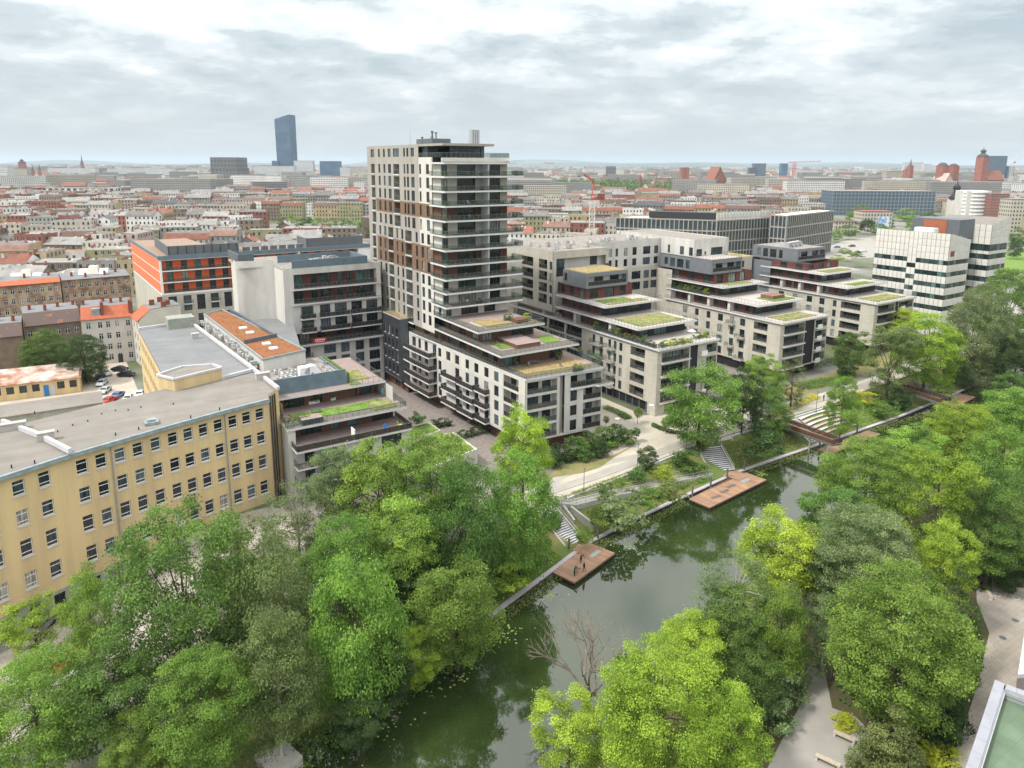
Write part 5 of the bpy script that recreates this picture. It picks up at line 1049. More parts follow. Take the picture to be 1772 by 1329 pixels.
# shrubs along banks and terraces
SH = [(1075, 878, 40, 1.2, 'grey', 'round grey-green willow bush above the bank wall', 0.8), (1158, 852, 28, 0.8, 'reed', 'long low olive bush beside the second jetty', 0.6), (1125, 862, 22, 0.4, 'fresh', 'bright bush between the willow bush and the long low one', .8), (1105, 822, 16, 0.8, 'mid', 'dark shrub below the cycle path', .8), (1048, 848, 14, 0.8, 'mid', 'round shrub above the access ramp', .9), (1072, 836, 10, 0.8, 'fresh', 'light shrub above the access ramp', .8),
      (1190, 800, 24, 0.2, 'mid', 'shrub patch at the foot of the oak', .8), (1150, 820, 18, 0.3, 'lime', 'yellow-green shrub on the slope left of the oak', .7), (1010, 925, 16, -0.6, 'fresh', 'light shrub beside the concrete ramp wall', .9), (1040, 895, 18, 0, 'fresh', 'small bush under the willow bush', .9), (955, 900, 18, 0, 'mid', 'shrub beside the first stairs', 1.0), (880, 1000, 30, 0.3, 'lime', 'bright round bush above the bank wall', .8), (838, 985, 30, 1.2, 'dark', 'dark bush behind the bright round one', .9),
      (1320, 770, 30, 1.4, 'dark', 'dense bush skirt under the slender ash', .7), (1215, 770, 9, 1, 'mid', 'ivy column beside the oak trunk', 1.6), (1500, 690, 16, 0.4, 'yellow', 'yellow shrub on the slope right of the curved steps', .7), (1530, 705, 22, -0.2, 'mid', 'bush on the slope beside the yellow shrub', .7), (1462, 650, 12, 1.0, 'mid', 'small conifer by the far flower bed', 1.4), (1680, 640, 22, 1.2, 'mid', 'bush beyond the far jetty', .8), (1630, 680, 20, 0, 'fresh', 'bright bush beside the far stairs', .8),
      (1390, 1150, 34, 1.5, 'grey', 'pale shrub along the left edge of the park path', 1.0), (1370, 1190, 30, 1.5, 'grey', 'second pale shrub along the park path', 1.0), (1345, 1240, 30, 1.4, 'grey', 'third pale shrub along the park path', 1.0), (1460, 1250, 20, 0.5, 'yellow', 'yellow ground shrub under the big round tree', .4), (1620, 1300, 34, 0.6, 'yellow', 'yellow flowering bed beside the paved walk', .35), (1500, 1180, 34, 2.5, 'mid', 'low branch mass at the foot of the biggest round tree', .8), (1690, 1000, 26, 1, 'dark', 'dark shrub by the lamp post', .8), (1740, 950, 40, 2, 'dark', 'dark shrubbery at the right edge', .8)]
for (u, v, hw, z, col, lab, hh) in SH: bush(u, v, hw, z, col, lab, hh=hh)
for i, (u, v, hw, col) in enumerate(((975, 785, 22, 'dark'), (998, 776, 23, 'mid'), (1022, 768, 24, 'dark'), (1046, 760, 24, 'mid'), (1068, 756, 22, 'dark'), (1084, 758, 16, 'mid'), (958, 796, 18, 'dark'), (1010, 785, 16, 'mid'), (1036, 778, 16, 'dark'))):
    bush(u, v, hw, 1.3, col, 'dark green shrub in the bed at the foot of the tower podium', 'shrubs in the podium bed', .85)
for i, (u, v) in enumerate(((722, 722),)): bush(u, v, 13, 5.8, 'mid', 'little maple on the grassed courtyard roof', hh=.8)
hd = []
for i in range(5): hd.append(pp(0.8, [(745+i*9, 762-i*3)])[0])
for i, (u, v) in enumerate(((750, 735), (762, 732), (774, 730), (800, 752), (812, 749), (822, 746), (836, 742))): bush(u, v, 8, 0.9, 'dark', 'clipped dark hedge plant by the courtyard terrace', 'courtyard hedge plants', 1.0)
# flower bed by the promenade and hedges on the plaza
def strip_bed(name, pts, wdt, h, col, n, label, cat, zoff=0.0):
    P = []; L_ = []
    for i in range(n):
        t = rg.random()*(len(pts)-1); k = min(int(t), len(pts)-2); f = t-k; x = pts[k][0]+(pts[k+1][0]-pts[k][0])*f; y = pts[k][1]+(pts[k+1][1]-pts[k][1])*f
        dx, dy = pts[k+1][0]-pts[k][0], pts[k+1][1]-pts[k][1]; d = math.hypot(dx, dy); o = rg.uniform(-wdt/2, wdt/2); x += -dy/d*o; y += dx/d*o; g = gh(x, y)
        w = W(x, y, g+zoff+h*rg.random()**0.6*(1-0.3*abs(o)/(wdt/2))); P.append(w)
    P = np.array([tuple(p) for p in P]); D_ = np.tile(np.array([[0, 0, 1.0]]), (n, 1))+rg.normal(0, 0.5, (n, 3)); me = leafmesh(name, P, rg.uniform(0.10, 0.2, n), D_, rg.uniform(0, 1, n)); me.materials.append(LM[col])
    o = bpy.data.objects.new(name, me); COL.objects.link(o); return meta(o, label, cat, kind='stuff')
strip_bed('flower_bed', pp(0.4, [(1345, 722), (1375, 700), (1400, 690), (1412, 684)]), 2.6, 0.8, 'yellow', 1500, 'strip of yellow flowering plants along the promenade', 'flower bed')
strip_bed('hedge', pp(0.5, [(1047, 702), (1075, 714), (1088, 722)]), 2.0, 0.8, 'mid', 1500, 'low green hedge bed in front of the glazed ground floor', 'hedge')
strip_bed('hedge', pp(0.5, [(1129, 733), (1150, 742), (1186, 750)]), 1.2, 0.8, 'mid', 1200, 'low clipped hedge on the plaza beside the oak', 'hedge')
strip_bed('hedge', pp(0.5, [(1385, 668), (1425, 660), (1470, 655)]), 5, 1.0, 'mid', 3500, 'green hedge strip behind the yellow flower bed', 'hedge')
strip_bed('hedge', pp(0.5, [(1370, 640), (1440, 625), (1500, 612)]), 4, 1.4, 'dark', 3500, 'dark hedge at the foot of the middle stepped building', 'hedge')
strip_bed('bushes', pp(0.5, [(1485, 630), (1530, 600)]), 4, 1.4, 'purple', 900, 'dark red barberry bushes beside the farthest stepped building', 'shrubs')
# bank-side growth in the water and on the slopes
lpts = [(a, lw(a)-0.9) for a in range(10, 62, 3)]
strip_bed('reeds', lpts, 2.2, 0.9, 'reed', 5000, 'reeds and water plants along the foot of the left bank', 'reeds', zoff=0.75)
strip_bed('reeds', [(67, 79.2), (76, 80.2), (90, 81.8)], 1.8, 0.6, 'reed', 1500, 'reeds below the wall between the two near jetties', 'reeds', zoff=0.85)
strip_bed('reeds', [(-40, 49), (-5, 57), (12, 63), (30, 67.5)], 4.5, 1.6, 'mid', 9000, 'dense bank growth near the concrete block', 'bank plants', zoff=0.8)
strip_bed('reeds', [(110, 83.6), (140, 83.6), (170, 83.2), (215, 86)], 2.0, 0.6, 'reed', 2500, 'thin reeds below the far wall', 'reeds', zoff=1.1)
strip_bed('bank_grass', [(a, lw(a)+3.6) for a in range(44, 62, 3)], 5.5, 0.5, 'fresh', 6000, 'rough grass on the slope left of the first stairs', 'grass')
strip_bed('bank_grass', [(a, lw(a)+3.8) for a in range(108, 132, 3)], 6.0, 0.35, 'reed', 5000, 'rough grass on the slope between the oak and the seating steps', 'grass')
strip_bed('bank_grass', [(a, lw(a)+4) for a in range(150, 176, 3)], 6.5, 0.35, 'fresh', 5000, 'rough grass on the slope towards the far balcony', 'grass')
strip_bed('bank_plants', [(a, rw(a)-2) for a in range(0, 230, 6)], 7, 2.2, 'mid', 16000, 'undergrowth along the right bank', 'undergrowth', zoff=0.2)
strip_bed('bank_plants', [(66, 89.0), (80, 90), (100, 90.4)], 1.6, 0.5, 'reed', 1600, 'thin planting strip between promenade and ramp', 'plants')
strip_bed('bank_plants', [(70, 84.6), (84, 85.3), (100, 85.6)], 1.6, 0.7, 'fresh', 1800, 'planting between the ramp and the bank wall', 'plants')
# undergrowth on the wooded park floor
P = []
for i in range(26000):
    a = rg.uniform(20, 190); b = rw(a)-rg.uniform(6, 46)
    P.append(tuple(W(a, b, gh(a, b)+rg.uniform(0.05, 1.3)*(0.4+0.6*math.sin(a*0.7)*math.sin(b*0.6)**2))))
P = np.array(P); 
def inpoly(x, y, poly):
    c = False; j = len(poly)-1
    for i in range(len(poly)):
        if (poly[i][1] > y) != (poly[j][1] > y) and x < (poly[j][0]-poly[i][0])*(y-poly[i][1])/(poly[j][1]-poly[i][1])+poly[i][0]: c = not c
        j = i
    return c
pathp = [tuple(at(u, v, 0)[:2]) for u, v in ((1300, 1340), (1385, 1195), (1400, 1125), (1430, 1140), (1450, 1215), (1500, 1240), (1545, 1290), (1540, 1400), (1300, 1400))]; walkp = [tuple(at(u, v, 0)[:2]) for u, v in ((1620, 1400), (1680, 1190), (1705, 1095), (1680, 1040), (1680, 995), (1800, 1010), (1900, 1500))]
keep = [not (inpoly(p[0], p[1], pathp) or inpoly(p[0], p[1], walkp)) for p in P]; P = P[keep]
me = leafmesh('undergrowth', P, rg.uniform(0.12, 0.3, len(P)), rg.normal(0, .5, (len(P), 3))+np.array([0, 0, 1.]), rg.uniform(0, 1, len(P))); me.materials.append(LM['mid'])
meta((lambda o: (COL.objects.link(o), o)[1])(bpy.data.objects.new('undergrowth', me)), 'ivy and saplings covering the wooded park floor', 'undergrowth', kind='stuff')
# tufts that roughen every lawn and planted roof
for o, org, poly, z, m in PATCHES:
    if m not in ('lawn', 'dry', 'sedum', 'sedumg', 'sedumo'): continue
    x0, x1 = min(q[0] for q in poly), max(q[0] for q in poly); y0, y1 = min(q[1] for q in poly), max(q[1] for q in poly); n = int((x1-x0)*(y1-y0)*9); P = []
    for i in range(n):
        x, y = rg.uniform(x0, x1), rg.uniform(y0, y1)
        if (math.sin(x*1.3+y*.7)+math.sin(y*1.9-x*.5)+math.sin(x*3.1)*.6 > rg.uniform(-1.6, 1.6)) and inpoly(x, y, poly): P.append((x-org[0], y-org[1], z-org[2]+rg.uniform(0, .1)))
    if len(P) < 3: continue
    P = np.array(P); me = leafmesh('tufts', P, rg.uniform(.06, .16, len(P)), rg.normal(0, .5, (len(P), 3))+np.array([0, 0, .8]), rg.uniform(0, 1, len(P))); me.materials.append(LM[{'lawn': 'mid', 'dry': 'olive', 'sedum': 'rustleaf', 'sedumg': 'fresh', 'sedumo': 'drytuft'}[m]])
    k = bpy.data.objects.new('tufts', me); COL.objects.link(k); k.parent = o; k['kind'] = 'stuff'
# lily pads
mb = MB()
for (a, b, n, s_) in ((72, 77.6, 30, 1.6), (53, 72.6, 40, 1.2), (44, 68.5, 30, 1.6), (33, 65.5, 40, 1.8), (24, 62.5, 34, 2), (15, 60, 20, 3), (111.5, 82.6, 40, 0.7), (80, 79.4, 16, 1.4), (150, 81.5, 40, 3)):
    for i in range(n):
        x, y, r = a+RND.gauss(0, s_), b+RND.gauss(0, s_*0.6), RND.uniform(0.06, 0.17)
        if y < lw(x)-0.6: mb.face([(x+r*math.cos(k*math.pi/3+x), y+r*math.sin(k*math.pi/3+x), WZ+0.012) for k in range(6)])
M['pad'] = mat('lily_pad', (0.32, 0.42, 0.12), 0.5, 0.3, 1.0, objvar=0.1); single('lily_pads', mb, 'pad', 'scattered pale water lily pads along the banks', 'water lilies', kind='stuff')
# dead tree
def deadtree(p, label):
    mb = MB()
    def grow(o, d, L_, r, k):
        e_ = o+d*L_; m_ = o+d*L_*0.5+Vector((RND.gauss(0, .06), RND.gauss(0, .06), 0.02))*L_*0.5; mb.tube(o, m_, r, r*0.85, 6); mb.tube(m_, e_, r*0.85, r*0.62, 6)
        if k == 0: return
        for i in range(RND.choice((2, 3))):
            q = (d+Vector((RND.gauss(0, .42), RND.gauss(0, .42), RND.gauss(0.12, .22)))).normalized(); grow(e_, q, L_*RND.uniform(0.62, 0.85), r*0.58, k-1)
    for i in range(6): grow(Vector((RND.gauss(0, .3), RND.gauss(0, .3), 0)), Vector((RND.gauss(-0.25, .45), RND.gauss(0, .3), 1)).normalized(), RND.uniform(2.9, 4.0), 0.17, 4)
    o = wobj('trunk', mb, mat('dry_bark', (0.25, 0.21, 0.17), 0.9, 0.3, 2), (0, 0, 0)); t = empty('dead_tree', p, 0, label, 'dead tree'); o.parent = t
p = at(1022, 1205, -2.8); deadtree(p, 'leafless dead tree with many bare branches over the water')
# ---------------------------------------------------------------- embankment wall, stairs, ramp, jetties
EW = Root('embankment_wall', 'steel sheet-pile embankment wall with a pale concrete cap along the left bank', 'wall', 18, 66, 0)
ep = [(a, lw(a)) for a in (21, 30, 39.7, 47, 57.2, 66, 76.3, 92, 107.6, 125, 142, 165.5, 189, 214)]
cap = MB(); pil = MB(); bkw = MB()
for p, q in zip(ep, ep[1:]):
    fr = Fr(p, q); cap.fbox(fr, 0, fr.L, -0.15, 0.55, -3.2, -2.98); bkw.fbox(fr, 0, fr.L, 0.0, 0.1, -5.0, -3.2)
    n = max(1, int(fr.L/0.55))
    for i in range(n):
        s = (i+0.5)*fr.L/n; pil.fbox(fr, s-0.12, s+0.12, -0.1, -0.003, -4.6, -3.21)
M['pile'] = mat('rusty_dark_steel', (0.05, 0.04, 0.05), 0.7, 0.4, 1.2); M['capst'] = mat('lilac_grey_concrete_cap', (0.42, 0.39, 0.42), 0.85, 0.15, 0.7)
cap.obj('wall_cap', 'capst', EW); bkw.obj('sheet', 'pile', EW); pil.obj('sheet_pile', 'pile', EW, kind='stuff')
def stairs(label, c0, c1, z0, z1, w, n):                 # from top c0 to bottom c1
    Rt = Root('stairs', label, 'stairs', c0[0], c0[1], z0); dx, dy = c1[0]-c0[0], c1[1]-c0[1]; d = math.hypot(dx, dy); t = (dx/d, dy/d); nn = (-t[1]*w/2, t[0]*w/2); me = None
    for i in range(n):
        s = i/n; s2 = (i+1)/n; z = z0+(z1-z0)*s; mb = MB(); a, b = (c0[0]+dx*s, c0[1]+dy*s), (c0[0]+dx*s2+t[0]*0.04, c0[1]+dy*s2+t[1]*0.04)
        mb.hexa([(a[0]-nn[0], a[1]-nn[1], z-0.28), (b[0]-nn[0], b[1]-nn[1], z-0.28), (b[0]+nn[0], b[1]+nn[1], z-0.28), (a[0]+nn[0], a[1]+nn[1], z-0.28)], [(a[0]-nn[0], a[1]-nn[1], z), (b[0]-nn[0], b[1]-nn[1], z), (b[0]+nn[0], b[1]+nn[1], z), (a[0]+nn[0], a[1]+nn[1], z)], 0, 1)
        mb.obj('step', ['dstep', 'coping'], Rt)
    for sg in (-1, 1):
        mb = MB(); o = (nn[0]*1.06*sg, nn[1]*1.06*sg); mb.bar((c0[0]+o[0], c0[1]+o[1], z0+0.0), (c1[0]+o[0], c1[1]+o[1], z1+0.0), 0.25, 0.7); mb.obj('side_wall', 'concrete', Rt)
        mb = MB(); mb.bar((c0[0]+o[0], c0[1]+o[1], z0+1.0), (c1[0]+o[0], c1[1]+o[1], z1+1.0), 0.05)
        for i in range(5): f = i/4; x, y, z = c0[0]+dx*f+o[0], c0[1]+dy*f+o[1], z0+(z1-z0)*f; mb.bar((x, y, z), (x, y, z+1.0), 0.04)
        mb.obj('handrail', 'steel', Rt)
M['dstep'] = mat('dark_step_riser', (0.16, 0.15, 0.14), 0.9, 0.2, 1)
stairs('first flight of pale steps from the promenade to the near jetty', (63.3, 88.0), (63.7, 80.6), 0.06, -2.85, 3.4, 18)
stairs('second flight of steps beside the oak, leading to the long jetty', (106.2, 91.5), (104.4, 86.3), 0.03, -2.75, 5.0, 13)
stairs('third flight of steps beside the footbridge deck', (133.6, 92.4), (133.2, 86.0), 0.03, -2.9, 2.8, 15)
stairs('far curved steps down to the farthest jetty', (189.6, 94.5), (187.2, 87.8), 0.03, -2.9, 2.2, 14)
RM = Root('access_ramp', 'long gently sloping concrete access ramp with railings above the bank wall', 'ramp', 66, 88)
rp_ = [(66.2, 89.2, 0.03), (68.6, 87.3, -0.15), (76.3, 87.2, -0.6), (84, 86.7, -1.1), (92.3, 86.8, -1.6), (101, 86.6, -2.3)]
g = MB(); sd_ = MB()
for p, q in zip(rp_, rp_[1:]):
    w = 0.85; g.hexa([(p[0], p[1]-w, p[2]-0.3), (q[0], q[1]-w, q[2]-0.3), (q[0], q[1]+w, q[2]-0.3), (p[0], p[1]+w, p[2]-0.3)], [(p[0], p[1]-w, p[2]), (q[0], q[1]-w, q[2]), (q[0], q[1]+w, q[2]), (p[0], p[1]+w, p[2])])
    for sgn in (-1, 1): sd_.bar((p[0], p[1]+sgn*(w+0.1), p[2]-0.25), (q[0], q[1]+sgn*(w+0.1), q[2]-0.25), 0.2, 0.9)
g.obj('ramp_surface', 'asph', RM); sd_.obj('side_wall', 'concrete', RM)
for sgn in (-1, 1):
    g = MB()
    for p, q in zip(rp_, rp_[1:]):
        g.bar((p[0], p[1]+sgn*0.95, p[2]+1.05), (q[0], q[1]+sgn*0.95, q[2]+1.05), 0.05); g.bar((p[0], p[1]+sgn*0.95, p[2]+0.55), (q[0], q[1]+sgn*0.95, q[2]+0.55), 0.03)
        n = max(1, int(math.hypot(q[0]-p[0], q[1]-p[1])/1.6))
        for i in range(n): f = i/n; x, y, z = p[0]+(q[0]-p[0])*f, p[1]+(q[1]-p[1])*f+sgn*0.95, p[2]+(q[2]-p[2])*f; g.bar((x, y, z), (x, y, z+1.05), 0.04)
    g.obj('handrail', 'steel', RM)
for (p0, p1, h, nm) in (((66.6, 84.5), (66.9, 88.0), 1.0, 'concrete retaining wall below the ramp, beside the first stairs'), ((68.4, 81.6), (67.6, 86.8), 0.7, 'thin slanting concrete wall under the ramp')):
    g = MB(); g.bar((*p0, -2.2), (*p1, -1.1), 0.35, 2.2); single('retaining_wall', g, 'concrete', nm, 'wall')
g = MB()
for p, q in (((68.6, 88.9), (82.5, 90.4)), ((82.5, 90.4), (101, 92.6)), ((108.5, 92.9), (128, 93.0)), ((136, 93.0), (150, 93.2))): g.bar((*p, 0.05), (*q, 0.05), 0.3, 0.3)
single('promenade_kerb', g, 'coping', kind='structure')
# curved seating steps
SS = Root('seating_steps', 'curved stone and timber seating steps set into the grassy bank', 'seating steps', 140, 88)
for i in range(6):
    pts = []
    for k in range(9):
        f = k/8; pts.append((136.2+f*13-i*0.0, 92.0-i*1.05+math.sin(f*math.pi)*0.8-0.2*f))
    g = MB(); z = -0.10-i*0.42
    for p, q in zip(pts, pts[1:]): g.hexa([(p[0], p[1]-0.5, z-0.5), (q[0], q[1]-0.5, z-0.5), (q[0], q[1]+0.55, z-0.5), (p[0], p[1]+0.55, z-0.5)], [(p[0], p[1]-0.5, z), (q[0], q[1]-0.5, z), (q[0], q[1]+0.55, z), (p[0], p[1]+0.55, z)], 0, 1)
    g.obj('seat_step', ['brownp', 'timber' if i % 2 else 'coping'], SS)
def jetty(label, poly, ramp=None, plate=None, z=-3.05):
    cx_ = sum(p[0] for p in poly)/len(poly); cy_ = sum(p[1] for p in poly)/len(poly); Rt = Root('floating_jetty', label, 'jetty', cx_, cy_, z)
    g = MB(); g.prism(inset(poly, 0.985), WZ-0.1, z-0.14); g.obj('float', 'black', Rt)
    # deck boards run across the long side
    p0, p1, p3 = poly[0], poly[1], poly[3]; L_ = math.hypot(p1[0]-p0[0], p1[1]-p0[1]); n = int(L_/0.3); t = ((p1[0]-p0[0])/L_, (p1[1]-p0[1])/L_); v = (p3[0]-p0[0], p3[1]-p0[1])
    for k in range(n):
        s0, s1 = k*L_/n+0.006, (k+1)*L_/n-0.012; g = MB(); dz = RND.uniform(0, 0.012); A0 = (p0[0]+t[0]*s0, p0[1]+t[1]*s0); A1 = (p0[0]+t[0]*s1, p0[1]+t[1]*s1)
        g.hexa([(*A0, z-0.05), (*A1, z-0.05), (A1[0]+v[0], A1[1]+v[1], z-0.05), (A0[0]+v[0], A0[1]+v[1], z-0.05)], [(*A0, z+dz), (*A1, z+dz), (A1[0]+v[0], A1[1]+v[1], z+dz), (A0[0]+v[0], A0[1]+v[1], z+dz)]); g.obj('deck_board', 'deckb', Rt)
    g = MB(); q4 = inset(poly, 1.004)
    for i in range(4): p, q = q4[i], q4[(i+1) % 4]; g.bar((*p, z-0.12), (*q, z-0.12), 0.12, 0.26)
    g.obj('edge_beam', 'deckb', Rt); g = MB()
    for i in range(4):
        p, q = poly[i], poly[(i+1) % 4]; d = math.hypot(q[0]-p[0], q[1]-p[1]); m_ = max(1, int(d/1.3))
        for k in range(m_): f = (k+0.5)/m_; x, y = p[0]+(q[0]-p[0])*f, p[1]+(q[1]-p[1])*f; g.box(x-0.12, y-0.12, WZ-0.05, x+0.12, y+0.12, z-0.25)
    g.obj('fender', 'rubber', Rt, kind='stuff')
    if ramp: g = MB(); g.face([(*p[:2], p[2]) for p in ramp]); g.face([(*p[:2], p[2]-0.1) for p in ramp]); g.obj('gangway', 'deckb', Rt)
    if plate: g = MB(); g.face([(*p, z+0.03) for p in plate]); g.face([(*p, z+0.0) for p in plate]); g.obj('metal_plate', 'steel', Rt)
    return Rt
M['deckb'] = mat('brown_deck_board', (0.37, 0.22, 0.135), 0.75, 0.25, 0.4, objvar=0.16, col2=(0.24, 0.155, 0.11))
J1 = jetty('near floating timber jetty with three people on it', [(57.6, 72.6), (67.6, 75.4), (65.9, 80.4), (56.2, 77.6)], [(62.0, 80.9, -2.9), (65.6, 81.7, -2.9), (66.6, 77.8, -2.99), (63.6, 76.9, -2.99)], [(64.0, 76.2), (66.2, 76.8), (66.0, 77.7), (63.7, 77.0)])
J2 = jetty('long timber jetty below the oak, with worn grey marks on its boards', [(91.6, 77.8), (109.2, 79.7), (108.0, 84.3), (91.0, 82.0)], [(103.0, 86.0, -2.85), (107.6, 86.2, -2.85), (107.5, 82.6, -2.99), (104.6, 82.0, -2.99)], [(104.4, 81.0), (106.9, 81.3), (106.7, 82.2), (104.3, 81.9)])
J3 = jetty('third timber jetty partly under the footbridge deck', [(131.0, 80.6), (150.2, 81.2), (150.0, 83.9), (130.8, 83.3)], None, None)
J4 = jetty('farthest timber jetty at the canal bend', [(183.5, 81.4), (196.3, 82.6), (195.6, 86.6), (183.0, 85.6)], [(186.5, 88.6, -2.85), (189.4, 88.9, -2.85), (191.2, 86.2, -2.99), (188.6, 85.8, -2.99)], [(190.4, 84.6), (192.6, 84.8), (192.4, 85.7), (190.2, 85.5)])
M['worn'] = mat('worn_grey_boards', (0.16, 0.12, 0.10), 0.9, 0.3, 1.5)
for (a, b) in ((95.5, 79.9), (98.6, 80.6), (101.4, 81.4)):
    g = MB(); g.box(a-1.1, b-0.35, -3.033, a+1.1, b+0.35, -3.0); g.obj('worn_mat', 'worn', J2)
def mooring(a, b, label, h=1.9): 
    g = MB(); g.tube((a, b, -5), (a, b, h-3.0), 0.17, 0.17, 10, 0, True); single('mooring_pile', g, 'pilep', label, 'mooring post', a, b, 0)
M['pilep'] = mat('grey_coated_steel_tube', (0.13, 0.14, 0.15), 0.5, 0.2, 1)
for a, b, l in ((56.6, 77.9, 'steel mooring post at the left corner of the near jetty'), (62.2, 79.9, 'steel mooring post at the gangway of the near jetty'), (68.2, 80.2, 'steel mooring post right of the near jetty gangway'), (92.3, 82.6, 'steel mooring post at the left end of the long jetty'), (98.0, 83.4, 'second mooring post along the long jetty'), (103.6, 84.3, 'mooring post beside the long jetty gangway'), (109.2, 84.9, 'mooring post at the right end of the long jetty'), (132.4, 84.1, 'mooring post by the footbridge deck'), (146.8, 84.5, 'mooring post at the right end of the third jetty'), (186.6, 86.6, 'mooring post at the farthest jetty')): mooring(a, b, l)
def deck(label, poly, legs):
    Rt = Root('viewing_footbridge', label, 'footbridge', poly[0][0], poly[0][1]); g = MB(); g.prism(poly, -0.35, 0.05, 0, 1); g.obj('deck_slab', ['dgrey', 'deckb'], Rt)
    cl = poly[:]; rail(Rt, [poly[0], poly[1], poly[2], poly[3]], 0.05, 1.15, 'thin')
    M.setdefault('mesh_panel', railglass('pinkish_mesh_panel', (0.62, 0.45, 0.38), 0.45)); g = MB()
    for p, q in zip(poly, poly[1:4]): g.bar((*p, 0.6), (*q, 0.6), 0.02, 0.95)
    g.obj('mesh_panel', 'mesh_panel', Rt)
    for (a, b) in legs: g = MB(); g.tube((a, b, -5), (a, b, -0.34), 0.17, 0.17, 10); g.obj('support_leg', 'steel', Rt)
deck('footbridge-like viewing deck with mesh railing jutting over the third jetty', [(128.2, 92.6), (128.6, 78.9), (131.0, 78.3), (131.5, 92.6)], [(129.0, 80.2), (130.4, 81.4), (128.9, 84.2)])
deck('far viewing deck jutting over the water at the canal bend', [(176.0, 93.5), (174.0, 80.6), (177.2, 79.6), (178.9, 93.5)], [(174.9, 81.5), (176.8, 82.4)])
# street furniture
def lamp(u, v, label, h=5.0, style='arm', z=0.0):
    p = at(u, v, z); mb = MB(); mb.tube((0, 0, 0), (0, 0, h), 0.07, 0.05, 8); mb.tube((0, 0, 0), (0, 0, 0.4), 0.12, 0.12, 8); o = wobj('pole', mb, 'rail' if style != 'white' else 'whitep'); hd_ = MB()
    if style == 'arm': hd_.box(-0.1, -0.4, h-0.05, 0.1, 0.4, h+0.06)
    else: hd_.lathe((0, 0, h-0.15), [(0.06, 0), (0.55, 0.08), (0.5, 0.16), (0.05, 0.3)], 14)
    k = wobj('lamp_head', hd_, 'whitep' if style == 'white' else 'rail'); e_ = empty('street_lamp', p, 0.3, label, 'street lamp'); o.parent = e_; k.parent = e_
for a in ((1010, 856, 'grey street lamp beside the start of the cycle path'), (1103, 812, 'grey street lamp by the egg-shaped hornbeam'), (1187, 778, 'grey street lamp left of the oak trunk'), (1270, 752, 'grey street lamp between the oak and the dark lime'), (1412, 713, 'grey street lamp above the seating steps'), (1507, 683, 'grey street lamp beyond the yellow flower bed')): lamp(*a)
lamp(1126, 735, 'white mushroom street lamp at the stone corner', 4.6, 'white'); lamp(1067, 757, 'white mushroom street lamp on the plaza beside the podium', 4.2, 'white'); lamp(1715, 1022, 'slim black lamp post on the paved walk at the right', 4.2)
def bench(p, rz, label, w=2.0, stone=True):
    e_ = empty('bench', p, rz, label, 'bench'); mb = MB(); mb.box(-w/2, -0.25, 0.40, w/2, 0.25, 0.52); wobj('seat', mb, 'timber', parent=e_)
    for s in (-1, 1): mb = MB(); mb.box(s*(w/2-0.12)-0.1, -0.22, 0.0, s*(w/2-0.12)+0.1, 0.22, 0.395); wobj('leg', mb, 'coping', parent=e_)
def ang(p, q): return math.atan2(q[1]-p[1], q[0]-p[0])
b1_, b2_ = at(1446, 1266, 0.5), at(1477, 1280, 0.5); bench(((b1_.x+b2_.x)/2, (b1_.y+b2_.y)/2, 0.03), ang(b1_, b2_), 'pale bench beside the yellow ground shrub on the park path')
b1_, b2_ = at(1416, 1307, 0.5), at(1450, 1323, 0.5); bench(((b1_.x+b2_.x)/2, (b1_.y+b2_.y)/2, 0.03), ang(b1_, b2_), 'pale bench nearest the bottom edge on the park path', 2.2)
b1_ = at(1712, 1030, 0.3); bench((b1_.x, b1_.y, 0.03), 1.2, 'small stone bench by the black lamp post', 1.6)
b1_ = at(1255, 762, 0.3); bench((b1_.x, b1_.y, 0.03), 0.5, 'long brown bench on the promenade edge behind the oak', 4.0)
mb = MB()
for q in ((0, 0, 1.6, .25), (1.6, .25, 2.2, -.4), (1.2, 0.2, 1.0, -.5)): mb.bar((q[0], q[1], 0), (q[2], q[3], 0), 0.09, 0.01)
for c in ((0.1, -0.25), (2.3, -0.3)):
    for k in range(10): a0, a1 = k*0.628, (k+1)*0.628; mb.bar((c[0]+0.42*math.cos(a0), c[1]+0.42*math.sin(a0), 0), (c[0]+0.42*math.cos(a1), c[1]+0.42*math.sin(a1), 0), 0.09, 0.01)
p_ = at(1722, 1027, 0); wobj('bicycle_marking', mb, 'whitep', (p_.x, p_.y, 0.045), -0.3, kind='structure')
g = MB()
for (u, v) in ((1757, 1074), (1735, 1104)):
    p_ = at(u, v, 0); a, b = AB(p_.x, p_.y); g.face([(a+0.4*math.cos(k*0.524), b+0.4*math.sin(k*0.524), 0.05) for k in range(12)])
single('manhole_covers', g, 'dgrey', kind='structure')
q_ = [at(440, 1305, -2.4), at(492, 1280, -2.4), at(524, 1308, -2.4), at(470, 1345, -2.4)]; g = MB(); g.prism([AB(p.x, p.y) for p in q_], -4.6, -2.4); single('concrete_block', g, 'concrete', 'low concrete outfall block at the bottom of the left bank', 'concrete block', *AB(q_[0].x, q_[0].y), -2.4)
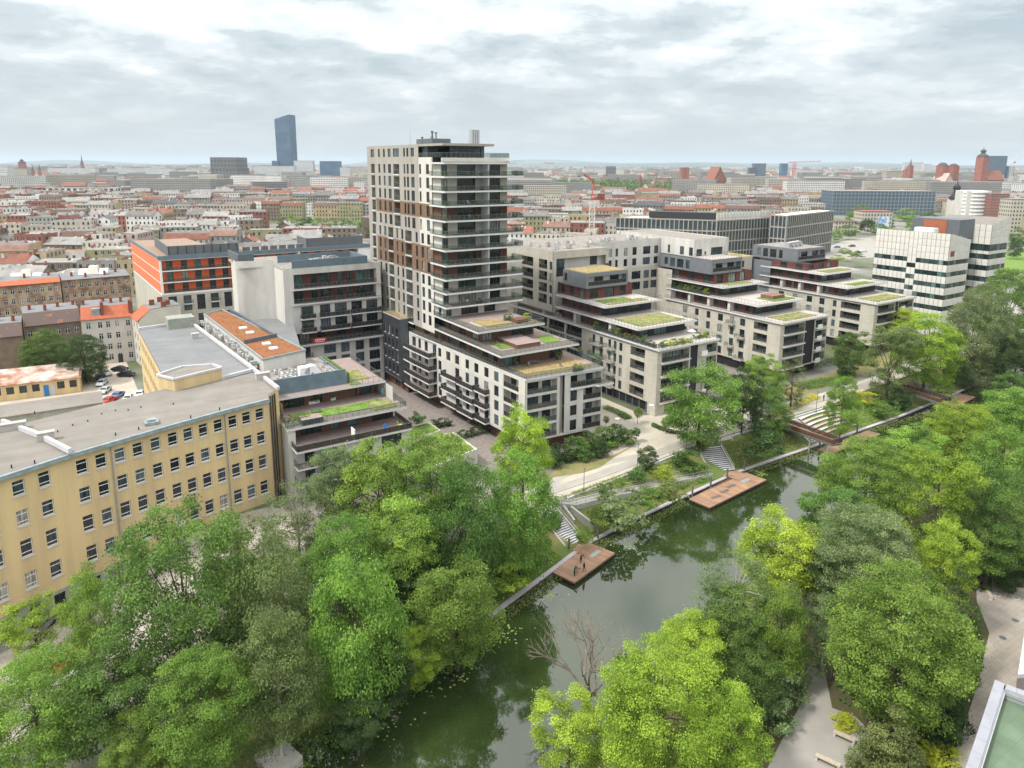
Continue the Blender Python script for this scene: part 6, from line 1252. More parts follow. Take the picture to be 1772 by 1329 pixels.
# ---------------------------------------------------------------- building at the bottom right corner
NR = Root('flat_roofed_building', 'near building with pale green membrane roof and pale stone copings at the bottom right corner', 'building', *AB(*at(1722, 1174, 12)[:2]))
M['copl'] = mat('lilac_grey_coping', (0.30, 0.305, 0.34), 0.7, 0.12, 0.8); zr = 12.0; c0 = AB(*at(1722, 1176, zr)[:2]); c1 = AB(*at(1647, 1400, zr)[:2]); c2 = AB(*at(1800, 1206, zr)[:2]); c3 = (c1[0]+c2[0]-c0[0], c1[1]+c2[1]-c0[1])
g = MB(); g.face([(*p, zr-0.9) for p in (c0, c1, c3, c2)]); g.obj('roof', 'greenroof', NR)
for P0, P1, sg in ((c0, c1, 1), (c0, c2, -1)):
    dx, dy = P1[0]-P0[0], P1[1]-P0[1]; d = math.hypot(dx, dy); n = max(2, round(d/1.75)); t = (dx/d, dy/d); nn = (-t[1]*sg, t[0]*sg)
    for i in range(n):
        s0, s1 = i*d/n+0.012+(0.85 if (i == 0 and sg == -1) else 0), (i+1)*d/n-0.012; g = MB(); f = lambda s, w, z: (P0[0]+t[0]*s+nn[0]*w, P0[1]+t[1]*s+nn[1]*w, z)
        g.hexa([f(s0, 0, zr-0.08), f(s1, 0, zr-0.08), f(s1, 0.72, zr-0.08), f(s0, 0.72, zr-0.08)], [f(s0, 0, zr), f(s1, 0, zr), f(s1, 0.72, zr), f(s0, 0.72, zr)]); g.obj('coping_slab', 'copl', NR)
    g = MB(); g.hexa([f(0.05, 0.05, 0), f(d, 0.05, 0), f(d, 0.8, 0), f(0.05, 0.8, 0)], [f(0.05, 0.05, zr-0.085), f(d, 0.05, zr-0.085), f(d, 0.8, zr-0.085), f(0.05, 0.8, zr-0.085)]); g.obj('parapet_wall', 'copl', NR)
    g = MB(); g.hexa([f(0.8, 0.81, zr-0.5), f(d, 0.81, zr-0.5), f(d, 0.9, zr-0.5), f(0.8, 0.9, zr-0.5)], [f(0.8, 0.81, zr-0.2), f(d, 0.81, zr-0.2), f(d, 0.9, zr-0.2), f(0.8, 0.9, zr-0.2)]); g.obj('flashing', 'steel', NR)
e1 = AB(*at(1757, 1195, 8)[:2]); e2 = AB(*at(1790, 985, 8)[:2]); fr_ = Fr(e2, e1)
NW = Root('white_side_building', 'white building wall with dark ribbon window at the right edge', 'building', *e1)
ops = [(fr_.L*0.32, fr_.L*0.64, 4.2, 7.6)]; strip(NW, fr_, 0, fr_.L, 0, 9.5, ops, 'white', style='green'); g = MB(); g.prism([e2, e1, (e1[0]+6, e1[1]-3), (e2[0]+6, e2[1]-3)], 9.3, 9.7); g.obj('roof', 'coping', NW)
# ---------------------------------------------------------------- parking yard, garages, cars
def carmesh():
    B_ = MB(); G_ = MB(); prof = [(-2.15, 0.35), (-2.2, 0.65), (-2.05, 0.88), (-1.1, 0.98), (-0.55, 1.42), (0.75, 1.45), (1.45, 1.02), (2.1, 0.95), (2.2, 0.6), (2.15, 0.35)]
    def ringy(x, z): return 0.86 if z < 0.99 else 0.66
    for (x0, z0), (x1, z1) in zip(prof, prof[1:]):
        y0, y1 = ringy(x0, z0), ringy(x1, z1); B_.quad((x0, -y0, z0), (x1, -y1, z1), (x1, y1, z1), (x0, y0, z0))
    for s in (-1, 1):
        B_.face([(x, s*0.86, min(z, 0.97)) for x, z in prof if True][:3]+[(x, s*0.86, 0.97) for x in (-1.1, 1.45)]+[(2.1, s*0.86, 0.95), (2.2, s*0.86, 0.6), (2.15, s*0.86, 0.35)])
        B_.quad((-1.1, s*0.86, 0.97), (1.45, s*0.86, 0.97), (0.75, s*0.66, 1.45), (-0.55, s*0.66, 1.42))
        G_.quad((-0.95, s*0.855, 1.02), (1.25, s*0.855, 1.02), (0.68, s*0.685, 1.38), (-0.5, s*0.685, 1.36))
    B_.quad((-2.15, -.86, .35), (2.15, -.86, .35), (2.15, .86, .35), (-2.15, .86, .35))
    G_.quad((-1.06, -.72, 1.03), (-1.06, .72, 1.03), (-0.6, .60, 1.39), (-0.6, -.60, 1.39)); G_.quad((1.42, -.72, 1.07), (1.42, .72, 1.07), (0.82, .60, 1.43), (0.82, -.60, 1.43))
    W_ = MB()
    W_.tube((0, -0.1, 0), (0, 0.1, 0), 0.33, 0.33, 12, 0, True); W_.face([(0.33*math.cos(k*math.pi/6), -0.1, 0.33*math.sin(k*math.pi/6)) for k in range(12)])
    H_ = MB(); H_.box(-0.03, -0.2, -0.07, 0.03, 0.2, 0.07); return B_, G_, W_.mesh('wheel', ['rubber']), H_
cB, cG, cW, cH = carmesh(); CMm = {}; cGm = cG.mesh('windows', ['cglass']) if 'cglass' in M else None
M['cglass'] = mat('car_glass', (0.02, 0.025, 0.03), 0.08, 0.1, 1, spec=0.6); cGm = cG.mesh('windows', ['cglass']); M['hlight'] = mat('headlight', (0.7, 0.7, 0.7), 0.2, 0.1, 1, spec=0.6); cHm = cH.mesh('headlight', ['hlight'])
def car(p, rz, col, label, s=1.0):
    if col not in CMm:
        c = {'black': (0.015, 0.016, 0.02), 'silver': (0.45, 0.47, 0.50), 'white': (0.75, 0.75, 0.76), 'blue': (0.06, 0.16, 0.36), 'red': (0.45, 0.04, 0.03), 'grey': (0.16, 0.17, 0.18), 'navy': (0.02, 0.03, 0.08)}[col]
        M['car_'+col] = mat('car_paint_'+col, c, 0.25, 0.05, 1, spec=0.6); CMm[col] = cB.mesh('body', ['car_'+col])
    e_ = empty('parked_car', p, rz, label, 'car'); e_.scale = (s, s, s)
    for n, me, l in [('body', CMm[col], (0, 0, 0)), ('windows', cGm, (0, 0, 0))]+[('wheel', cW, (x, y, 0.33)) for x in (-1.35, 1.35) for y in (-0.8, 0.8)]+[('headlight', cHm, (-2.2, y, 0.68)) for y in (-0.6, 0.6)]:
        o = bpy.data.objects.new(n, me); COL.objects.link(o); o.parent = e_; o.location = l
for u, v, rz, c, l in ((183, 590+57, 2.5, 'silver', 'silver car parked beside the two trees in the yard'), (208, 640, 3.1, 'black', 'black car parked nearest the white tenement'), (219, 649, 3.15, 'black', 'long black car in front of the other black one'), (172, 655, 1.9, 'navy', 'dark blue car under the edge of the trees'), (177, 664, 1.8, 'silver', 'silver car behind the dark blue one'), (182, 677, 1.7, 'silver', 'pale silver car in the middle of the yard'), (203, 686, 1.6, 'blue', 'blue car partly hidden by the felt roof'), (188, 695, 1.4, 'red', 'red car peeping over the yellow block roof'), (222, 691, 1.9, 'white', 'white car behind the felt roof'), (242, 684, 1.9, 'white', 'white car nearest the yellow wing')):
    p_ = at(u, v+2, 0.02); car((p_.x, p_.y, 0.02), rz, c, l)
for u, v, rz, c, l in ((70, 1062+28, 0.9, 'grey', 'grey car parked by the plinth of the yellow block'), (120, 1150, 0.8, 'red', 'red car seen through the trees at the lower left'), (150, 1165, 0.8, 'white', 'white car seen through the trees beside the red one')):
    p_ = at(u, v, -3.2); a, b = AB(p_.x, p_.y); car((p_.x, p_.y, gh(a, b)+0.06), rz+ROT, c, l)
for u, v, c, l in ((1448, 429, 'blue', 'blue car on the far road behind the grey roof box'), (1474, 427, 'navy', 'dark car on the far road left of the striped office'), (1494, 436, 'white', 'white car on the far road beside the striped office'), (1484, 438, 'navy', 'dark blue car following the white one on the far road')):
    p_ = at(u, v, 0.1); car((p_.x, p_.y, 0.1), 0.3, c, l, 1.1)
# ---------------------------------------------------------------- people
def skin(verts, edges, name, m, parent=None, sub=1):
    me = bpy.data.meshes.new(name); me.from_pydata([v[:3] for v in verts], edges, []); me.materials.append(m); o = bpy.data.objects.new(name, me); COL.objects.link(o)
    md = o.modifiers.new('skin', 'SKIN'); md.use_smooth_shade = True
    lay = me.skin_vertices[0].data
    for i, v in enumerate(verts): lay[i].radius = (v[3], v[3]); lay[i].use_root = (i == 0)
    o.modifiers.new('sub', 'SUBSURF').levels = sub; o.modifiers['sub'].render_levels = sub; o.parent = parent; return o
def zmat(name, bands):
    m = bpy.data.materials.new(name); m.use_nodes = True; t = m.node_tree; b = t.nodes['Principled BSDF']; b.inputs['Roughness'].default_value = 0.8
    tcn = t.nodes.new('ShaderNodeTexCoord'); s3 = t.nodes.new('ShaderNodeSeparateXYZ'); dv = t.nodes.new('ShaderNodeMath'); dv.operation = 'DIVIDE'; dv.inputs[1].default_value = 2.0
    t.links.new(tcn.outputs['Object'], s3.inputs[0]); t.links.new(s3.outputs[2], dv.inputs[0]); rp = t.nodes.new('ShaderNodeValToRGB'); rp.color_ramp.interpolation = 'CONSTANT'; E = rp.color_ramp.elements
    E[0].position = 0; E[0].color = (*bands[0][1], 1); E[1].position = bands[1][0]/2; E[1].color = (*bands[1][1], 1)
    for z, c in bands[2:]: q = E.new(z/2); q.color = (*c, 1)
    t.links.new(dv.outputs[0], rp.inputs[0]); t.links.new(rp.outputs[0], b.inputs['Base Color']); return m
def person(p, rz, top, legs, label, pose='stand', hair=(0.05, 0.03, 0.02)):
    sk = (0.45, 0.28, 0.2); e_ = empty('person', p, rz, label, 'person'); b = 0.25 if pose == 'bend' else 0.0; st = 0.16 if pose == 'walk' else 0.03
    V = [(0, 0, 0.95, .13), (0.02+b*.3, 0, 1.12, .125), (0.03+b, 0, 1.32, .15), (0.03+b*1.3, 0, 1.46, .07), (0.04+b*1.5, 0, 1.52, .055), (0.05+b*1.8, 0, 1.62, .10), (0.05+b*1.9, 0, 1.72, .09),
         (0.0, .10, 0.86, .10), (st, .11, 0.5, .07), (st*0.7-0.05, .11, 0.1, .045), (st*0.7+0.12, .12, 0.04, .04), (0, -.10, .86, .10), (-st*0.3, -.11, .5, .07), (-st-.05, -.11, .1, .045), (-st+0.12, -.12, .04, .04),
         (0.03+b, .2, 1.40, .06), (0.05+b, .27, 1.15, .045), (0.18+b*1.4, .25, .93, .035), (0.22+b*1.4, .24, .86, .04), (0.03+b, -.2, 1.40, .06), (0.08+b, -.27, 1.15, .045), (0.26+b*1.4, -.22, 1.02, .035), (0.32+b*1.4, -.2, 1.0, .04)]
    Ed = [(0, 1), (1, 2), (2, 3), (3, 4), (4, 5), (5, 6), (0, 7), (7, 8), (8, 9), (9, 10), (0, 11), (11, 12), (12, 13), (13, 14), (2, 15), (15, 16), (16, 17), (17, 18), (2, 19), (19, 20), (20, 21), (21, 22)]
    o = skin(V, Ed, 'body', zmat('clothes', [(0, (0.03, 0.03, 0.03)), (0.08, legs), (0.93, top), (1.47, sk), (1.68, hair)]), e_)
    return e_
def gp(u, v, z): p = at(u, v, z); return (p.x, p.y, z)
person(gp(994, 996, -3.03), 0.6, (0.02, 0.12, 0.08), (0.03, 0.05, 0.05), 'person in dark green clothes bending over a bicycle on the near jetty', 'bend')
person(gp(1011, 990, -3.03), 2.6, (0.02, 0.02, 0.025), (0.06, 0.06, 0.07), 'person in black at the middle of the near jetty', 'walk')
person(gp(1005, 974, -3.03), -0.8, (0.04, 0.02, 0.03), (0.03, 0.03, 0.04), 'person in dark clothes sitting back towards the gangway of the near jetty', 'bend')
person(gp(662, 686, 12.67), 1.2, (0.10, 0.35, 0.38), (0.12, 0.25, 0.50), 'person in a turquoise top and blue trousers on the grassed terrace', 'stand')
person(gp(620, 687, 12.67), 0.2, (0.60, 0.02, 0.03), (0.50, 0.02, 0.03), 'small person in red on the grassed terrace', 'stand')
person(gp(1425, 694, 0.03), 0.9, (0.05, 0.05, 0.12), (0.04, 0.04, 0.05), 'pedestrian in dark clothes beyond the yellow flower bed', 'walk')
person(gp(1206, 757, 0.03), 0.9, (0.03, 0.03, 0.03), (0.03, 0.03, 0.04), 'pedestrian in black just left of the oak trunk', 'walk')
def bicycle(p, rz, label):
    e_ = empty('bicycle', p, rz, label, 'bicycle'); mb = MB()
    for a_, b_ in (((-.5, 0, .35), (-.1, 0, .35)), ((-.1, 0, .35), (.35, 0, .85)), ((-.1, 0, .35), (-.25, 0, .9)), ((-.25, 0, .85), (.35, 0, .85)), ((.35, 0, .95), (.52, 0, .35)), ((-.5, 0, .35), (-.23, 0, .8))): mb.tube(a_, b_, .02, .02, 5)
    wobj('frame', mb, 'black', parent=e_)
    for x in (-.5, .52):
        mb = MB()
        for k in range(12): a0, a1 = k*.5236, (k+1)*.5236; mb.tube((x+.34*math.cos(a0), 0, .35+.34*math.sin(a0)), (x+.34*math.cos(a1), 0, .35+.34*math.sin(a1)), .02, .02, 4)
        wobj('wheel', mb, 'rubber', parent=e_)
    mb = MB(); mb.box(-.37, -.07, .9, -.12, .07, .95); wobj('saddle', mb, 'rubber', parent=e_); mb = MB(); mb.tube((.35, -.25, 1.0), (.35, .25, 1.0), .02, .02, 5); wobj('handlebar', mb, 'rubber', parent=e_)
bicycle(gp(1000, 994, -3.02), 0.7, 'black bicycle standing on the near jetty')
# ---- terrace planting, furniture and rooftop plant
M['potw'] = mat('white_planter', (0.72, 0.72, 0.71), 0.6, 0.08, 1); M['potd'] = mat('dark_planter', (0.09, 0.09, 0.10), 0.6, 0.1, 1)
_pm = {}
def planter(a, b, z, la, lb, h, m, plant, label, ph=0.45, group=None):
    e_ = Root('planter', label, 'planter', a, b, z, group); mb = MB(); mb.box(a-la/2, b-lb/2, z, a+la/2, b+lb/2, z+h); mb.obj('pot', m, e_)
    n = max(1, int(max(la, lb)/0.8))
    for i in range(n):
        f = (i+0.5)/n-0.5; x = f*la if la > lb else 0; y = f*lb if lb >= la else 0; i_ = RND.randrange(3); o = crownobj('plant', 'bush', i_, plant if isinstance(plant, str) else RND.choice(plant)); o.parent = e_.o; r = min(max(la, lb)/n, 0.95)*RND.uniform(0.5, 0.72); o.location = (x, y, h+ph*0.5); o.scale = (r, r, ph)
T1c = ['dark', 'mid', 'fresh', 'olive', 'lime', 'mid', 'olive', 'dark', 'fresh']
kinds = ['rounded green shrub', 'slim conifer', 'golden conifer', 'pair of small evergreens', 'round yellow-green shrub', 'wide green bush', 'feathery brownish grass', 'tall dark cypress']
for i in range(8):
    b = 112.2+i*2.75; planter(109.75, b, 15.76, 0.6, 2.2, 0.55, 'potd', [T1c[i], T1c[i+1]], '%s in a dark trough, %s along the corner roof garden rail' % (kinds[i], ['first', 'second', 'third', 'fourth', 'fifth', 'sixth', 'seventh', 'eighth'][i]), 0.55+0.5*(i % 3 == 1))
for i, (a, c, r) in enumerate(((111.3, 'mid', .8), (112.8, 'fresh', .95), (114.1, 'yellow', .9), (115.6, 'mid', 1.0), (117.2, 'fresh', .9), (118.6, 'yellow', 1.0), (119.9, 'lime', .9), (125.0, 'fresh', 1.1), (127.0, 'lime', 1.0))):
    bushw(W(a, 110.8+(i % 2)*0.6+(1.5 if i > 6 else 0), 16.3), r, c, '%s shrub, number %d from the corner in the lush roof garden' % ({'mid': 'green', 'fresh': 'light green', 'yellow': 'golden yellow', 'lime': 'yellow-green'}[c], i+1) if 0 else '%s shrub %s in the corner roof garden' % ({'mid': 'green', 'fresh': 'light green', 'yellow': 'golden yellow', 'lime': 'yellow-green'}[c], ['at the very corner', 'next to the corner one', 'beside the light corner one', 'between the two golden ones', 'left of the second golden one', 'farther from the corner', 'at the end of the dense row', 'beyond the grey parasol', 'at the right terrace end'][i]), None, 0.75)
def parasol(a, b, z, m, label, r=1.4):
    e_ = Root('parasol', label, 'parasol', a, b, z); mb = MB(); mb.lathe((a, b, z), [(r, 1.95), (r*0.55, 2.25), (0.04, 2.5)], 8); mb.obj('canopy', m, e_); mb = MB(); mb.tube((a, b, z), (a, b, z+2.5), 0.03, 0.03, 6); mb.obj('pole', 'steel', e_); mb = MB(); mb.box(a-.3, b-.3, z, a+.3, b+.3, z+.08); mb.obj('base', 'concrete', e_)
M['lilac'] = mat('lilac_cloth', (0.42, 0.38, 0.50), 0.8, 0.1, 1)
parasol(122.6, 112.6, 15.76, 'lilac', 'closed-looking lilac parasol in the corner roof garden', 1.1)
def table(a, b, z, la, lb, m, label):
    e_ = Root('table', label, 'table', a, b, z); mb = MB(); mb.box(a-la/2, b-lb/2, z+.7, a+la/2, b+lb/2, z+.76); mb.obj('table_top', m, e_)
    for sx in (-1, 1):
        for sy in (-1, 1): mb = MB(); mb.box(a+sx*(la/2-.06)-.03, b+sy*(lb/2-.06)-.03, z, a+sx*(la/2-.06)+.03, b+sy*(lb/2-.06)+.03, z+.7); mb.obj('leg', m, e_)
def chair(a, b, z, m, label, rz=0.0, group=None, s=1.0):
    p = W(a, b, z); e_ = empty('chair', p, ROT+rz, label, 'chair', group); e_.scale = (s, s, s)
    mb = MB(); mb.box(-.25, -.25, .4, .25, .25, .46); wobj('seat', mb, m, parent=e_); mb = MB(); mb.hexa([(-.25, .22, .46), (.25, .22, .46), (.25, .26, .46), (-.25, .26, .46)], [(-.25, .32, .95), (.25, .32, .95), (.25, .36, .95), (-.25, .36, .95)]); wobj('backrest', mb, m, parent=e_)
    for x in (-.22, .22):
        for y in (-.22, .22): mb = MB(); mb.box(x-.02, y-.02, 0, x+.02, y+.02, .4); wobj('leg', mb, m, parent=e_)
M['ratt'] = mat('grey_rattan', (0.22, 0.21, 0.21), 0.8, 0.2, 3)
chair(45.6, 111.4, 9.52, 'bluep', 'bright blue deck chair on the lower terrace of the white terraced building', 0.3, s=1.3); chair(48.2, 111.6, 9.52, 'limep', 'lime green lounge chair on the lower terrace of the white terraced building', 1.2, s=1.4)
table(31.8+3.6, 118.6, 12.66, 1.6, .8, 'potd', 'dark table by the timber wall on the grassed terrace')
table(79, 114.8, 15.76, 2.2, 1.0, 'ratt', 'grey dining table on the sandy podium terrace')
for i, (a, b, rz, l) in enumerate(((77.5, 113.6, 0.2, 'grey rattan chair left of the dining table on the podium terrace'), (80.8, 114.9, 1.5, 'grey rattan chair right of the dining table on the podium terrace'), (82.8, 110.2, 2, 'pale low armchair on the sandy podium terrace'), (76.2, 120.5, 0.4, 'dark chair by the lawn square of the second podium terrace'), (74.0, 119.8, 0.9, 'blue-grey chair at the left end of the second podium terrace'), (88.0, 117.5, 1.0, 'dark chair at the right end of the second podium terrace'))):
    chair(a, b, 15.76 if i < 3 else 19.26, 'ratt', l, rz)
for u, v, z, la, lb, h, m, pl_, l in ((494, 706, 12.66, 2.6, .6, .6, 'potw', 'lime', 'long white planter at the left end of the grassed terrace'), (543, 698, 12.66, 2.0, .6, .6, 'potw', 'mid', 'white planter with a leafy plant in the middle of the grassed terrace'), (576, 692, 12.66, .9, .6, .6, 'potw', 'fresh', 'small white planter by the glass doors of the grassed terrace'), (668, 676, 12.66, .6, 4.0, .6, 'potw', 'reed', 'long white planter with ornamental grass on the right side of the grassed terrace'), (514, 733, 12.66, 4.6, .5, .5, 'potw', 'reed', 'row of white window boxes along the front rail of the grassed terrace'),
                                      (1000, 642, 15.76, 2.4, .5, .6, 'potd', 'grey', 'dark trough with grey-leaved plants at the podium rail'), (1034, 626, 15.76, .9, .9, .8, 'potd', 'olive', 'big grey pot with an orange maple at the right podium corner'), (966, 622, 15.76, .8, .8, .7, 'potd', 'lime', 'round dark pot with a fresh green palm on the podium terrace'), (893, 632, 15.76, .8, .8, .6, 'potd', 'fresh', 'pot with a bright bush near the left podium rail'), (1004, 613, 15.76, .9, .9, .6, 'potd', 'mid', 'dark pot with a feathery plant on the right of the podium terrace'),
                                      (880, 555, 22.36, 2.2, .7, .6, 'potd', 'mid', 'planting trough at the back of the third podium terrace'), (912, 556, 22.36, 1.6, .8, .9, 'bluegrey', 'yellow', 'blue-grey trough with yellow flowers on the third podium terrace'), (1290, 478, 22.06, 5.0, .7, .6, 'potd', 'lime', 'long trough of yellow-green plants on the upper terrace of the middle stepped building'), (1228, 478, 22.06, 1.5, 1.2, .6, 'potw', 'mid', 'dense green box bush on the upper terrace of the middle stepped building'), (1256, 478, 22.06, 1.8, 1.2, .6, 'potw', 'dark', 'second dense bush right of the box bush on the middle stepped building')):
    p = at(u, v, z); a, b = AB(p.x, p.y); planter(a, b, z, la, lb, h, m, pl_, l, 0.6)
for i, (b, c) in enumerate(((138.5, 'lime'), (141, 'olive'), (143.5, 'mid'), (146, 'lime'), (148.5, 'mid'), (151, 'dark'))):
    planter(155.8, b, 18.96, 0.6, 2.2, 0.55, 'potd', c, '%s trough plant, %s from the near end of the middle stepped building' % ({'lime': 'yellow-green', 'olive': 'brownish', 'mid': 'green', 'dark': 'dark'}[c], ['first', 'second', 'third', 'fourth', 'fifth', 'sixth'][i]), 0.9)
g = MB(); g.box(166, 123.5, 18.96, 171.2, 127.6, 20.0); single('deck_platform', g, 'deckw', 'raised reddish timber platform on the lawn terrace of the middle stepped building', 'platform', 166, 123.5, 18.96)
# rooftop plant units
ub = MB(); ub.box(-.55, -.4, .08, .55, .4, .95); uf = MB(); uf.lathe((0, 0, .96), [(.34, 0), (.3, .05), (.05, .05)], 10); M['acw'] = mat('dusty_white_casing', (0.50, 0.49, 0.47), 0.6, 0.3, 1.5, objvar=0.3); ubm = ub.mesh('casing', ['acw']); ufm = uf.mesh('fan', ['dgrey']); uft = MB(); uft.box(-.6, -.3, 0, .6, -.2, .08); uft.box(-.6, .2, 0, .6, .3, .08); utm = uft.mesh('feet', ['dgrey'])
def acu(a, b, z, rz, s, label, group):
    e_ = empty('air_conditioner', W(a, b, z), ROT+rz, label, 'air conditioner', group); e_.scale = (s*RND.uniform(.8, 1.3), s*RND.uniform(.8, 1.2), s*RND.uniform(.8, 1.3))
    for n, m_ in (('casing', ubm), ('fan', ufm), ('feet', utm)): o = bpy.data.objects.new(n, m_); COL.objects.link(o); o.parent = e_
for i in range(16): acu(111+RND.random()*15, 153+RND.random()*12, 33.11, RND.choice((0, 1.57)), 0.95, 'white air conditioner on the gravel roof of the corner-planted building', 'rooftop units of the corner-planted building')
for i in range(18): acu(130+RND.random()*26, 160.5+RND.random()*7, 33.11, RND.choice((0, 1.57)), 0.9, 'white air conditioner on the linking white wing roof', 'rooftop units of the white wing')
for i in range(12): acu(48+RND.random()*16, 170+RND.random()*8, 31.31, RND.choice((0, 1.57)), 1.2, 'white air conditioner inside the blue-grey roof parapet of the white block', 'rooftop units of the white block')
for i in range(34):
    f = i/34; acu(28.9+1.0*RND.random()-2.6*f, 140+40*f, 18.22+0.0, RND.choice((0, 1.57)), 0.85, 'small white cooling unit in the row along the party wall of the yellow block', 'cooling units along the party wall')
for i in range(14): acu(31+RND.random()*4, 124.5+RND.random()*7, 17.11, RND.choice((0, 1.57)), 0.95, 'cooling unit behind the blue-grey parapet of the terraced block', 'units behind the blue-grey parapet')
for i in range(9): acu(39+RND.random()*3, 124.5+RND.random()*9, 17.11, RND.choice((0, 1.57)), 0.6, 'small roof vent box left of the hedge screen', 'small boxes by the hedge screen')
def duct(a, b, z, s, label, m='whitep'):
    e_ = Root('air_duct', label, 'air duct', a, b, z); mb = MB()
    for i in range(8):
        a0, a1 = i*math.pi/9, (i+1)*math.pi/9; mb.hexa([(a+s*1.2*math.cos(a0), b-s*.6, z+s*1.4*math.sin(a0)), (a+s*1.2*math.cos(a0), b+s*.6, z+s*1.4*math.sin(a0)), (a+s*.3*math.cos(a0), b+s*.6, z+s*.5*math.sin(a0)), (a+s*.3*math.cos(a0), b-s*.6, z+s*.5*math.sin(a0))],
                                                                     [(a+s*1.2*math.cos(a1), b-s*.6, z+s*1.4*math.sin(a1)), (a+s*1.2*math.cos(a1), b+s*.6, z+s*1.4*math.sin(a1)), (a+s*.3*math.cos(a1), b+s*.6, z+s*.5*math.sin(a1)), (a+s*.3*math.cos(a1), b-s*.6, z+s*.5*math.sin(a1))])
    mb.obj('bend', m, e_); mb = MB(); mb.box(a-s*1.6, b-s*.6, z, a-s*.3, b+s*.6, z+s*1.3); mb.obj('fan_box', m, e_)
duct(37.4, 127.2, 17.11, 1.4, 'big white bent air duct behind the blue-grey parapet'); 
for i, l in enumerate(('first bent duct on the grey metal box roof', 'second bent duct on the grey metal box roof', 'third bent duct on the grey metal box roof')): duct(209+i*2.9, 150+i*0.6, 28.46, 1.3, l, 'steel')
# small buildings around the yard
def shed(name, px, z0, z1, roofm, wallm, depth, label, wins=0, ov=0.4, slope=0.6, doors=None):
    p, q = [AB(*at(u, v, z1)[:2]) for u, v in px]; fr = Fr(p, q); Rt = Root(name, label, 'building', *p, z0); ops = []
    if wins: w = fr.L/wins; ops = [(i*w+w*.15, i*w+w*.75, z0+1.5, z1-.5) for i in range(wins) if i != doors]
    strip(Rt, fr, 0, fr.L, z0, z1, ops, wallm, style='bar'); g = MB()
    for P0, P1, L_ in (((fr.L, 0), (fr.L, depth), depth),): wallmb(Fr(fr.P(fr.L, 0, 0)[:2], fr.P(fr.L, depth, 0)[:2]), 0, depth, z0, z1+slope*.8, [], g)
    wallmb(Fr(fr.P(0, depth, 0)[:2], fr.P(0, 0, 0)[:2]), 0, depth, z0, z1+slope*.8, [], g); wallmb(Fr(fr.P(fr.L, depth, 0)[:2], fr.P(0, depth, 0)[:2]), 0, fr.L, z0, z1+slope, [], g); g.obj('wall', wallm, Rt)
    g = MB(); P = fr.P; g.hexa([P(-ov, -ov, z1), P(fr.L+ov, -ov, z1), P(fr.L+ov, depth+ov, z1+slope), P(-ov, depth+ov, z1+slope)], [P(-ov, -ov, z1+.15), P(fr.L+ov, -ov, z1+.15), P(fr.L+ov, depth+ov, z1+slope+.15), P(-ov, depth+ov, z1+slope+.15)]); g.obj('roof', roofm, Rt)
    if doors is not None:
        w = fr.L/wins
        for k, m_ in ((0, 'bluep'), (1, 'steel')): g = MB(); g.fbox(fr, doors*w+w*(.05+k*.5), doors*w+w*(.45+k*.5), -.12, -.003, z0, z0+2.8); g.obj('door', m_, Rt)
    return Rt
shed('garage', [(-40, 673), (137, 653)], 0, 3.8, 'rust', 'yellow', 9, 'yellow garage row with a rusty sheet roof and open blue door', 8, doors=5, slope=1.6)
shed('workshop_shed', [(-60, 732), (175, 697)], 0, 3.6, 'bitumen', 'plinth', 7.5, 'long low shed with grey felt roof and greenish edge behind the yellow block', 0, slope=0.3)
pb_ = [(-70, 790), (100, 752)]
shed('workshop_shed', [(-40, 775), (172, 722)], 0, 4.0, 'bitumen', 'cream', 3.5, 'pale lean-to with barred windows right behind the yellow block roof', 9, slope=0.2)
TB = [(78, 612, 42, 40, 7, 'big', 'mid', 'wide dark tree in the yard in front of the brown tenement'), (145, 620, 40, 38, 6.5, 'big', 'dark', 'dark round tree in the yard in front of the white tenement'), (12, 640, 8, 14, 2, 'tall', 'lime', 'little yellow-green conifer at the left edge of the yard')]
for t_ in TB: tree(*t_[:7], label=t_[7], gz=0.0)

# small plants and chairs on the balconies of the tower and the stepped buildings
ORD = ['lowest', 'second', 'third', 'fourth', 'fifth', 'sixth', 'seventh', 'eighth', 'ninth', 'tenth', 'eleventh', 'twelfth']
for i, z in enumerate(ZS[:10]):
    for k, (a, b, w) in enumerate(((70.6, 135.0, 'left corner'), (78.6, 134.8, 'middle'), (84.5, 134.8, 'right part'), (88.6, 136.4, 'right overhang'))):
        if RND.random() < .72: bushw(W(a+RND.uniform(-.5, .8), b+RND.uniform(0, .5), z+.42), RND.uniform(.35, .6), RND.choice(('mid', 'dark', 'fresh')), 'potted plant on the %s wrap-round tower balcony counted upwards, %s' % (ORD[i], w), 'balcony plants of the tower', 1.1)
    if RND.random() < .8: chair(75+RND.uniform(-1.5, 2), 135.6, z+.03, RND.choice(('ratt', 'potw', 'potd')), 'garden chair on the %s wrap-round tower balcony counted upwards' % ORD[i], RND.uniform(0, 6), 'balcony chairs of the tower', 1.1)
for nm, a0_, b0_, bb in (('corner-planted stepped building', 111, 111.2, 115), ('middle stepped building', 158, 113.2, 117.5), ('farthest stepped building', 205, 116.2, 120.5)):
    for i, z in enumerate((3.1, 6.25, 9.35, 12.5)):
        bushw(W(a0_+RND.uniform(.6, 5), b0_-.2, z+.45), .45, RND.choice(('mid', 'fresh', 'lime')), 'balcony plant on the %s front balcony of the %s' % (ORD[i], nm), 'balcony plants of the stepped buildings', .9)
        bushw(W(a0_-.9, bb+RND.uniform(.3, 3), z+.5), .35, RND.choice(('mid', 'olive')), 'plant in the %s side loggia of the %s' % (ORD[i], nm), 'balcony plants of the stepped buildings', .9)
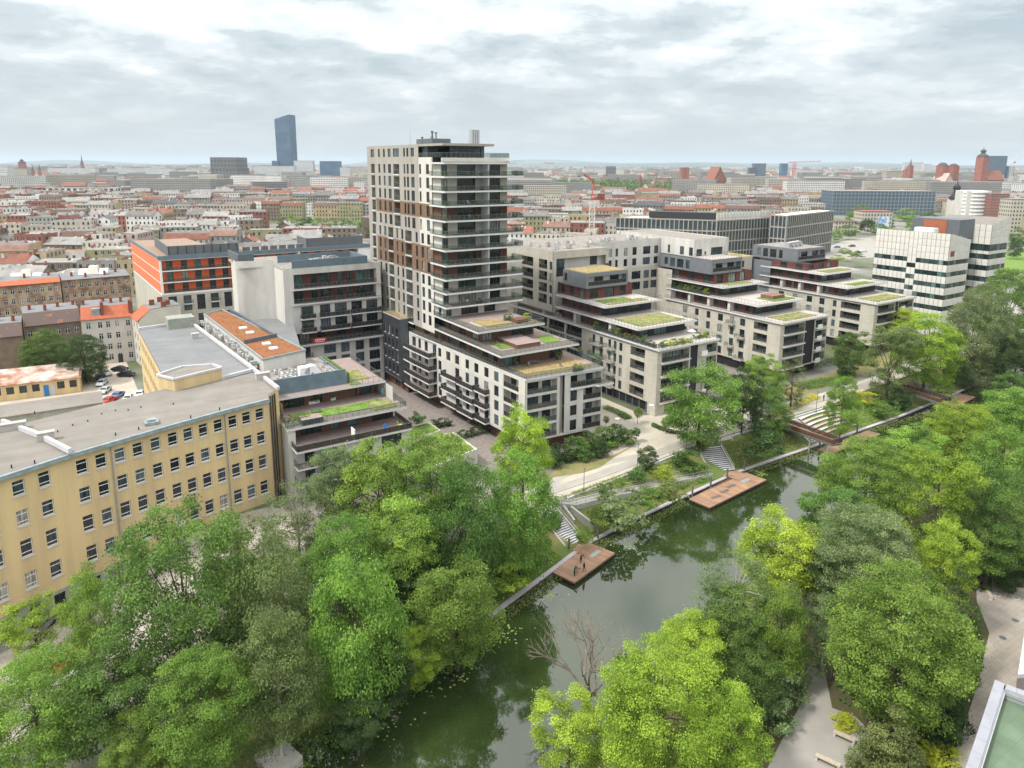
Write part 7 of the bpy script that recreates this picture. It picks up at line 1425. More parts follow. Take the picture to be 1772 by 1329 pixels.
# ---------------------------------------------------------------- city beyond
def wintex(name, wall, glassc=(0.06, 0.075, 0.085), w=2.6, h=3.1, fw=0.5, fh=0.5, wallvar=0.15, ov=0.12, rnd=True):
    m = bpy.data.materials.new(name); m.use_nodes = True; t = m.node_tree; b = t.nodes['Principled BSDF']; b.inputs['Roughness'].default_value = 0.75
    g = t.nodes.new('ShaderNodeNewGeometry'); P = t.nodes.new('ShaderNodeSeparateXYZ'); Nn = t.nodes.new('ShaderNodeSeparateXYZ'); t.links.new(g.outputs['Position'], P.inputs[0]); t.links.new(g.outputs['Normal'], Nn.inputs[0])
    def mth(op, a, b_=None):
        n = t.nodes.new('ShaderNodeMath'); n.operation = op
        for i, x in enumerate((a, b_)):
            if x is None: continue
            if isinstance(x, (int, float)): n.inputs[i].default_value = x
            else: t.links.new(x, n.inputs[i])
        return n.outputs[0]
    hh = mth('SUBTRACT', mth('MULTIPLY', P.outputs[0], Nn.outputs[1]), mth('MULTIPLY', P.outputs[1], Nn.outputs[0]))
    fx = mth('FRACT', mth('DIVIDE', hh, w)); fz = mth('FRACT', mth('DIVIDE', P.outputs[2], h)); a = mth('MULTIPLY', mth('LESS_THAN', fx, fw), mth('GREATER_THAN', fz, 1-fh-0.15)); a = mth('MULTIPLY', a, mth('LESS_THAN', fz, 0.87))
    nz = t.nodes.new('ShaderNodeTexNoise'); nz.inputs['Scale'].default_value = 0.05; t.links.new(g.outputs['Position'], nz.inputs['Vector']); nz.inputs['Detail'].default_value = 6
    rp = t.nodes.new('ShaderNodeValToRGB'); rp.color_ramp.elements[0].position = 0.35; rp.color_ramp.elements[1].position = 0.65; rp.color_ramp.elements[0].color = (*[c*(1-wallvar) for c in wall], 1); rp.color_ramp.elements[1].color = (*wall, 1); t.links.new(nz.outputs[0], rp.inputs[0])
    mx = t.nodes.new('ShaderNodeMixRGB'); t.links.new(a, mx.inputs[0]); t.links.new(rp.outputs[0], mx.inputs[1]); mx.inputs[2].default_value = (*glassc, 1)
    t.links.new(mx.outputs[0], b.inputs['Base Color']); M[name] = m; return m
WALLC = [('ochre_render', (0.38, 0.305, 0.19)), ('cream_render', (0.47, 0.43, 0.35)), ('grey_render', (0.28, 0.27, 0.25)), ('sooty_brown_render', (0.20, 0.155, 0.12)), ('pale_pink_render', (0.42, 0.33, 0.29)), ('white_render', (0.66, 0.645, 0.61)), ('olive_render', (0.30, 0.285, 0.17)), ('red_brick_wall', (0.29, 0.12, 0.09))]
ROOFC = [('red_tiled_roof', (0.25, 0.105, 0.072)), ('brown_tiled_roof', (0.16, 0.095, 0.075)), ('grey_felt_roof', (0.17, 0.162, 0.155)), ('pale_felt_roof', (0.26, 0.25, 0.24)), ('dark_slate_roof', (0.09, 0.09, 0.10)), ('rusty_roof', (0.25, 0.15, 0.115))]
for n, c in WALLC: M[n] = mat(n, c, 0.95, 0.3, 0.2, bump=0.0, objvar=0.18, detail=8); wintex(n+'_far', c)
for n, c in ROOFC: M[n] = mat(n, c, 0.9, 0.3, 0.25, objvar=0.15, detail=8)
M['fpane'] = mat('dark_pane', (0.035, 0.04, 0.045), 0.2, 0.4, 1, spec=0.5)
M['fframe'] = mat('pale_window_frame', (0.55, 0.54, 0.52), 0.7, 0.1, 1)
def housemb(Lx, D, H, roof, nf, near=True, wmb=None, rmb=None, gmb=None, cmb=None, X=None, mi=0, ri=0, rnd=RND):
    """a house in its own frame (x along the front, y back); X maps points into the target frame"""
    X = X or (lambda p: p); T = lambda *p: X(p)
    def q(mb, a, b, c, d, m=0): mb.quad(T(*a), T(*b), T(*c), T(*d), m)
    for a, b in (((0, 0), (Lx, 0)), ((Lx, 0), (Lx, D)), ((Lx, D), (0, D)), ((0, D), (0, 0))): q(wmb, (*a, 0), (*b, 0), (*b, H), (*a, H), mi)
    if roof == 'gable':
        rh = D*0.30; q(rmb, (-.3, -.4, H-.1), (Lx+.3, -.4, H-.1), (Lx+.3, D/2, H+rh), (-.3, D/2, H+rh), ri); q(rmb, (Lx+.3, D+.4, H-.1), (-.3, D+.4, H-.1), (-.3, D/2, H+rh), (Lx+.3, D/2, H+rh), ri)
        for x in (0, Lx): wmb.face([T(x, 0, H), T(x, D, H), T(x, D/2, H+rh-.15)], mi)
        top = H+rh
    elif roof == 'mansard':
        k = 2.2; q(rmb, (0, -.3, H), (Lx, -.3, H), (Lx, k, H+2.8), (0, k, H+2.8), ri); q(rmb, (0, k, H+2.8), (Lx, k, H+2.8), (Lx, D, H+3.4), (0, D, H+3.4), 2)
        for x in (0, Lx): wmb.face([T(x, 0, H), T(x, D, H), T(x, D, H+3.4), T(x, k, H+2.8)], mi)
        q(wmb, (0, D, H), (Lx, D, H), (Lx, D, H+3.4), (0, D, H+3.4), mi); top = H+3.2
    else:
        q(rmb, (0, 0, H-.05), (Lx, 0, H-.05), (Lx, D, H+.4), (0, D, H+.4), 2 if ri < 2 else ri)
        if roof == 'parapet':
            for a, b in (((0, 0), (Lx, 0)), ((0, 0), (0, D)), ((Lx, 0), (Lx, D))): q(wmb, (*a, H), (*b, H), (*b, H+.9), (*a, H+.9), mi)
        top = H+.4
    if cmb is not None:
        for i in range(rnd.choice((2, 3, 4, 5))):
            x = rnd.choice((0.4, Lx-.8, Lx*rnd.random()*.8+.5)); y = D*rnd.uniform(.35, .75); w = rnd.uniform(.5, 1.6); h0 = top-2.2; h1 = top+rnd.uniform(.6, 1.6); n = 8
            b4 = [(x, y, h0), (x+.6, y, h0), (x+.6, y+w, h0), (x, y+w, h0)]; cmb.hexa([T(*p) for p in b4], [T(p[0], p[1], h1) for p in b4], 0, 1)
        for i in range(rnd.choice((1, 2, 4))):
            x, y = rnd.uniform(1, Lx-1.5), D*rnd.uniform(.15, .8); b4 = [(x, y, top-1.6), (x+.9, y, top-1.6), (x+.9, y+.7, top-1.6), (x, y+.7, top-1.6)]; cmb.hexa([T(*p) for p in b4], [T(p[0], p[1], top+.3) for p in b4], 2, 2)
    if gmb is not None:
        nw = max(2, int(Lx/2.7)); w = Lx/nw; fh = H/nf
        for f in range(nf):
            for i in range(nw):
                x0 = i*w+w*.3; z0 = f*fh+fh*.3; z1 = f*fh+fh*.8; x1 = x0+w*.36
                if rnd.random() < .06: continue
                q(gmb, (x0, -.05, z0), (x1, -.05, z0), (x1, -.05, z1), (x0, -.05, z1), 0)
                if near and rnd.random() < .75: xm = (x0+x1)/2; q(gmb, (xm-.07, -.08, z0), (xm+.07, -.08, z0), (xm+.07, -.08, z1), (xm-.07, -.08, z1), 1); q(gmb, (x0-.1, -.12, z0-.15), (x1+.1, -.12, z0-.15), (x1+.1, -.05, z0), (x0-.1, -.05, z0), 1)
        nd = max(1, int(D/4)); w = D/nd
        if rnd.random() < .6:
            for f in range(nf):
                for i in range(nd):
                    y0 = i*w+w*.35
                    for xx in (-.05, Lx+.05): q(gmb, (xx, y0, f*fh+fh*.3), (xx, y0+w*.3, f*fh+fh*.3), (xx, y0+w*.3, f*fh+fh*.8), (xx, y0, f*fh+fh*.8), 0)
WADJ = ['ochre', 'cream', 'grey', 'sooty brown', 'pale pink', 'white', 'olive', 'red brick']; RADJ = ['red tiled', 'brown tiled', 'grey felt', 'pale felt', 'dark slate', 'rusty']
LMKS = (('white slab with blue glass next to the skyscraper foot', 508, 541, 278, 2200, 'white_office'), ('long low grey offices left of the skyscraper foot', 440, 508, 287, 2150, 'white_office'), ('blue-grey trapezoid office block right of the skyscraper', 553, 588, 279, 2250, 'bluetower'), ('small white block beside the trapezoid office', 588, 606, 290, 2200, 'white_office'), ('slender grey apartment tower far behind the crane', 1050, 1066, 288, 2100, 'grey_tower'),
          ('long dark flat-roofed hall on the left beyond the tall skyline building', 305, 480, 312, 1350, 'dark_office'), ('long dark station-like hall in the centre right', 1300, 1520, 311, 1500, 'dark_office'), ('wide dark glass hall with brown end at the right', 1570, 1690, 318, 1300, 'dark_office'), ('teal office block on the right skyline', 1305, 1326, 283, 2400, 'glass_facade'), ('dark teal block under the teal office', 1298, 1312, 291, 2300, 'dark_office'), ('blue-grey block beside the far crane', 1353, 1364, 283, 2500, 'bluetower'),
          ('glass high-rise beside the brick tower at the right', 1713, 1744, 270, 1900, 'glass_facade'), ('low glass block right of the glass high-rise', 1744, 1756, 288, 1900, 'glass_facade'), ('white hospital-like slab behind the spire', 1566, 1598, 281, 3200, 'white_office'), ('beige office block left of the domed towers', 1535, 1562, 297, 1700, 'cream_render_far'), ('pair of pale high-rises before the domed towers', 1600, 1612, 284, 2500, 'white_office'), ('grey blue apartment slabs at the left horizon', 82, 165, 291, 2600, 'white_office'), ('second row of pale apartment slabs on the left', 185, 300, 292, 2500, 'white_office'), ('third pale apartment slab below the skyline on the left', 288, 360, 297, 2300, 'white_office'), ('yellow-white high-rises at the left edge', 16, 46, 292, 1900, 'cream_render_far'), ('dark high-rise with white side at the very left', -10, 12, 287, 1800, 'white_office'),
          ('black and white patterned apartment block on the left', 66, 200, 326, 1050, 'bw_block'), ('white apartment block with dark bays at the far left', 0, 112, 345, 800, 'bw_block'), ('long dark brown apartment slab joined to the patterned block', 190, 212, 331, 1040, 'dark_office'), ('pale grey blocks right of the red house', 262, 285, 328, 1040, 'white_render_far'), ('long red-roofed barracks on the left', 82, 190, 309, 1600, 'red_brick_wall_far'), ('bright red cube-like house left of the patterned block', 43, 64, 326, 1040, 'redcube'), ('crimson tenement pair in the left middle distance', 228, 248, 331, 1040, 'redcube'), ('green-roofed pale house row', 293, 364, 351, 850, 'olive_render_far'), ('dark cube with brown side right of the trapezoid office', 556, 590, 309, 1200, 'dark_office'),
          ('brick and plaster gallery building behind the crane foot', 1031, 1066, 372, 560, 'red_brick_wall_far'), ('white classical building left of the crane', 905, 985, 371, 560, 'white_render_far'), ('flat white supermarket roof building right of the tower', 885, 935, 352, 760, 'white_render_far'), ('tan warehouse with plain walls before the wooded park', 1096, 1185, 347, 850, 'ochre_render_far'), ('white long low building before the grid office', 1186, 1420, 357, 760, 'white_render_far'), ('pale yellow block rows right of the tower', 895, 980, 322, 950, 'cream_render_far'))
# --- houses set out in rows; the nearest are things of their own
BIG = [('', 1442, 1620, 0, 800), ('', 1494, 1545, 0, 600), ('', 1676, 1716, 0, 760), ('', 1716, 1748, 0, 750), ('', 1752, 1800, 0, 560), ('', 1445, 1484, 0, 590), ('', 1640, 1676, 0, 800)]
cand = []; Rh = random.Random(42)
Y = 268.0
rowi = 0
while Y < 1150:
    x = -0.80*Y-20; rot0 = 0.05 if rowi % 2 else 0.02
    while x < 0.82*Y+20:
        Lx = Rh.uniform(13, 24)*(1 if Y < 600 else 1.3); D = Rh.uniform(10.5, 13.5); gap = Rh.random() < 0.09
        wv = 11*math.sin(x*0.012+Y*.7)*(Y > 330); yy = Y+(x*math.tan(0.075) if x < 0 else x*math.tan(-0.10))+wv+Rh.uniform(-.6, .6); rx = math.atan(.132*math.cos(x*0.012+Y*.7))*(Y > 330)
        if gap: x += Rh.uniform(8, 18); continue
        cand.append([x, yy, (0.075 if x < 0 else -0.10)+rx, Lx, D]); 
        if Rh.random() < 0.42: cand.append([x+Rh.uniform(0, 6), yy+D, math.pi/2+(0.075 if x < 0 else -0.10)+rx, Rh.uniform(10, 20), Rh.uniform(7, 10)])
        x += Lx+0.02
    Y += Rh.choice((30, 34, 40, 46))*(1+Y/2600); rowi += 1
def blocked(x, y, Lx):
    for k_ in list(LMKS)+BIG:
        if abs(y-k_[4]-8) < 24 and x+Lx > atd(k_[1], 300, k_[4])[0]-3 and x < atd(k_[2], 300, k_[4])[0]+3: return True
    for xx in (x, x+Lx/2, x+Lx):
        a, b = AB(xx, y)
        if -60 < a < 14 and b < 258: return True
        if a <= -60 and b < 200: return True
        if 14 <= a < 230 and b < 292: return True
        if 225 <= a < 470 and b < 215: return True
        if 205 < a < 500 and b < 330: return True
        u, v = pix((xx, y, 0))
        if 1430 < u < 1790 and v > 372: return True
        if 915 < u < 1235 and 322 < v < 352: return True      # the wooded park
        if 465 < u < 645 and 385 < v < 436: return True
    return False
hs = []
for c in cand:
    if blocked(c[0], c[1], c[3]): continue
    u, v = pix((c[0]+c[3]/2, c[1], 15)); 
    if not (-60 < u < 1840): continue
    if 640 < u < 872 and v > 290: 
        if c[1] < 2000 and pix((c[0], c[1], 0))[0] > 650 and pix((c[0]+c[3], c[1], 0))[0] < 870: continue   # wholly behind the tower
    hs.append(c)
hs.sort(key=lambda c: c[1])
NEAR_N = 285
used_lab = {}
wf, rf_, gf, cf = MB(), MB(), MB(), MB()
WM = [n for n, _ in WALLC]; RM_ = [n for n, _ in ROOFC]
LMARK = [(60, 'at the left edge'), (130, 'towards the left edge'), (230, 'left of the orange block'), (420, 'behind the orange block'), (650, 'before the tower'), (960, 'just right of the tower'), (1100, 'by the red crane'), (1300, 'behind the grid office'), (1500, 'over the grid office end'), (1900, 'towards the right edge')]
for k, (x, y, r, Lx, D) in enumerate(hs):
    left = x < 0; H = Rh.choice((13.5, 15, 16.5, 18)); H = H if y > 300 else min(H, 15); wi = Rh.choice((0, 1, 1, 2, 3, 3, 4, 5, 5, 6, 7, 2)); ri = Rh.choice((0, 1, 2, 2, 2, 2, 3, 3, 3, 4, 5, 3)); kind = Rh.choice(('gable', 'mansard', 'mansard', 'flat', 'parapet')) if ri < 2 or ri == 5 else Rh.choice(('flat', 'flat', 'parapet', 'gable')); nf = 4 if H < 16 else 5
    cr_, sr_ = math.cos(r), math.sin(r)
    if k < NEAR_N:
        w1, r1, g1, c1 = MB(), MB(), MB(), MB(); housemb(Lx, D, H, kind, nf, y < 420, w1, r1, g1, c1, rnd=Rh); u, v = pix((x+Lx/2, y, H)); pl_ = next(s for lim, s in LMARK if u < lim)
        fade = 'row %s' % ['nearest', 'second', 'third', 'fourth', 'fifth', 'sixth', 'seventh', 'eighth', 'ninth', 'tenth', 'farther', 'farther'][min(11, int((y-250)/42))]
        lab_ = '%s tenement with %s %s roof %s, %s' % (WADJ[wi], RADJ[ri], kind, pl_, fade)
        e_ = wobj('tenement_house', w1, [WM[wi]], (x, y, 0), r, lab_, 'house', 'tenement houses of the old city')
        used_lab[lab_] = used_lab.get(lab_, 0)+1
        wobj('roof', r1, [RM_[ri if kind != 'flat' or ri > 1 else 2], RM_[ri], RM_[2]] if kind in ('gable', 'mansard') else [RM_[ri], RM_[ri], RM_[2 if ri < 2 else ri]], parent=e_)
        if g1.v: wobj('window', g1, ['fpane', 'fframe'], parent=e_, kind='stuff')
        if c1.v: wobj('chimney', c1, ['red_brick_wall', 'pale_felt_roof', 'white_render'], parent=e_, kind='stuff')
        if kind == 'gable': pass
    else:
        X = lambda p, x=x, y=y, cr_=cr_, sr_=sr_: (x+p[0]*cr_-p[1]*sr_, y+p[0]*sr_+p[1]*cr_, p[2])
        housemb(Lx, D, H, kind, nf, False, wf, rf_, gf if y < 900 else None, cf, X, wi, ri, Rh)
o = wobj('row_houses', wf, WM, label='further rows of tenement walls filling the city beyond the nearer houses', cat='houses', kind='stuff')
for n, mb, ms in (('roofs', rf_, RM_), ('windows', gf, ['fpane', 'fframe']), ('chimneys', cf, ['red_brick_wall', 'pale_felt_roof', 'white_render'])):
    wobj(n, mb, ms, parent=o, kind='stuff')
# --- far city: thousands of small blocks
wf, rf_ = MB(), MB(); Rf = random.Random(9)
for i in range(7600):
    Yd = 1000*math.exp(Rf.random()**0.9*2.25); x = Rf.uniform(-0.8, 0.82)*Yd; u, v = pix((x, Yd, 0))
    if 915 < u < 1235 and 318 < v < 346 and Rf.random() < .92: continue
    g = math.sin(x*0.004+1)*math.sin(Yd*0.003+x*0.001); 
    if g < -0.55 and Rf.random() < .8: continue
    big = Rf.random() < .14; Lx = Rf.uniform(14, 40) if not big else Rf.uniform(50, 130); D = Rf.uniform(10, 16)*(1+(Yd > 3000)*.6); H = Rf.choice((10, 13, 15, 17, 19)) if not big else Rf.choice((12, 16, 28, 33)); r = Rf.choice((0.06, -.1, .6, 1.5, -.5, .25)); cr_, sr_ = math.cos(r), math.sin(r)
    X = lambda p: (x+p[0]*cr_-p[1]*sr_, Yd+p[0]*sr_+p[1]*cr_, p[2]); ri = Rf.choice((0, 0, 1, 2, 2, 3, 3, 3, 4)); wi = Rf.choice((1, 5, 5, 2, 0, 4, 3, 5, 2)) if not big else Rf.choice((5, 2, 1)); kind = 'gable' if (ri < 2 and not big) else 'flat'
    housemb(Lx, D, H, kind, 4, False, wf, rf_, None, None, X, wi, ri if kind == 'gable' else max(2, ri), Rf)
o = wobj('distant_buildings', wf, [n+'_far' for n in WM], label='thousands of far city buildings fading towards the horizon', cat='city', kind='stuff'); wobj('roofs', rf_, RM_, parent=o, kind='stuff')
# --- distant woods and street trees
P = []; S = []
def clump(x, y, r, h, n):
    for i in range(n):
        t = Rf.random(); a = Rf.random()*6.283; q = r*math.sqrt(Rf.random()); P.append((x+q*math.cos(a), y+q*math.sin(a), h*(0.35+0.65*Rf.random()*math.sqrt(max(0, 1-(q/r)**2))))); S.append(0.10*r+0.35)
for i in range(2300):
    Yd = 950*math.exp(Rf.random()*2.0); x = Rf.uniform(-.8, .82)*Yd; n = Rf.choice((1, 1, 3, 6)); 
    for k in range(n): clump(x+Rf.gauss(0, 25), Yd+Rf.gauss(0, 18), Rf.uniform(5, 10), Rf.uniform(11, 19), 18)
for i in range(420):                                     # the wooded park right of the crane
    u = Rf.uniform(925, 1225); v = Rf.uniform(322, 347); p = at(u, v, 0); 
    if Rf.random() < 1: clump(p.x, p.y, Rf.uniform(9, 15), Rf.uniform(16, 25), 110)
P = np.array(P); S = np.array(S)
me = leafmesh('distant_trees', P, S*rg.uniform(.7, 1.4, len(P)), rg.normal(0, .7, (len(P), 3))+np.array([0, -.3, .6]), np.clip(rg.normal(.5, .3, len(P)), 0, 1)); me.materials.append(LM['far'])
o = bpy.data.objects.new('distant_woods', me); COL.objects.link(o); meta(o, 'far treetops and the wooded park scattered through the city', 'woods', kind='stuff')
# --- single trees among the houses
mid = [(100, 436, 22, 12, 'mid'), (112, 442, 14, 10, 'dark'), (132, 438, 18, 10, 'lime'), (30, 452, 14, 6, 'lime'), (490, 386, 12, 8, 'mid'), (508, 384, 12, 9, 'fresh'), (530, 388, 14, 10, 'mid'), (552, 390, 14, 10, 'fresh'), (575, 392, 13, 11, 'mid'), (600, 394, 14, 11, 'mid'), (622, 396, 14, 12, 'fresh'), (640, 400, 12, 12, 'mid'), (992, 342, 14, 8, 'mid'), (1066, 358, 12, 5, 'fresh'),
       (1395, 330, 16, 10, 'mid'), (1382, 350, 16, 10, 'fresh'), (1490, 365, 16, 16, 'mid'), (1505, 352, 18, 14, 'mid'), (1475, 378, 14, 12, 'fresh'), (1570, 372, 18, 14, 'fresh'), (1590, 362, 16, 12, 'mid'), (1605, 378, 14, 14, 'mid'), (1500, 392, 16, 10, 'dark'), (1470, 400, 14, 9, 'mid'), (1448, 405, 10, 8, 'fresh'), (1520, 398, 14, 8, 'mid'), (1735, 350, 18, 12, 'mid'), (1720, 356, 14, 10, 'dark'), (1762, 410, 14, 22, 'mid'), (1760, 430, 14, 14, 'dark'), (1480, 443, 14, 5, 'fresh'), (1450, 446, 14, 4, 'lime'), (1462, 434, 12, 4, 'fresh'),
       (77, 312, 5, 13, 'dark'), (180, 318, 4, 9, 'dark'), (202, 320, 3, 9, 'dark'), (212, 318, 3, 10, 'dark'), (245, 322, 3, 8, 'dark'), (291, 318, 4, 10, 'dark'), (8, 322, 10, 5, 'mid'), (26, 318, 10, 5, 'mid'), (50, 320, 9, 5, 'mid'), (110, 322, 12, 4, 'mid'), (150, 324, 8, 4, 'mid'), (1535, 384, 14, 14, 'mid'), (1580, 392, 14, 12, 'fresh'), (1556, 410, 14, 8, 'mid'), (1600, 398, 12, 12, 'mid'), (1640, 355, 8, 8, 'mid'), (1540, 404, 16, 8, 'fresh'), (4, 315, 8, 5, 'mid')]
for i, (u, v, hw, hh, c) in enumerate(mid):
    pl_ = next(s for lim, s in LMARK if u < lim)
    t = tree(u, v, hw, hh*1.2, 6.5, 'small', c, '%s tree %s at the %s' % ({'mid': 'mid green', 'fresh': 'fresh green', 'lime': 'yellow-green', 'dark': 'dark green'}[c], pl_, 'middle distance' if v > 380 else 'far edge'), gz=0.0, group='single trees among the houses')
# meadow and road at the far right
sheet('meadow', [tuple(AB(*at(u, v, 0)[:2])) for u, v in ((1725, 470), (1800, 470), (1800, 425), (1740, 440))], 0.03, 'lawn')
sheet('road', [tuple(AB(*at(u, v, 0)[:2])) for u, v in ((1425, 452), (1520, 445), (1520, 408), (1455, 418), (1425, 432))], 0.03, 'asph')
# ---------------------------------------------------------------- named buildings in the middle distance
def tenement(label, px, ze, depth, wallm, roofm, rows_, wx, kind='mansard', wstyle='whitex', gh_=3.0, name='tenement_house', right=True):
    p, q = [AB(*at(u, v, ze)[:2]) for u, v in px]; fr = Fr(p, q); Rt = Root(name, label, 'house', *p); P = fr.P
    n = len(wx); ops = [(fr.L*f-0.55, fr.L*f+0.55, z, z+1.75) for f in wx for z in rows_]
    strip(Rt, fr, 0, fr.L, 0, ze, ops, wallm, style=wstyle)
    g = MB(); wallmb(Fr(P(fr.L, 0, 0)[:2], P(fr.L, depth, 0)[:2]), 0, depth, 0, ze, [], g); wallmb(Fr(P(0, depth, 0)[:2], P(0, 0, 0)[:2]), 0, depth, 0, ze, [], g); wallmb(Fr(P(fr.L, depth, 0)[:2], P(0, depth, 0)[:2]), 0, fr.L, 0, ze+(gh_ if kind == 'mansard' else 0.3), [], g)
    k = 3.2 if kind == 'mansard' else 0.1; hgt = gh_ if kind == 'mansard' else 0.2
    for x in (0, fr.L): g.face([P(x, 0, ze), P(x, k, ze+hgt), P(x, depth, ze+hgt+.3), P(x, depth, ze)])
    g.obj('wall', wallm, Rt)
    r = MB(); r.hexa([P(-.05, -.45, ze-.15), P(fr.L+.05, -.45, ze-.15), P(fr.L+.05, k, ze+hgt-.12), P(-.05, k, ze+hgt-.12)], [P(-.05, -.45, ze), P(fr.L+.05, -.45, ze), P(fr.L+.05, k, ze+hgt), P(-.05, k, ze+hgt)]); r.obj('roof_slope', roofm, Rt)
    r = MB(); r.hexa([P(0, k+.003, ze+hgt-.15), P(fr.L, k+.003, ze+hgt-.15), P(fr.L, depth, ze+hgt+.2), P(0, depth, ze+hgt+.2)], [P(0, k+.003, ze+hgt), P(fr.L, k+.003, ze+hgt), P(fr.L, depth, ze+hgt+.4), P(0, depth, ze+hgt+.4)]); r.obj('roof', 'bitumen2', Rt)
    for i in range(4):
        s = fr.L*(0.12+i*.25)+Rh.uniform(-1, 1); d = Rh.uniform(k+.5, depth-2); c = MB(); c.fbox(fr, s-.35, s+.35, d, d+1.3, ze+hgt-.3, ze+hgt+1.6); c.obj('chimney', 'brick', Rt)
    return Rt, fr
W8 = lambda n, o=0: [(i+.5+o)/n for i in range(n)]
tenement('decaying beige tenement with patchy render at the left edge, glazed studio on its roof', [(-70, 501), (104, 487)], 15.5, 13, 'decay', 'tile', (12.4, 9.0, 5.6), W8(13), gh_=1.2)
tenement('decaying beige tenement with patchy render touching the orange block', [(106, 485), (224, 476)], 15.5, 13, 'decay', 'bitumen2', (12.4, 9.0, 5.6), W8(9), 'flat')
tenement('brown tenement with patched tile roof standing behind the wide dark tree', [(42, 565), (139, 554.5)], 12.8, 12, 'brownr', 'tiled', (9.6, 6.3, 3.0), W8(6))
WT, wfr = tenement('off-white four-storey tenement with a bright orange tile roof above the car yard', [(140, 554), (227, 546.5)], 13.2, 12, 'oldwhite', 'tile', (10.4, 7.2, 4.0, 1.0), [.13, .36, .52, .70, .92])
g = MB(); g.fbox(wfr, wfr.L*.70-.6, wfr.L*.70+.6, -.1, -.003, 0, 2.3); g.obj('door', 'navy' if 'navy' in M else 'frame', WT)
g = MB(); g.fbox(wfr, wfr.L*.3-1, wfr.L*.3+1, .6, 2.4, 14.0, 15.9); g.obj('dormer', 'zinc', WT)
for s_ in (.42, .98): g = MB(); g.fbox(wfr, wfr.L*s_-.3, wfr.L*s_+.4, .4, 3.6, 13.8, 17.6); g.obj('gable_parapet', 'brick', WT)
tenement('narrow side wing of the off-white tenement turning towards the orange block', [(227.5, 546.8), (240, 556)], 13.2, 11, 'oldwhite', 'tile', (10.4, 7.2, 4.0, 1.0), [.3, .7])
tenement('blind-gabled brown tenement at the far left edge', [(-60, 590), (38, 580)], 11.5, 10, 'brownr', 'tiled', (8.2,), [.2], 'mansard')
for u, v, l in ((43, 478, 'white glazed rooftop studio with sloping panes on the left decaying tenement'), (160, 470, 'white glazed rooftop studio on the decaying tenement by the orange block')):
    p = at(u, v, 17); a, b = AB(p.x, p.y); Rt = Root('rooftop_studio', l, 'rooftop studio', a, b, 16); fr = Fr((a-4.5, b+1.5), (a+4.5, b-1.5)); 
    for i, (s0, s1, h) in enumerate(((0, 2.8, 1.8), (2.85, 6.6, 3.0), (6.65, 9.4, 1.8))):
        g = MB(); g.hexa([fr.P(s0, 0, 16), fr.P(s1, 0, 16), fr.P(s1, 3, 16), fr.P(s0, 3, 16)], [fr.P(s0+.5*(i == 1), 1.3, 16+h), fr.P(s1-.5*(i == 1), 1.3, 16+h), fr.P(s1-.5*(i == 1), 3, 16+h), fr.P(s0+.5*(i == 1), 3, 16+h)]); g.obj('glazed_bay', 'whitep' if i != 1 else 'cream', Rt)
def zplane(u, v, axis, val):
    d = _F*F_PX+_R*(u-CX)-_U*(v-CY); e = (CR, SR) if axis == 'a' else (-SR, CR); t = val/(d[0]*e[0]+d[1]*e[1]); p = (d[0]*t, d[1]*t); q = AB(*p); return (q[1] if axis == 'a' else q[0], CAM_H+d[2]*t)
# striped office building
ST = Root('striped_office_block', 'off-white panelled office building with dark ribbon windows and thin black vertical joints', 'office building', 242, 115)
_pc = {}
def panelface(Rt, fr, s0, s1, n, ztop0, ztop1, zb, bands, skip=()):
    w = (s1-s0)/n; core = MB(); core.quad(fr.P(s0, .12, zb), fr.P(s1, .12, zb), fr.P(s1, .12, ztop1), fr.P(s0, .12, ztop0)); core.obj('wall', 'frame', Rt)
    for i in range(n):
        x0, x1 = s0+i*w+w*.04, s0+(i+1)*w-w*.04; zt = ztop0+(ztop1-ztop0)*(i+.5)/n; bs = bands(i); zs_ = []; z = zb
        for a, b in bs: 
            if b > zt: continue
            zs_.append((z, a)); z = b
            k = ('g', round(w, 2), round(b-a, 2))
            if k not in _pc: q = MB(); q.box(0, 0, .03, x1-x0, .05, b-a-.03); _pc[k] = q.mesh('window_pane', ['glassg'])
            o = bpy.data.objects.new('window_pane', _pc[k]); COL.objects.link(o); o.parent = Rt.o; p = fr.P(x0, .08, a); o.location = (p[0]-Rt.org[0], p[1]-Rt.org[1], p[2]); o.rotation_euler = (0, 0, fr.ang)
        zs_.append((z, zt))
        for a, b in zs_:
            m = max(1, round((b-a)/2.4)); 
            for j in range(m):
                c, d = a+(b-a)*j/m, a+(b-a)*(j+1)/m; k = (round(w, 2), round(d-c, 1))
                if k not in _pc: q = MB(); q.box(0, 0, .02, x1-x0, .1, d-c-.03); _pc[k] = q.mesh('facade_panel', ['panelw'])
                o = bpy.data.objects.new('facade_panel', _pc[k]); COL.objects.link(o); o.parent = Rt.o; p = fr.P(x0, 0, c); o.location = (p[0]-Rt.org[0], p[1]-Rt.org[1], p[2]); o.rotation_euler = (0, 0, fr.ang)
f1 = Fr((242.3, 139.8), (242.3, 115.1)); zt = 34.2; ba = [(8.7, 10.2), (12.5, 14.0), (16.3, 17.8), (20.1, 21.6), (23.9, 25.4)]
def bandsL(i): return [(a-(1.9 if i in (8, 9) else 0), b-(1.9 if i in (8, 9) else 0)) for a, b in ba]
panelface(ST, f1, 0, f1.L, 17, zt, zt, 0, bandsL)
a2, z2 = zplane(1681.5, 414.5, 'b', 115.1); a2 = min(a2, 256); f2 = Fr((242.3, 115.1), (a2, 115.1)); panelface(ST, f2, 0.15, f2.L, 10, zt, max(z2, 30), 0, lambda i: [(a, b) for a, b in ba])
g = MB(); g.prism([(242.45, 115.3), (a2, 115.3), (a2+8, 139.8), (242.45, 139.8)], 31.5, 31.8); g.obj('roof', 'bitumen', ST)
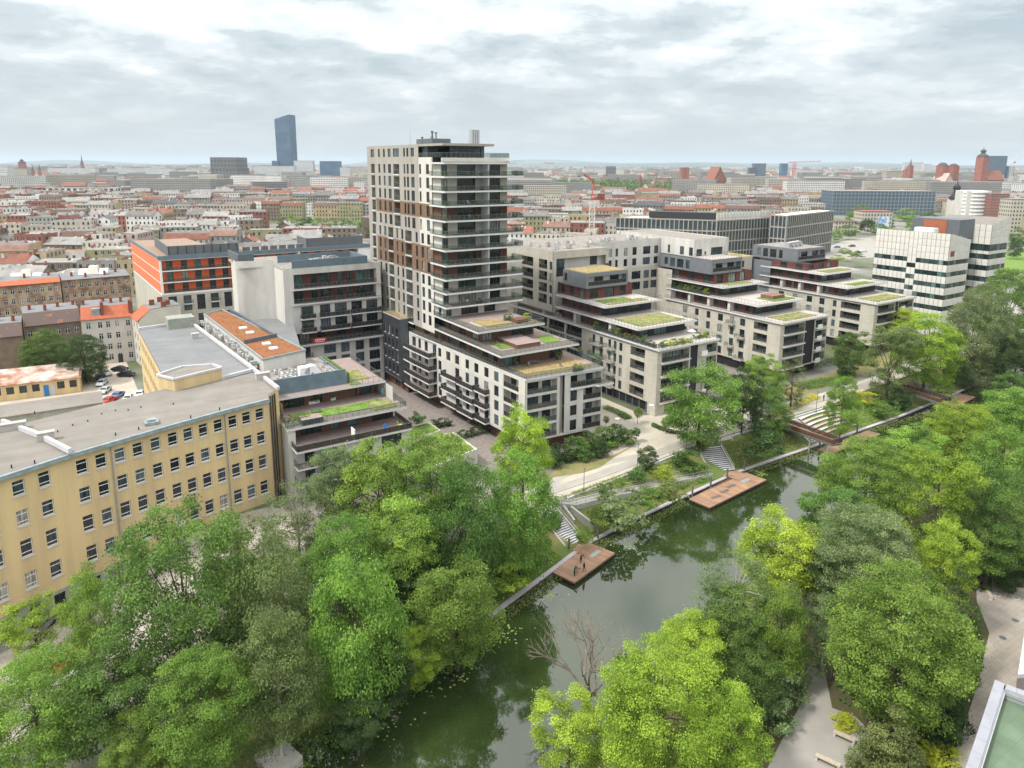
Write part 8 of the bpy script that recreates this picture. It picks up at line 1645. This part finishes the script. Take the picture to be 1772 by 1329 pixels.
bq, zq = zplane(1717.8, 389, 'a', 262.0); f3 = Fr((262.0, bq+15), (262.0, bq)); ba3 = [(a+1.0, b+1.2) for a, b in ba]
panelface(ST, f3, 0, 15, 8, zq, zq, 0, lambda i: ba3+[(26.5+1.2, 29.9)])
ae, ze_ = zplane(1750, 374, 'b', bq); f4 = Fr((262.0, bq), (ae, bq)); panelface(ST, f4, .15, f4.L, 11, zq, ze_, 0, lambda i: ba3+[(27.7, 29.9)])
g = MB(); g.face([(262, bq, zq-.6), (ae, bq, ze_-.6), (ae, bq+20, ze_-.6), (262, bq+24, zq-.6)]); g.obj('roof', 'bitumen', ST)
M['rustw'] = mat('rust_orange_render', (0.33, 0.115, 0.06), 0.9, 0.2, .4)
hy = [zplane(u, v, 'a', 252.0) for u, v in ((1580, 378), (1600, 377), (1640, 380), (1662, 381))]; zt_ = hy[1][1]
g = MB(); g.box(252.0, hy[3][0], 31.8, 262, hy[0][0], zt_); g.obj('roof_house', 'dgrey', ST); g = MB(); g.box(251.8, hy[2][0], 33.0, 251.99, hy[1][0], zt_-.4); g.obj('orange_wall', 'rustw', ST)
g = MB(); g.box(246.3, 122.5, 31.85, 249.3, 129, 35.2, 0); g.obj('cooling_tower', 'whitep', ST)
g = MB(); g.fbox(f2, 1.2, 3.6, -.08, -.003, zt-7.5, zt-5.7); g.obj('sign_panel', 'brick', ST)
# grey grid office
def gridoffice(label, pxs, z, floors, upper=None, name='grid_office'):
    pts = [AB(*at(u, v, z)[:2]) for u, v in pxs]; Rt = Root(name, label, 'office building', *pts[1]); gl, wl = MB(), MB()
    for p, q in zip(pts, pts[1:]):
        fr = Fr(p, q); n = max(3, int(fr.L/2.6)); w = fr.L/n; wl.fbox(fr, 0, fr.L, .55, .6, 0, z); 
        for k in range(n+1): wl.fbox(fr, k*w-.24, k*w+.24, 0, .54, 0, z)
        for k in range(floors+1): zz_ = z-k*z/floors; wl.fbox(fr, 0.25, fr.L-.25, .02, .53, zz_-0.7, zz_)
        for k in range(n): gl.fbox(fr, k*w+.25, (k+1)*w-.25, .40, .54, 0.2, z-.7)
    wl.obj('wall', 'tower', Rt); gl.obj('window', 'glassblue', Rt, kind='stuff'); a = pts[0]; b = pts[-1]; m_ = pts[1]
    dx, dy = (b[0]-m_[0], b[1]-m_[1]); g = MB(); g.face([(*pts[0], z-.3), (*pts[1], z-.3), (*pts[2], z-.3), (pts[0][0]+dx, pts[0][1]+dy, z-.3)]); g.obj('roof', 'whitep', Rt); return Rt, pts
M['glassblue'] = mat('blue_grey_office_glass', (0.05, 0.07, 0.085), 0.12, 0.5, 0.25, spec=0.6)
G1, gp_ = gridoffice('long grey office building with a regular grid of tall windows, beyond the white wing', [(1066, 375.5), (1241, 381), (1332, 376)], 24.5, 4)
g = MB(); fr = Fr(gp_[0], gp_[1]); g.fbox(fr, fr.L*.33, fr.L-.5, 1.5, 8, 24.6, 28.4); g.obj('attic_storey', 'frame', G1); wl = MB(); fr2 = Fr(gp_[1], gp_[2]); wl.fbox(fr2, 0.2, fr2.L, .6, 1, 24.6, 28.4)
for k in range(int(fr2.L/2.6)): wl.fbox(fr2, k*2.6, k*2.6+.5, 0, .59, 24.6, 28.4)
wl.obj('attic_storey', 'plaster', G1)
gridoffice('second grey grid office building with scaffolding-pale end wall, right of the first', [(1334, 371), (1362, 373), (1443.5, 364)], 27, 4)
def LMK(name, label, cat, u0, u1, vt, Yd, depth, wallm, roofm='grey_felt_roof', rot=0.0, extra=None):
    p, q = atd(u0, vt, Yd), atd(u1, vt, Yd); Lx = q[0]-p[0]; H = (p[2]+q[2])/2; e_ = empty(name, (p[0], Yd, 0), rot, label, cat); mb = MB(); mb.box(0, 0, 0, Lx, depth, H-.2); wobj('wall', mb, wallm, parent=e_); mb = MB(); mb.box(-.2, -.2, H-.2, Lx+.2, depth+.2, H+.3); wobj('roof', mb, roofm, parent=e_)
    if extra: extra(e_, Lx, depth, H)
    return e_, Lx, H
wintex('glass_facade', (0.13, 0.17, 0.2), (0.06, 0.10, 0.14), 4, 4, .8, .7); wintex('bluetower', (0.12, 0.20, 0.29), (0.055, 0.11, 0.18), 3, 4, .75, .75, 0.5); wintex('grey_tower', (0.17, 0.17, 0.18), (0.09, 0.095, 0.10), 7, 9, .7, .6); wintex('white_office', (0.62, 0.62, 0.61), (0.12, 0.15, 0.18), 3, 3.6, .6, .5); wintex('dark_office', (0.10, 0.11, 0.13), (0.04, 0.06, 0.09), 4, 4, .7, .6); wintex('bw_block', (0.72, 0.72, 0.71), (0.03, 0.03, 0.04), 9, 6.4, .6, .55)
# the tallest tower of the city, with a slanted top
Yt = 2290.0; p0, p1 = atd(474.5, 206, Yt), atd(499.5, 198, Yt); b0_, b1_ = atd(480, 286, Yt), atd(504, 286, Yt)
e_ = empty('skyscraper', (0, 0, 0), 0, 'slender blue glass skyscraper with slanted top, tallest thing on the skyline', 'skyscraper'); mb = MB()
mb.hexa([(b0_[0], Yt, 0), (b1_[0], Yt, 0), (b1_[0]+8, Yt+42, 0), (b0_[0]+8, Yt+42, 0)], [(p0[0], Yt, p0[2]), (p1[0], Yt, p1[2]), (p1[0]+8, Yt+42, p1[2]), (p0[0]+8, Yt+42, p0[2])]); wobj('glass_body', mb, 'bluetower', parent=e_)
mb = MB(); mb.box(b0_[0]-14, Yt-10, 0, b0_[0]+6, Yt+30, 62); wobj('podium', mb, 'bluetower', parent=e_)
LMK('office_slab', 'blocky dark grey building on the left skyline', 'building', 363, 409, 272.5, 1500, 60, 'grey_tower', 'dark_slate_roof')
LMK('office_slab', 'low grey base of the blocky building on the left skyline', 'building', 370, 413, 291, 1490, 60, 'grey_tower', 'grey_felt_roof')
for a in LMKS:
    if a[5] == 'redcube' and 'redcube' not in M: wintex('redcube', (0.40, 0.04, 0.05), (0.08, 0.04, 0.05), 4, 4, .3, .4)
    rfm = 'red_tiled_roof' if 'red-roofed' in a[0] else ('pale_felt_roof' if 'white' in a[0] or 'pale' in a[0] else 'dark_slate_roof')
    LMK('city_building', a[0], 'building', a[1], a[2], a[3], a[4], 22 if a[4] > 900 else 14, a[5], rfm)
# glass office and other blocks at the right
def gb_extra(e_, Lx, D, H):
    mb = MB(); n = int(Lx/4)
    for i in range(n+1): mb.box(i*Lx/n-.1, -.35, 0, i*Lx/n+.1, -.01, H)
    for k in range(int(H/4)+1): mb.box(0, -.3, k*4, Lx, -.01, k*4+.25)
    wobj('mullion', mb, 'steel', parent=e_, kind='stuff')
LMK('glass_office', 'long blue-grey glass office building behind the billboard house', 'office building', 1442, 1620, 331, 800, 30, 'glass_facade', 'pale_felt_roof', 0.0, gb_extra)
e_, Lx, H = LMK('billboard_house', 'tall beige house with a blue billboard on its blank gable and an orange roof', 'house', 1494, 1545, 366, 600, 16, 'cream_render_far', 'red_tiled_roof')
mb = MB(); mb.box(Lx*.52, -.3, H-13, Lx*.92, -.05, H-4); wobj('billboard', mb, mat('billboard_print', (0.18, 0.32, 0.52), 0.5, 0.3, 0.25, col2=(0.62, 0.66, 0.68), sharp=(.45, .55)), parent=e_)
e_, Lx, H = LMK('curved_white_building', 'white rounded building with stacked horizontal bands at the right', 'building', 1676, 1716, 331, 760, 22, 'white', 'whitep')
mb = MB()
for k in range(7): mb.prism([(Lx*(.5+.56*math.cos(a)), 6+8*math.sin(a)) for a in np.linspace(math.pi, 2*math.pi, 10)], H-1.8-k*3.9, H-k*3.9)
wobj('balcony_band', mb, 'whitep', parent=e_)
mb = MB(); mb.prism([(Lx*(.5+.5*math.cos(a)), 6+6*math.sin(a)) for a in np.linspace(math.pi, 2*math.pi, 10)], 0, H-.5); wobj('glazing', mb, 'glassblue', parent=e_)
LMK('city_building', 'dark red brick block beside the rounded white building', 'building', 1716, 1748, 336, 750, 20, 'red_brick_wall_far', 'dark_slate_roof'); LMK('city_building', 'grey office with rows of windows at the right edge', 'office building', 1752, 1800, 345, 560, 14, 'cream_render_far', 'pale_felt_roof')
LMK('city_building', 'low tiled house by the far road left of the billboard house', 'house', 1445, 1484, 384, 590, 12, 'cream_render_far', 'brown_tiled_roof')
# churches and towers
def spire(label, u, vtop, vsh, w, Yd, wm='red_brick_wall', sm_='dark_slate_roof', name='church_tower', style='spire', nave=None):
    p = atd(u, vtop, Yd); s = atd(u, vsh, Yd); hw = w*Yd/1200/2; e_ = empty(name, (p[0], Yd, 0), 0.3, label, 'church tower'); mb = MB(); mb.box(-hw, -hw, 0, hw, hw, s[2]); wobj('shaft', mb, wm, parent=e_); mb = MB(); H = p[2]-s[2]; z = s[2]
    if style == 'spire': mb.lathe((0, 0, z), [(hw*1.05, 0), (hw*.45, H*.25), (0.05, H)], 8)
    elif style == 'dome': mb.lathe((0, 0, z), [(hw*1.1, 0), (hw*1.1, H*.15), (hw*.9, H*.6), (hw*.4, H*.95), (.05, H)], 12)
    else: mb.lathe((0, 0, z), [(hw*1.2, 0), (hw*1.25, H*.12), (hw*.7, H*.25), (hw*.5, H*.32), (hw*.55, H*.5), (hw*.75, H*.56), (hw*.5, H*.68), (hw*.15, H*.74), (.05, H)], 12)
    wobj('spire', mb, sm_, parent=e_, smooth=True)
    if nave: mb = MB(); L_, D_, h_ = nave; mb.box(hw, -D_/2, 0, hw+L_, D_/2, h_); wobj('nave', mb, wm, parent=e_); mb = MB(); mb.quad((hw, -D_/2-.5, h_-.3), (hw+L_, -D_/2-.5, h_-.3), (hw+L_, 0, h_*1.75), (hw, 0, h_*1.75)); mb.quad((hw, D_/2+.5, h_-.3), (hw+L_, D_/2+.5, h_-.3), (hw+L_, 0, h_*1.75), (hw, 0, h_*1.75)); mb.face([(hw, -D_/2, h_), (hw, D_/2, h_), (hw, 0, h_*1.72)]); mb.face([(hw+L_, -D_/2, h_), (hw+L_, D_/2, h_), (hw+L_, 0, h_*1.72)]); wobj('nave_roof', mb, 'red_tiled_roof', parent=e_)
spire('single pointed dark spire on the left horizon', 140, 266, 282, 4.5, 2800); spire('left one of two thin brick church spires at the left', 55, 282, 293, 3.6, 1900); spire('right one of two thin brick church spires at the left', 67, 283, 293, 3.6, 1900); spire('castle-like brick water tower at the far left horizon', 37, 274, 281, 9, 2300, style='onion')
spire('tall brick church tower with dark lantern top at the right', 1703, 254, 271, 13, 1500, style='onion', nave=(45, 22, 26)); spire('left one of two domed brick cathedral towers', 1632, 281, 286, 13, 1300, style='dome'); spire('right one of two domed brick cathedral towers', 1651, 283, 287, 12, 1320, style='dome', nave=None); spire('dark openwork spire beside a red gabled church', 1577, 274, 287, 7, 1600); spire('small red spire left of the dark openwork one', 1568, 287, 294, 6, 1650, sm_='red_tiled_roof')
spire('pair of distant brick towers: the left one', 1181, 289.5, 290, 7, 2100, style='dome'); spire('pair of distant brick towers: the right one', 1189, 289.5, 290, 6, 2100, style='dome'); spire('small red pointed tower above the wooded park', 1108, 299, 306, 5, 1500, sm_='red_tiled_roof')
spire('cream baroque church tower with black onion lantern behind the striped office', 1658, 310, 345, 17, 800, 'cream', 'black', style='onion')
e_ = empty('brick_church', (*atd(1245, 315, 1500)[:2], 0), 0.2, 'steep red-roofed brick church on the central horizon', 'church'); mb = MB(); mb.box(-14, 0, 0, 14, 40, 22); wobj('wall', mb, 'red_brick_wall', parent=e_); mb = MB(); mb.quad((-15, -1, 20), (-15, 41, 20), (0, 41, 51), (0, -1, 51)); mb.quad((15, -1, 20), (15, 41, 20), (0, 41, 51), (0, -1, 51)); mb.face([(-14, 0, 20), (14, 0, 20), (0, 0, 50)]); wobj('roof', mb, 'red_tiled_roof', parent=e_)
e_ = empty('brick_church', (*atd(1640, 312, 1280)[:2], 0), 0.1, 'pale pink gabled nave between the two domed towers', 'church'); mb = MB(); mb.box(-12, -4, 0, 12, 30, 22); wobj('wall', mb, 'pale_pink_render', parent=e_); mb = MB(); mb.quad((-13, -5, 20), (-13, 31, 20), (0, 31, 42), (0, -5, 42)); mb.quad((13, -5, 20), (13, 31, 20), (0, 31, 42), (0, -5, 42)); mb.face([(-12, -4.02, 20), (12, -4.02, 20), (0, -4.02, 41)]); wobj('roof', mb, 'pale_pink_render', parent=e_)
# cranes
def crane(label, u, vb, vt, Yd, jib, m0='cream', m1='redp'):
    b = atd(u, vt, Yd); ht = b[2]; e_ = empty('tower_crane', (b[0], Yd, 0), 0, label, 'crane'); w = 1.1*max(1, Yd/700); mb = MB()
    for sx in (-1, 1):
        for sy in (-1, 1): mb.bar((sx*w, sy*w, 0), (sx*w, sy*w, ht), .22*max(1, Yd/700))
    n = int(ht/(2.2*w))
    for i in range(n):
        z0, z1 = i*ht/n, (i+1)*ht/n
        for s in (-1, 1): mb.bar((-w*s, -w, z0), (w*s, -w, z1), .14*max(1, Yd/700)); mb.bar((-w, -w*s, z0), (-w, w*s, z1), .14*max(1, Yd/700)); mb.bar((-w, s*w, z1), (w, s*w, z1), .14*max(1, Yd/700))
    wobj('mast', mb, m0, parent=e_); mb = MB()
    for (p, q, t) in jib:
        p, q = Vector(p), Vector(q); 
        for o_ in ((0, -t, 0), (0, t, 0), (0, 0, t*1.6)): mb.bar(p+Vector(o_)+Vector((0, 0, ht)), q+Vector(o_)*.4+Vector((0, 0, ht)), .22*max(1, Yd/700))
        k = 10
        for i in range(k): A_ = p.lerp(q, i/k); B__ = p.lerp(q, (i+.5)/k); C__ = p.lerp(q, (i+1)/k); z = Vector((0, 0, ht)); mb.bar(A_+Vector((0, -t, 0))+z, B__+Vector((0, 0, t*1.6))+z, .15*max(1, Yd/700)); mb.bar(B__+Vector((0, 0, t*1.6))+z, C__+Vector((0, t, 0))+z, .15*max(1, Yd/700))
    wobj('jib', mb, m1, parent=e_)
    mb = MB(); mb.box(2.5, -1.2, ht+1, 5.5, 1.2, ht+4); wobj('counterweight', mb, 'brick', parent=e_)
crane('red and white tower crane standing behind the white wing', 1025, 392, 350, 330, [((-.5, 0, 1), (0.6, 0, 9), .9), ((0.6, 0, 9), (-5.5, -12, 12.5), .6), ((0, 0, 1), (5, 3, 2.5), .6)])
crane('tiny far crane with long red jib on the right horizon', 1375, 295, 283, 2600, [((0, 0, 3), (95, 0, 8), 2), ((0, 0, 3), (-22, 0, 3), 2)], 'redp'); crane('faint far crane on the horizon right of the tower', 952, 292, 284, 3400, [((-30, 0, 3), (20, 0, 3), 2)], 'cream'); crane('luffing crane at the right edge of the skyline', 1752, 300, 283, 1500, [((0, 0, 0), (32, 0, 42), 1.2)], 'cream', 'fframe')
# hills on the horizon
mb = MB(); n = 160; hp = []
for k, (Rr, hmax) in enumerate(((15000, 130), (21000, 260))):
    pr_ = None
    for i in range(n+1):
        a = math.radians(-62+124*i/n); h = hmax*(0.35+0.35*math.sin(a*5+k)+0.2*math.sin(a*13+2*k)+0.12*math.sin(a*31))*(1.35 if a < -.1 else .75); h = max(h, 15); p = (Rr*math.sin(a), Rr*math.cos(a))
        if pr_: 
            q, hq = pr_; s = 0.86; mb.quad((q[0]*s, q[1]*s, -1), (p[0]*s, p[1]*s, -1), (p[0], p[1], h), (q[0], q[1], hq)); mb.quad((q[0], q[1], hq), (p[0], p[1], h), (p[0]*1.1, p[1]*1.1, -1), (q[0]*1.1, q[1]*1.1, -1))
        pr_ = (p, h)
M['hill'] = mat('wooded_hills', (0.045, 0.075, 0.055), 0.95, 0.4, 0.002, col2=(0.09, 0.105, 0.07)); wobj('hills', mb, 'hill', kind='structure')
# haze: one closed box round the camera and the whole scene
hzb = MB(); hzb.box(-32500, -32500, -6.5, 32500, 32500, 232.0); hm = bpy.data.materials.new('haze'); hm.use_nodes = True; t = hm.node_tree; t.nodes.clear(); o_ = t.nodes.new('ShaderNodeOutputMaterial'); pv = t.nodes.new('ShaderNodeVolumePrincipled')
pv.inputs['Color'].default_value = (0.74, 0.87, 0.98, 1); pv.inputs['Density'].default_value = 0.00006; pv.inputs['Anisotropy'].default_value = 0.1; t.links.new(pv.outputs[0], o_.inputs['Volume'])
ho = wobj('haze', hzb, [hm], kind='stuff'); ho['label'] = 'pale blue haze in the air over the whole city'; ho['category'] = 'haze'
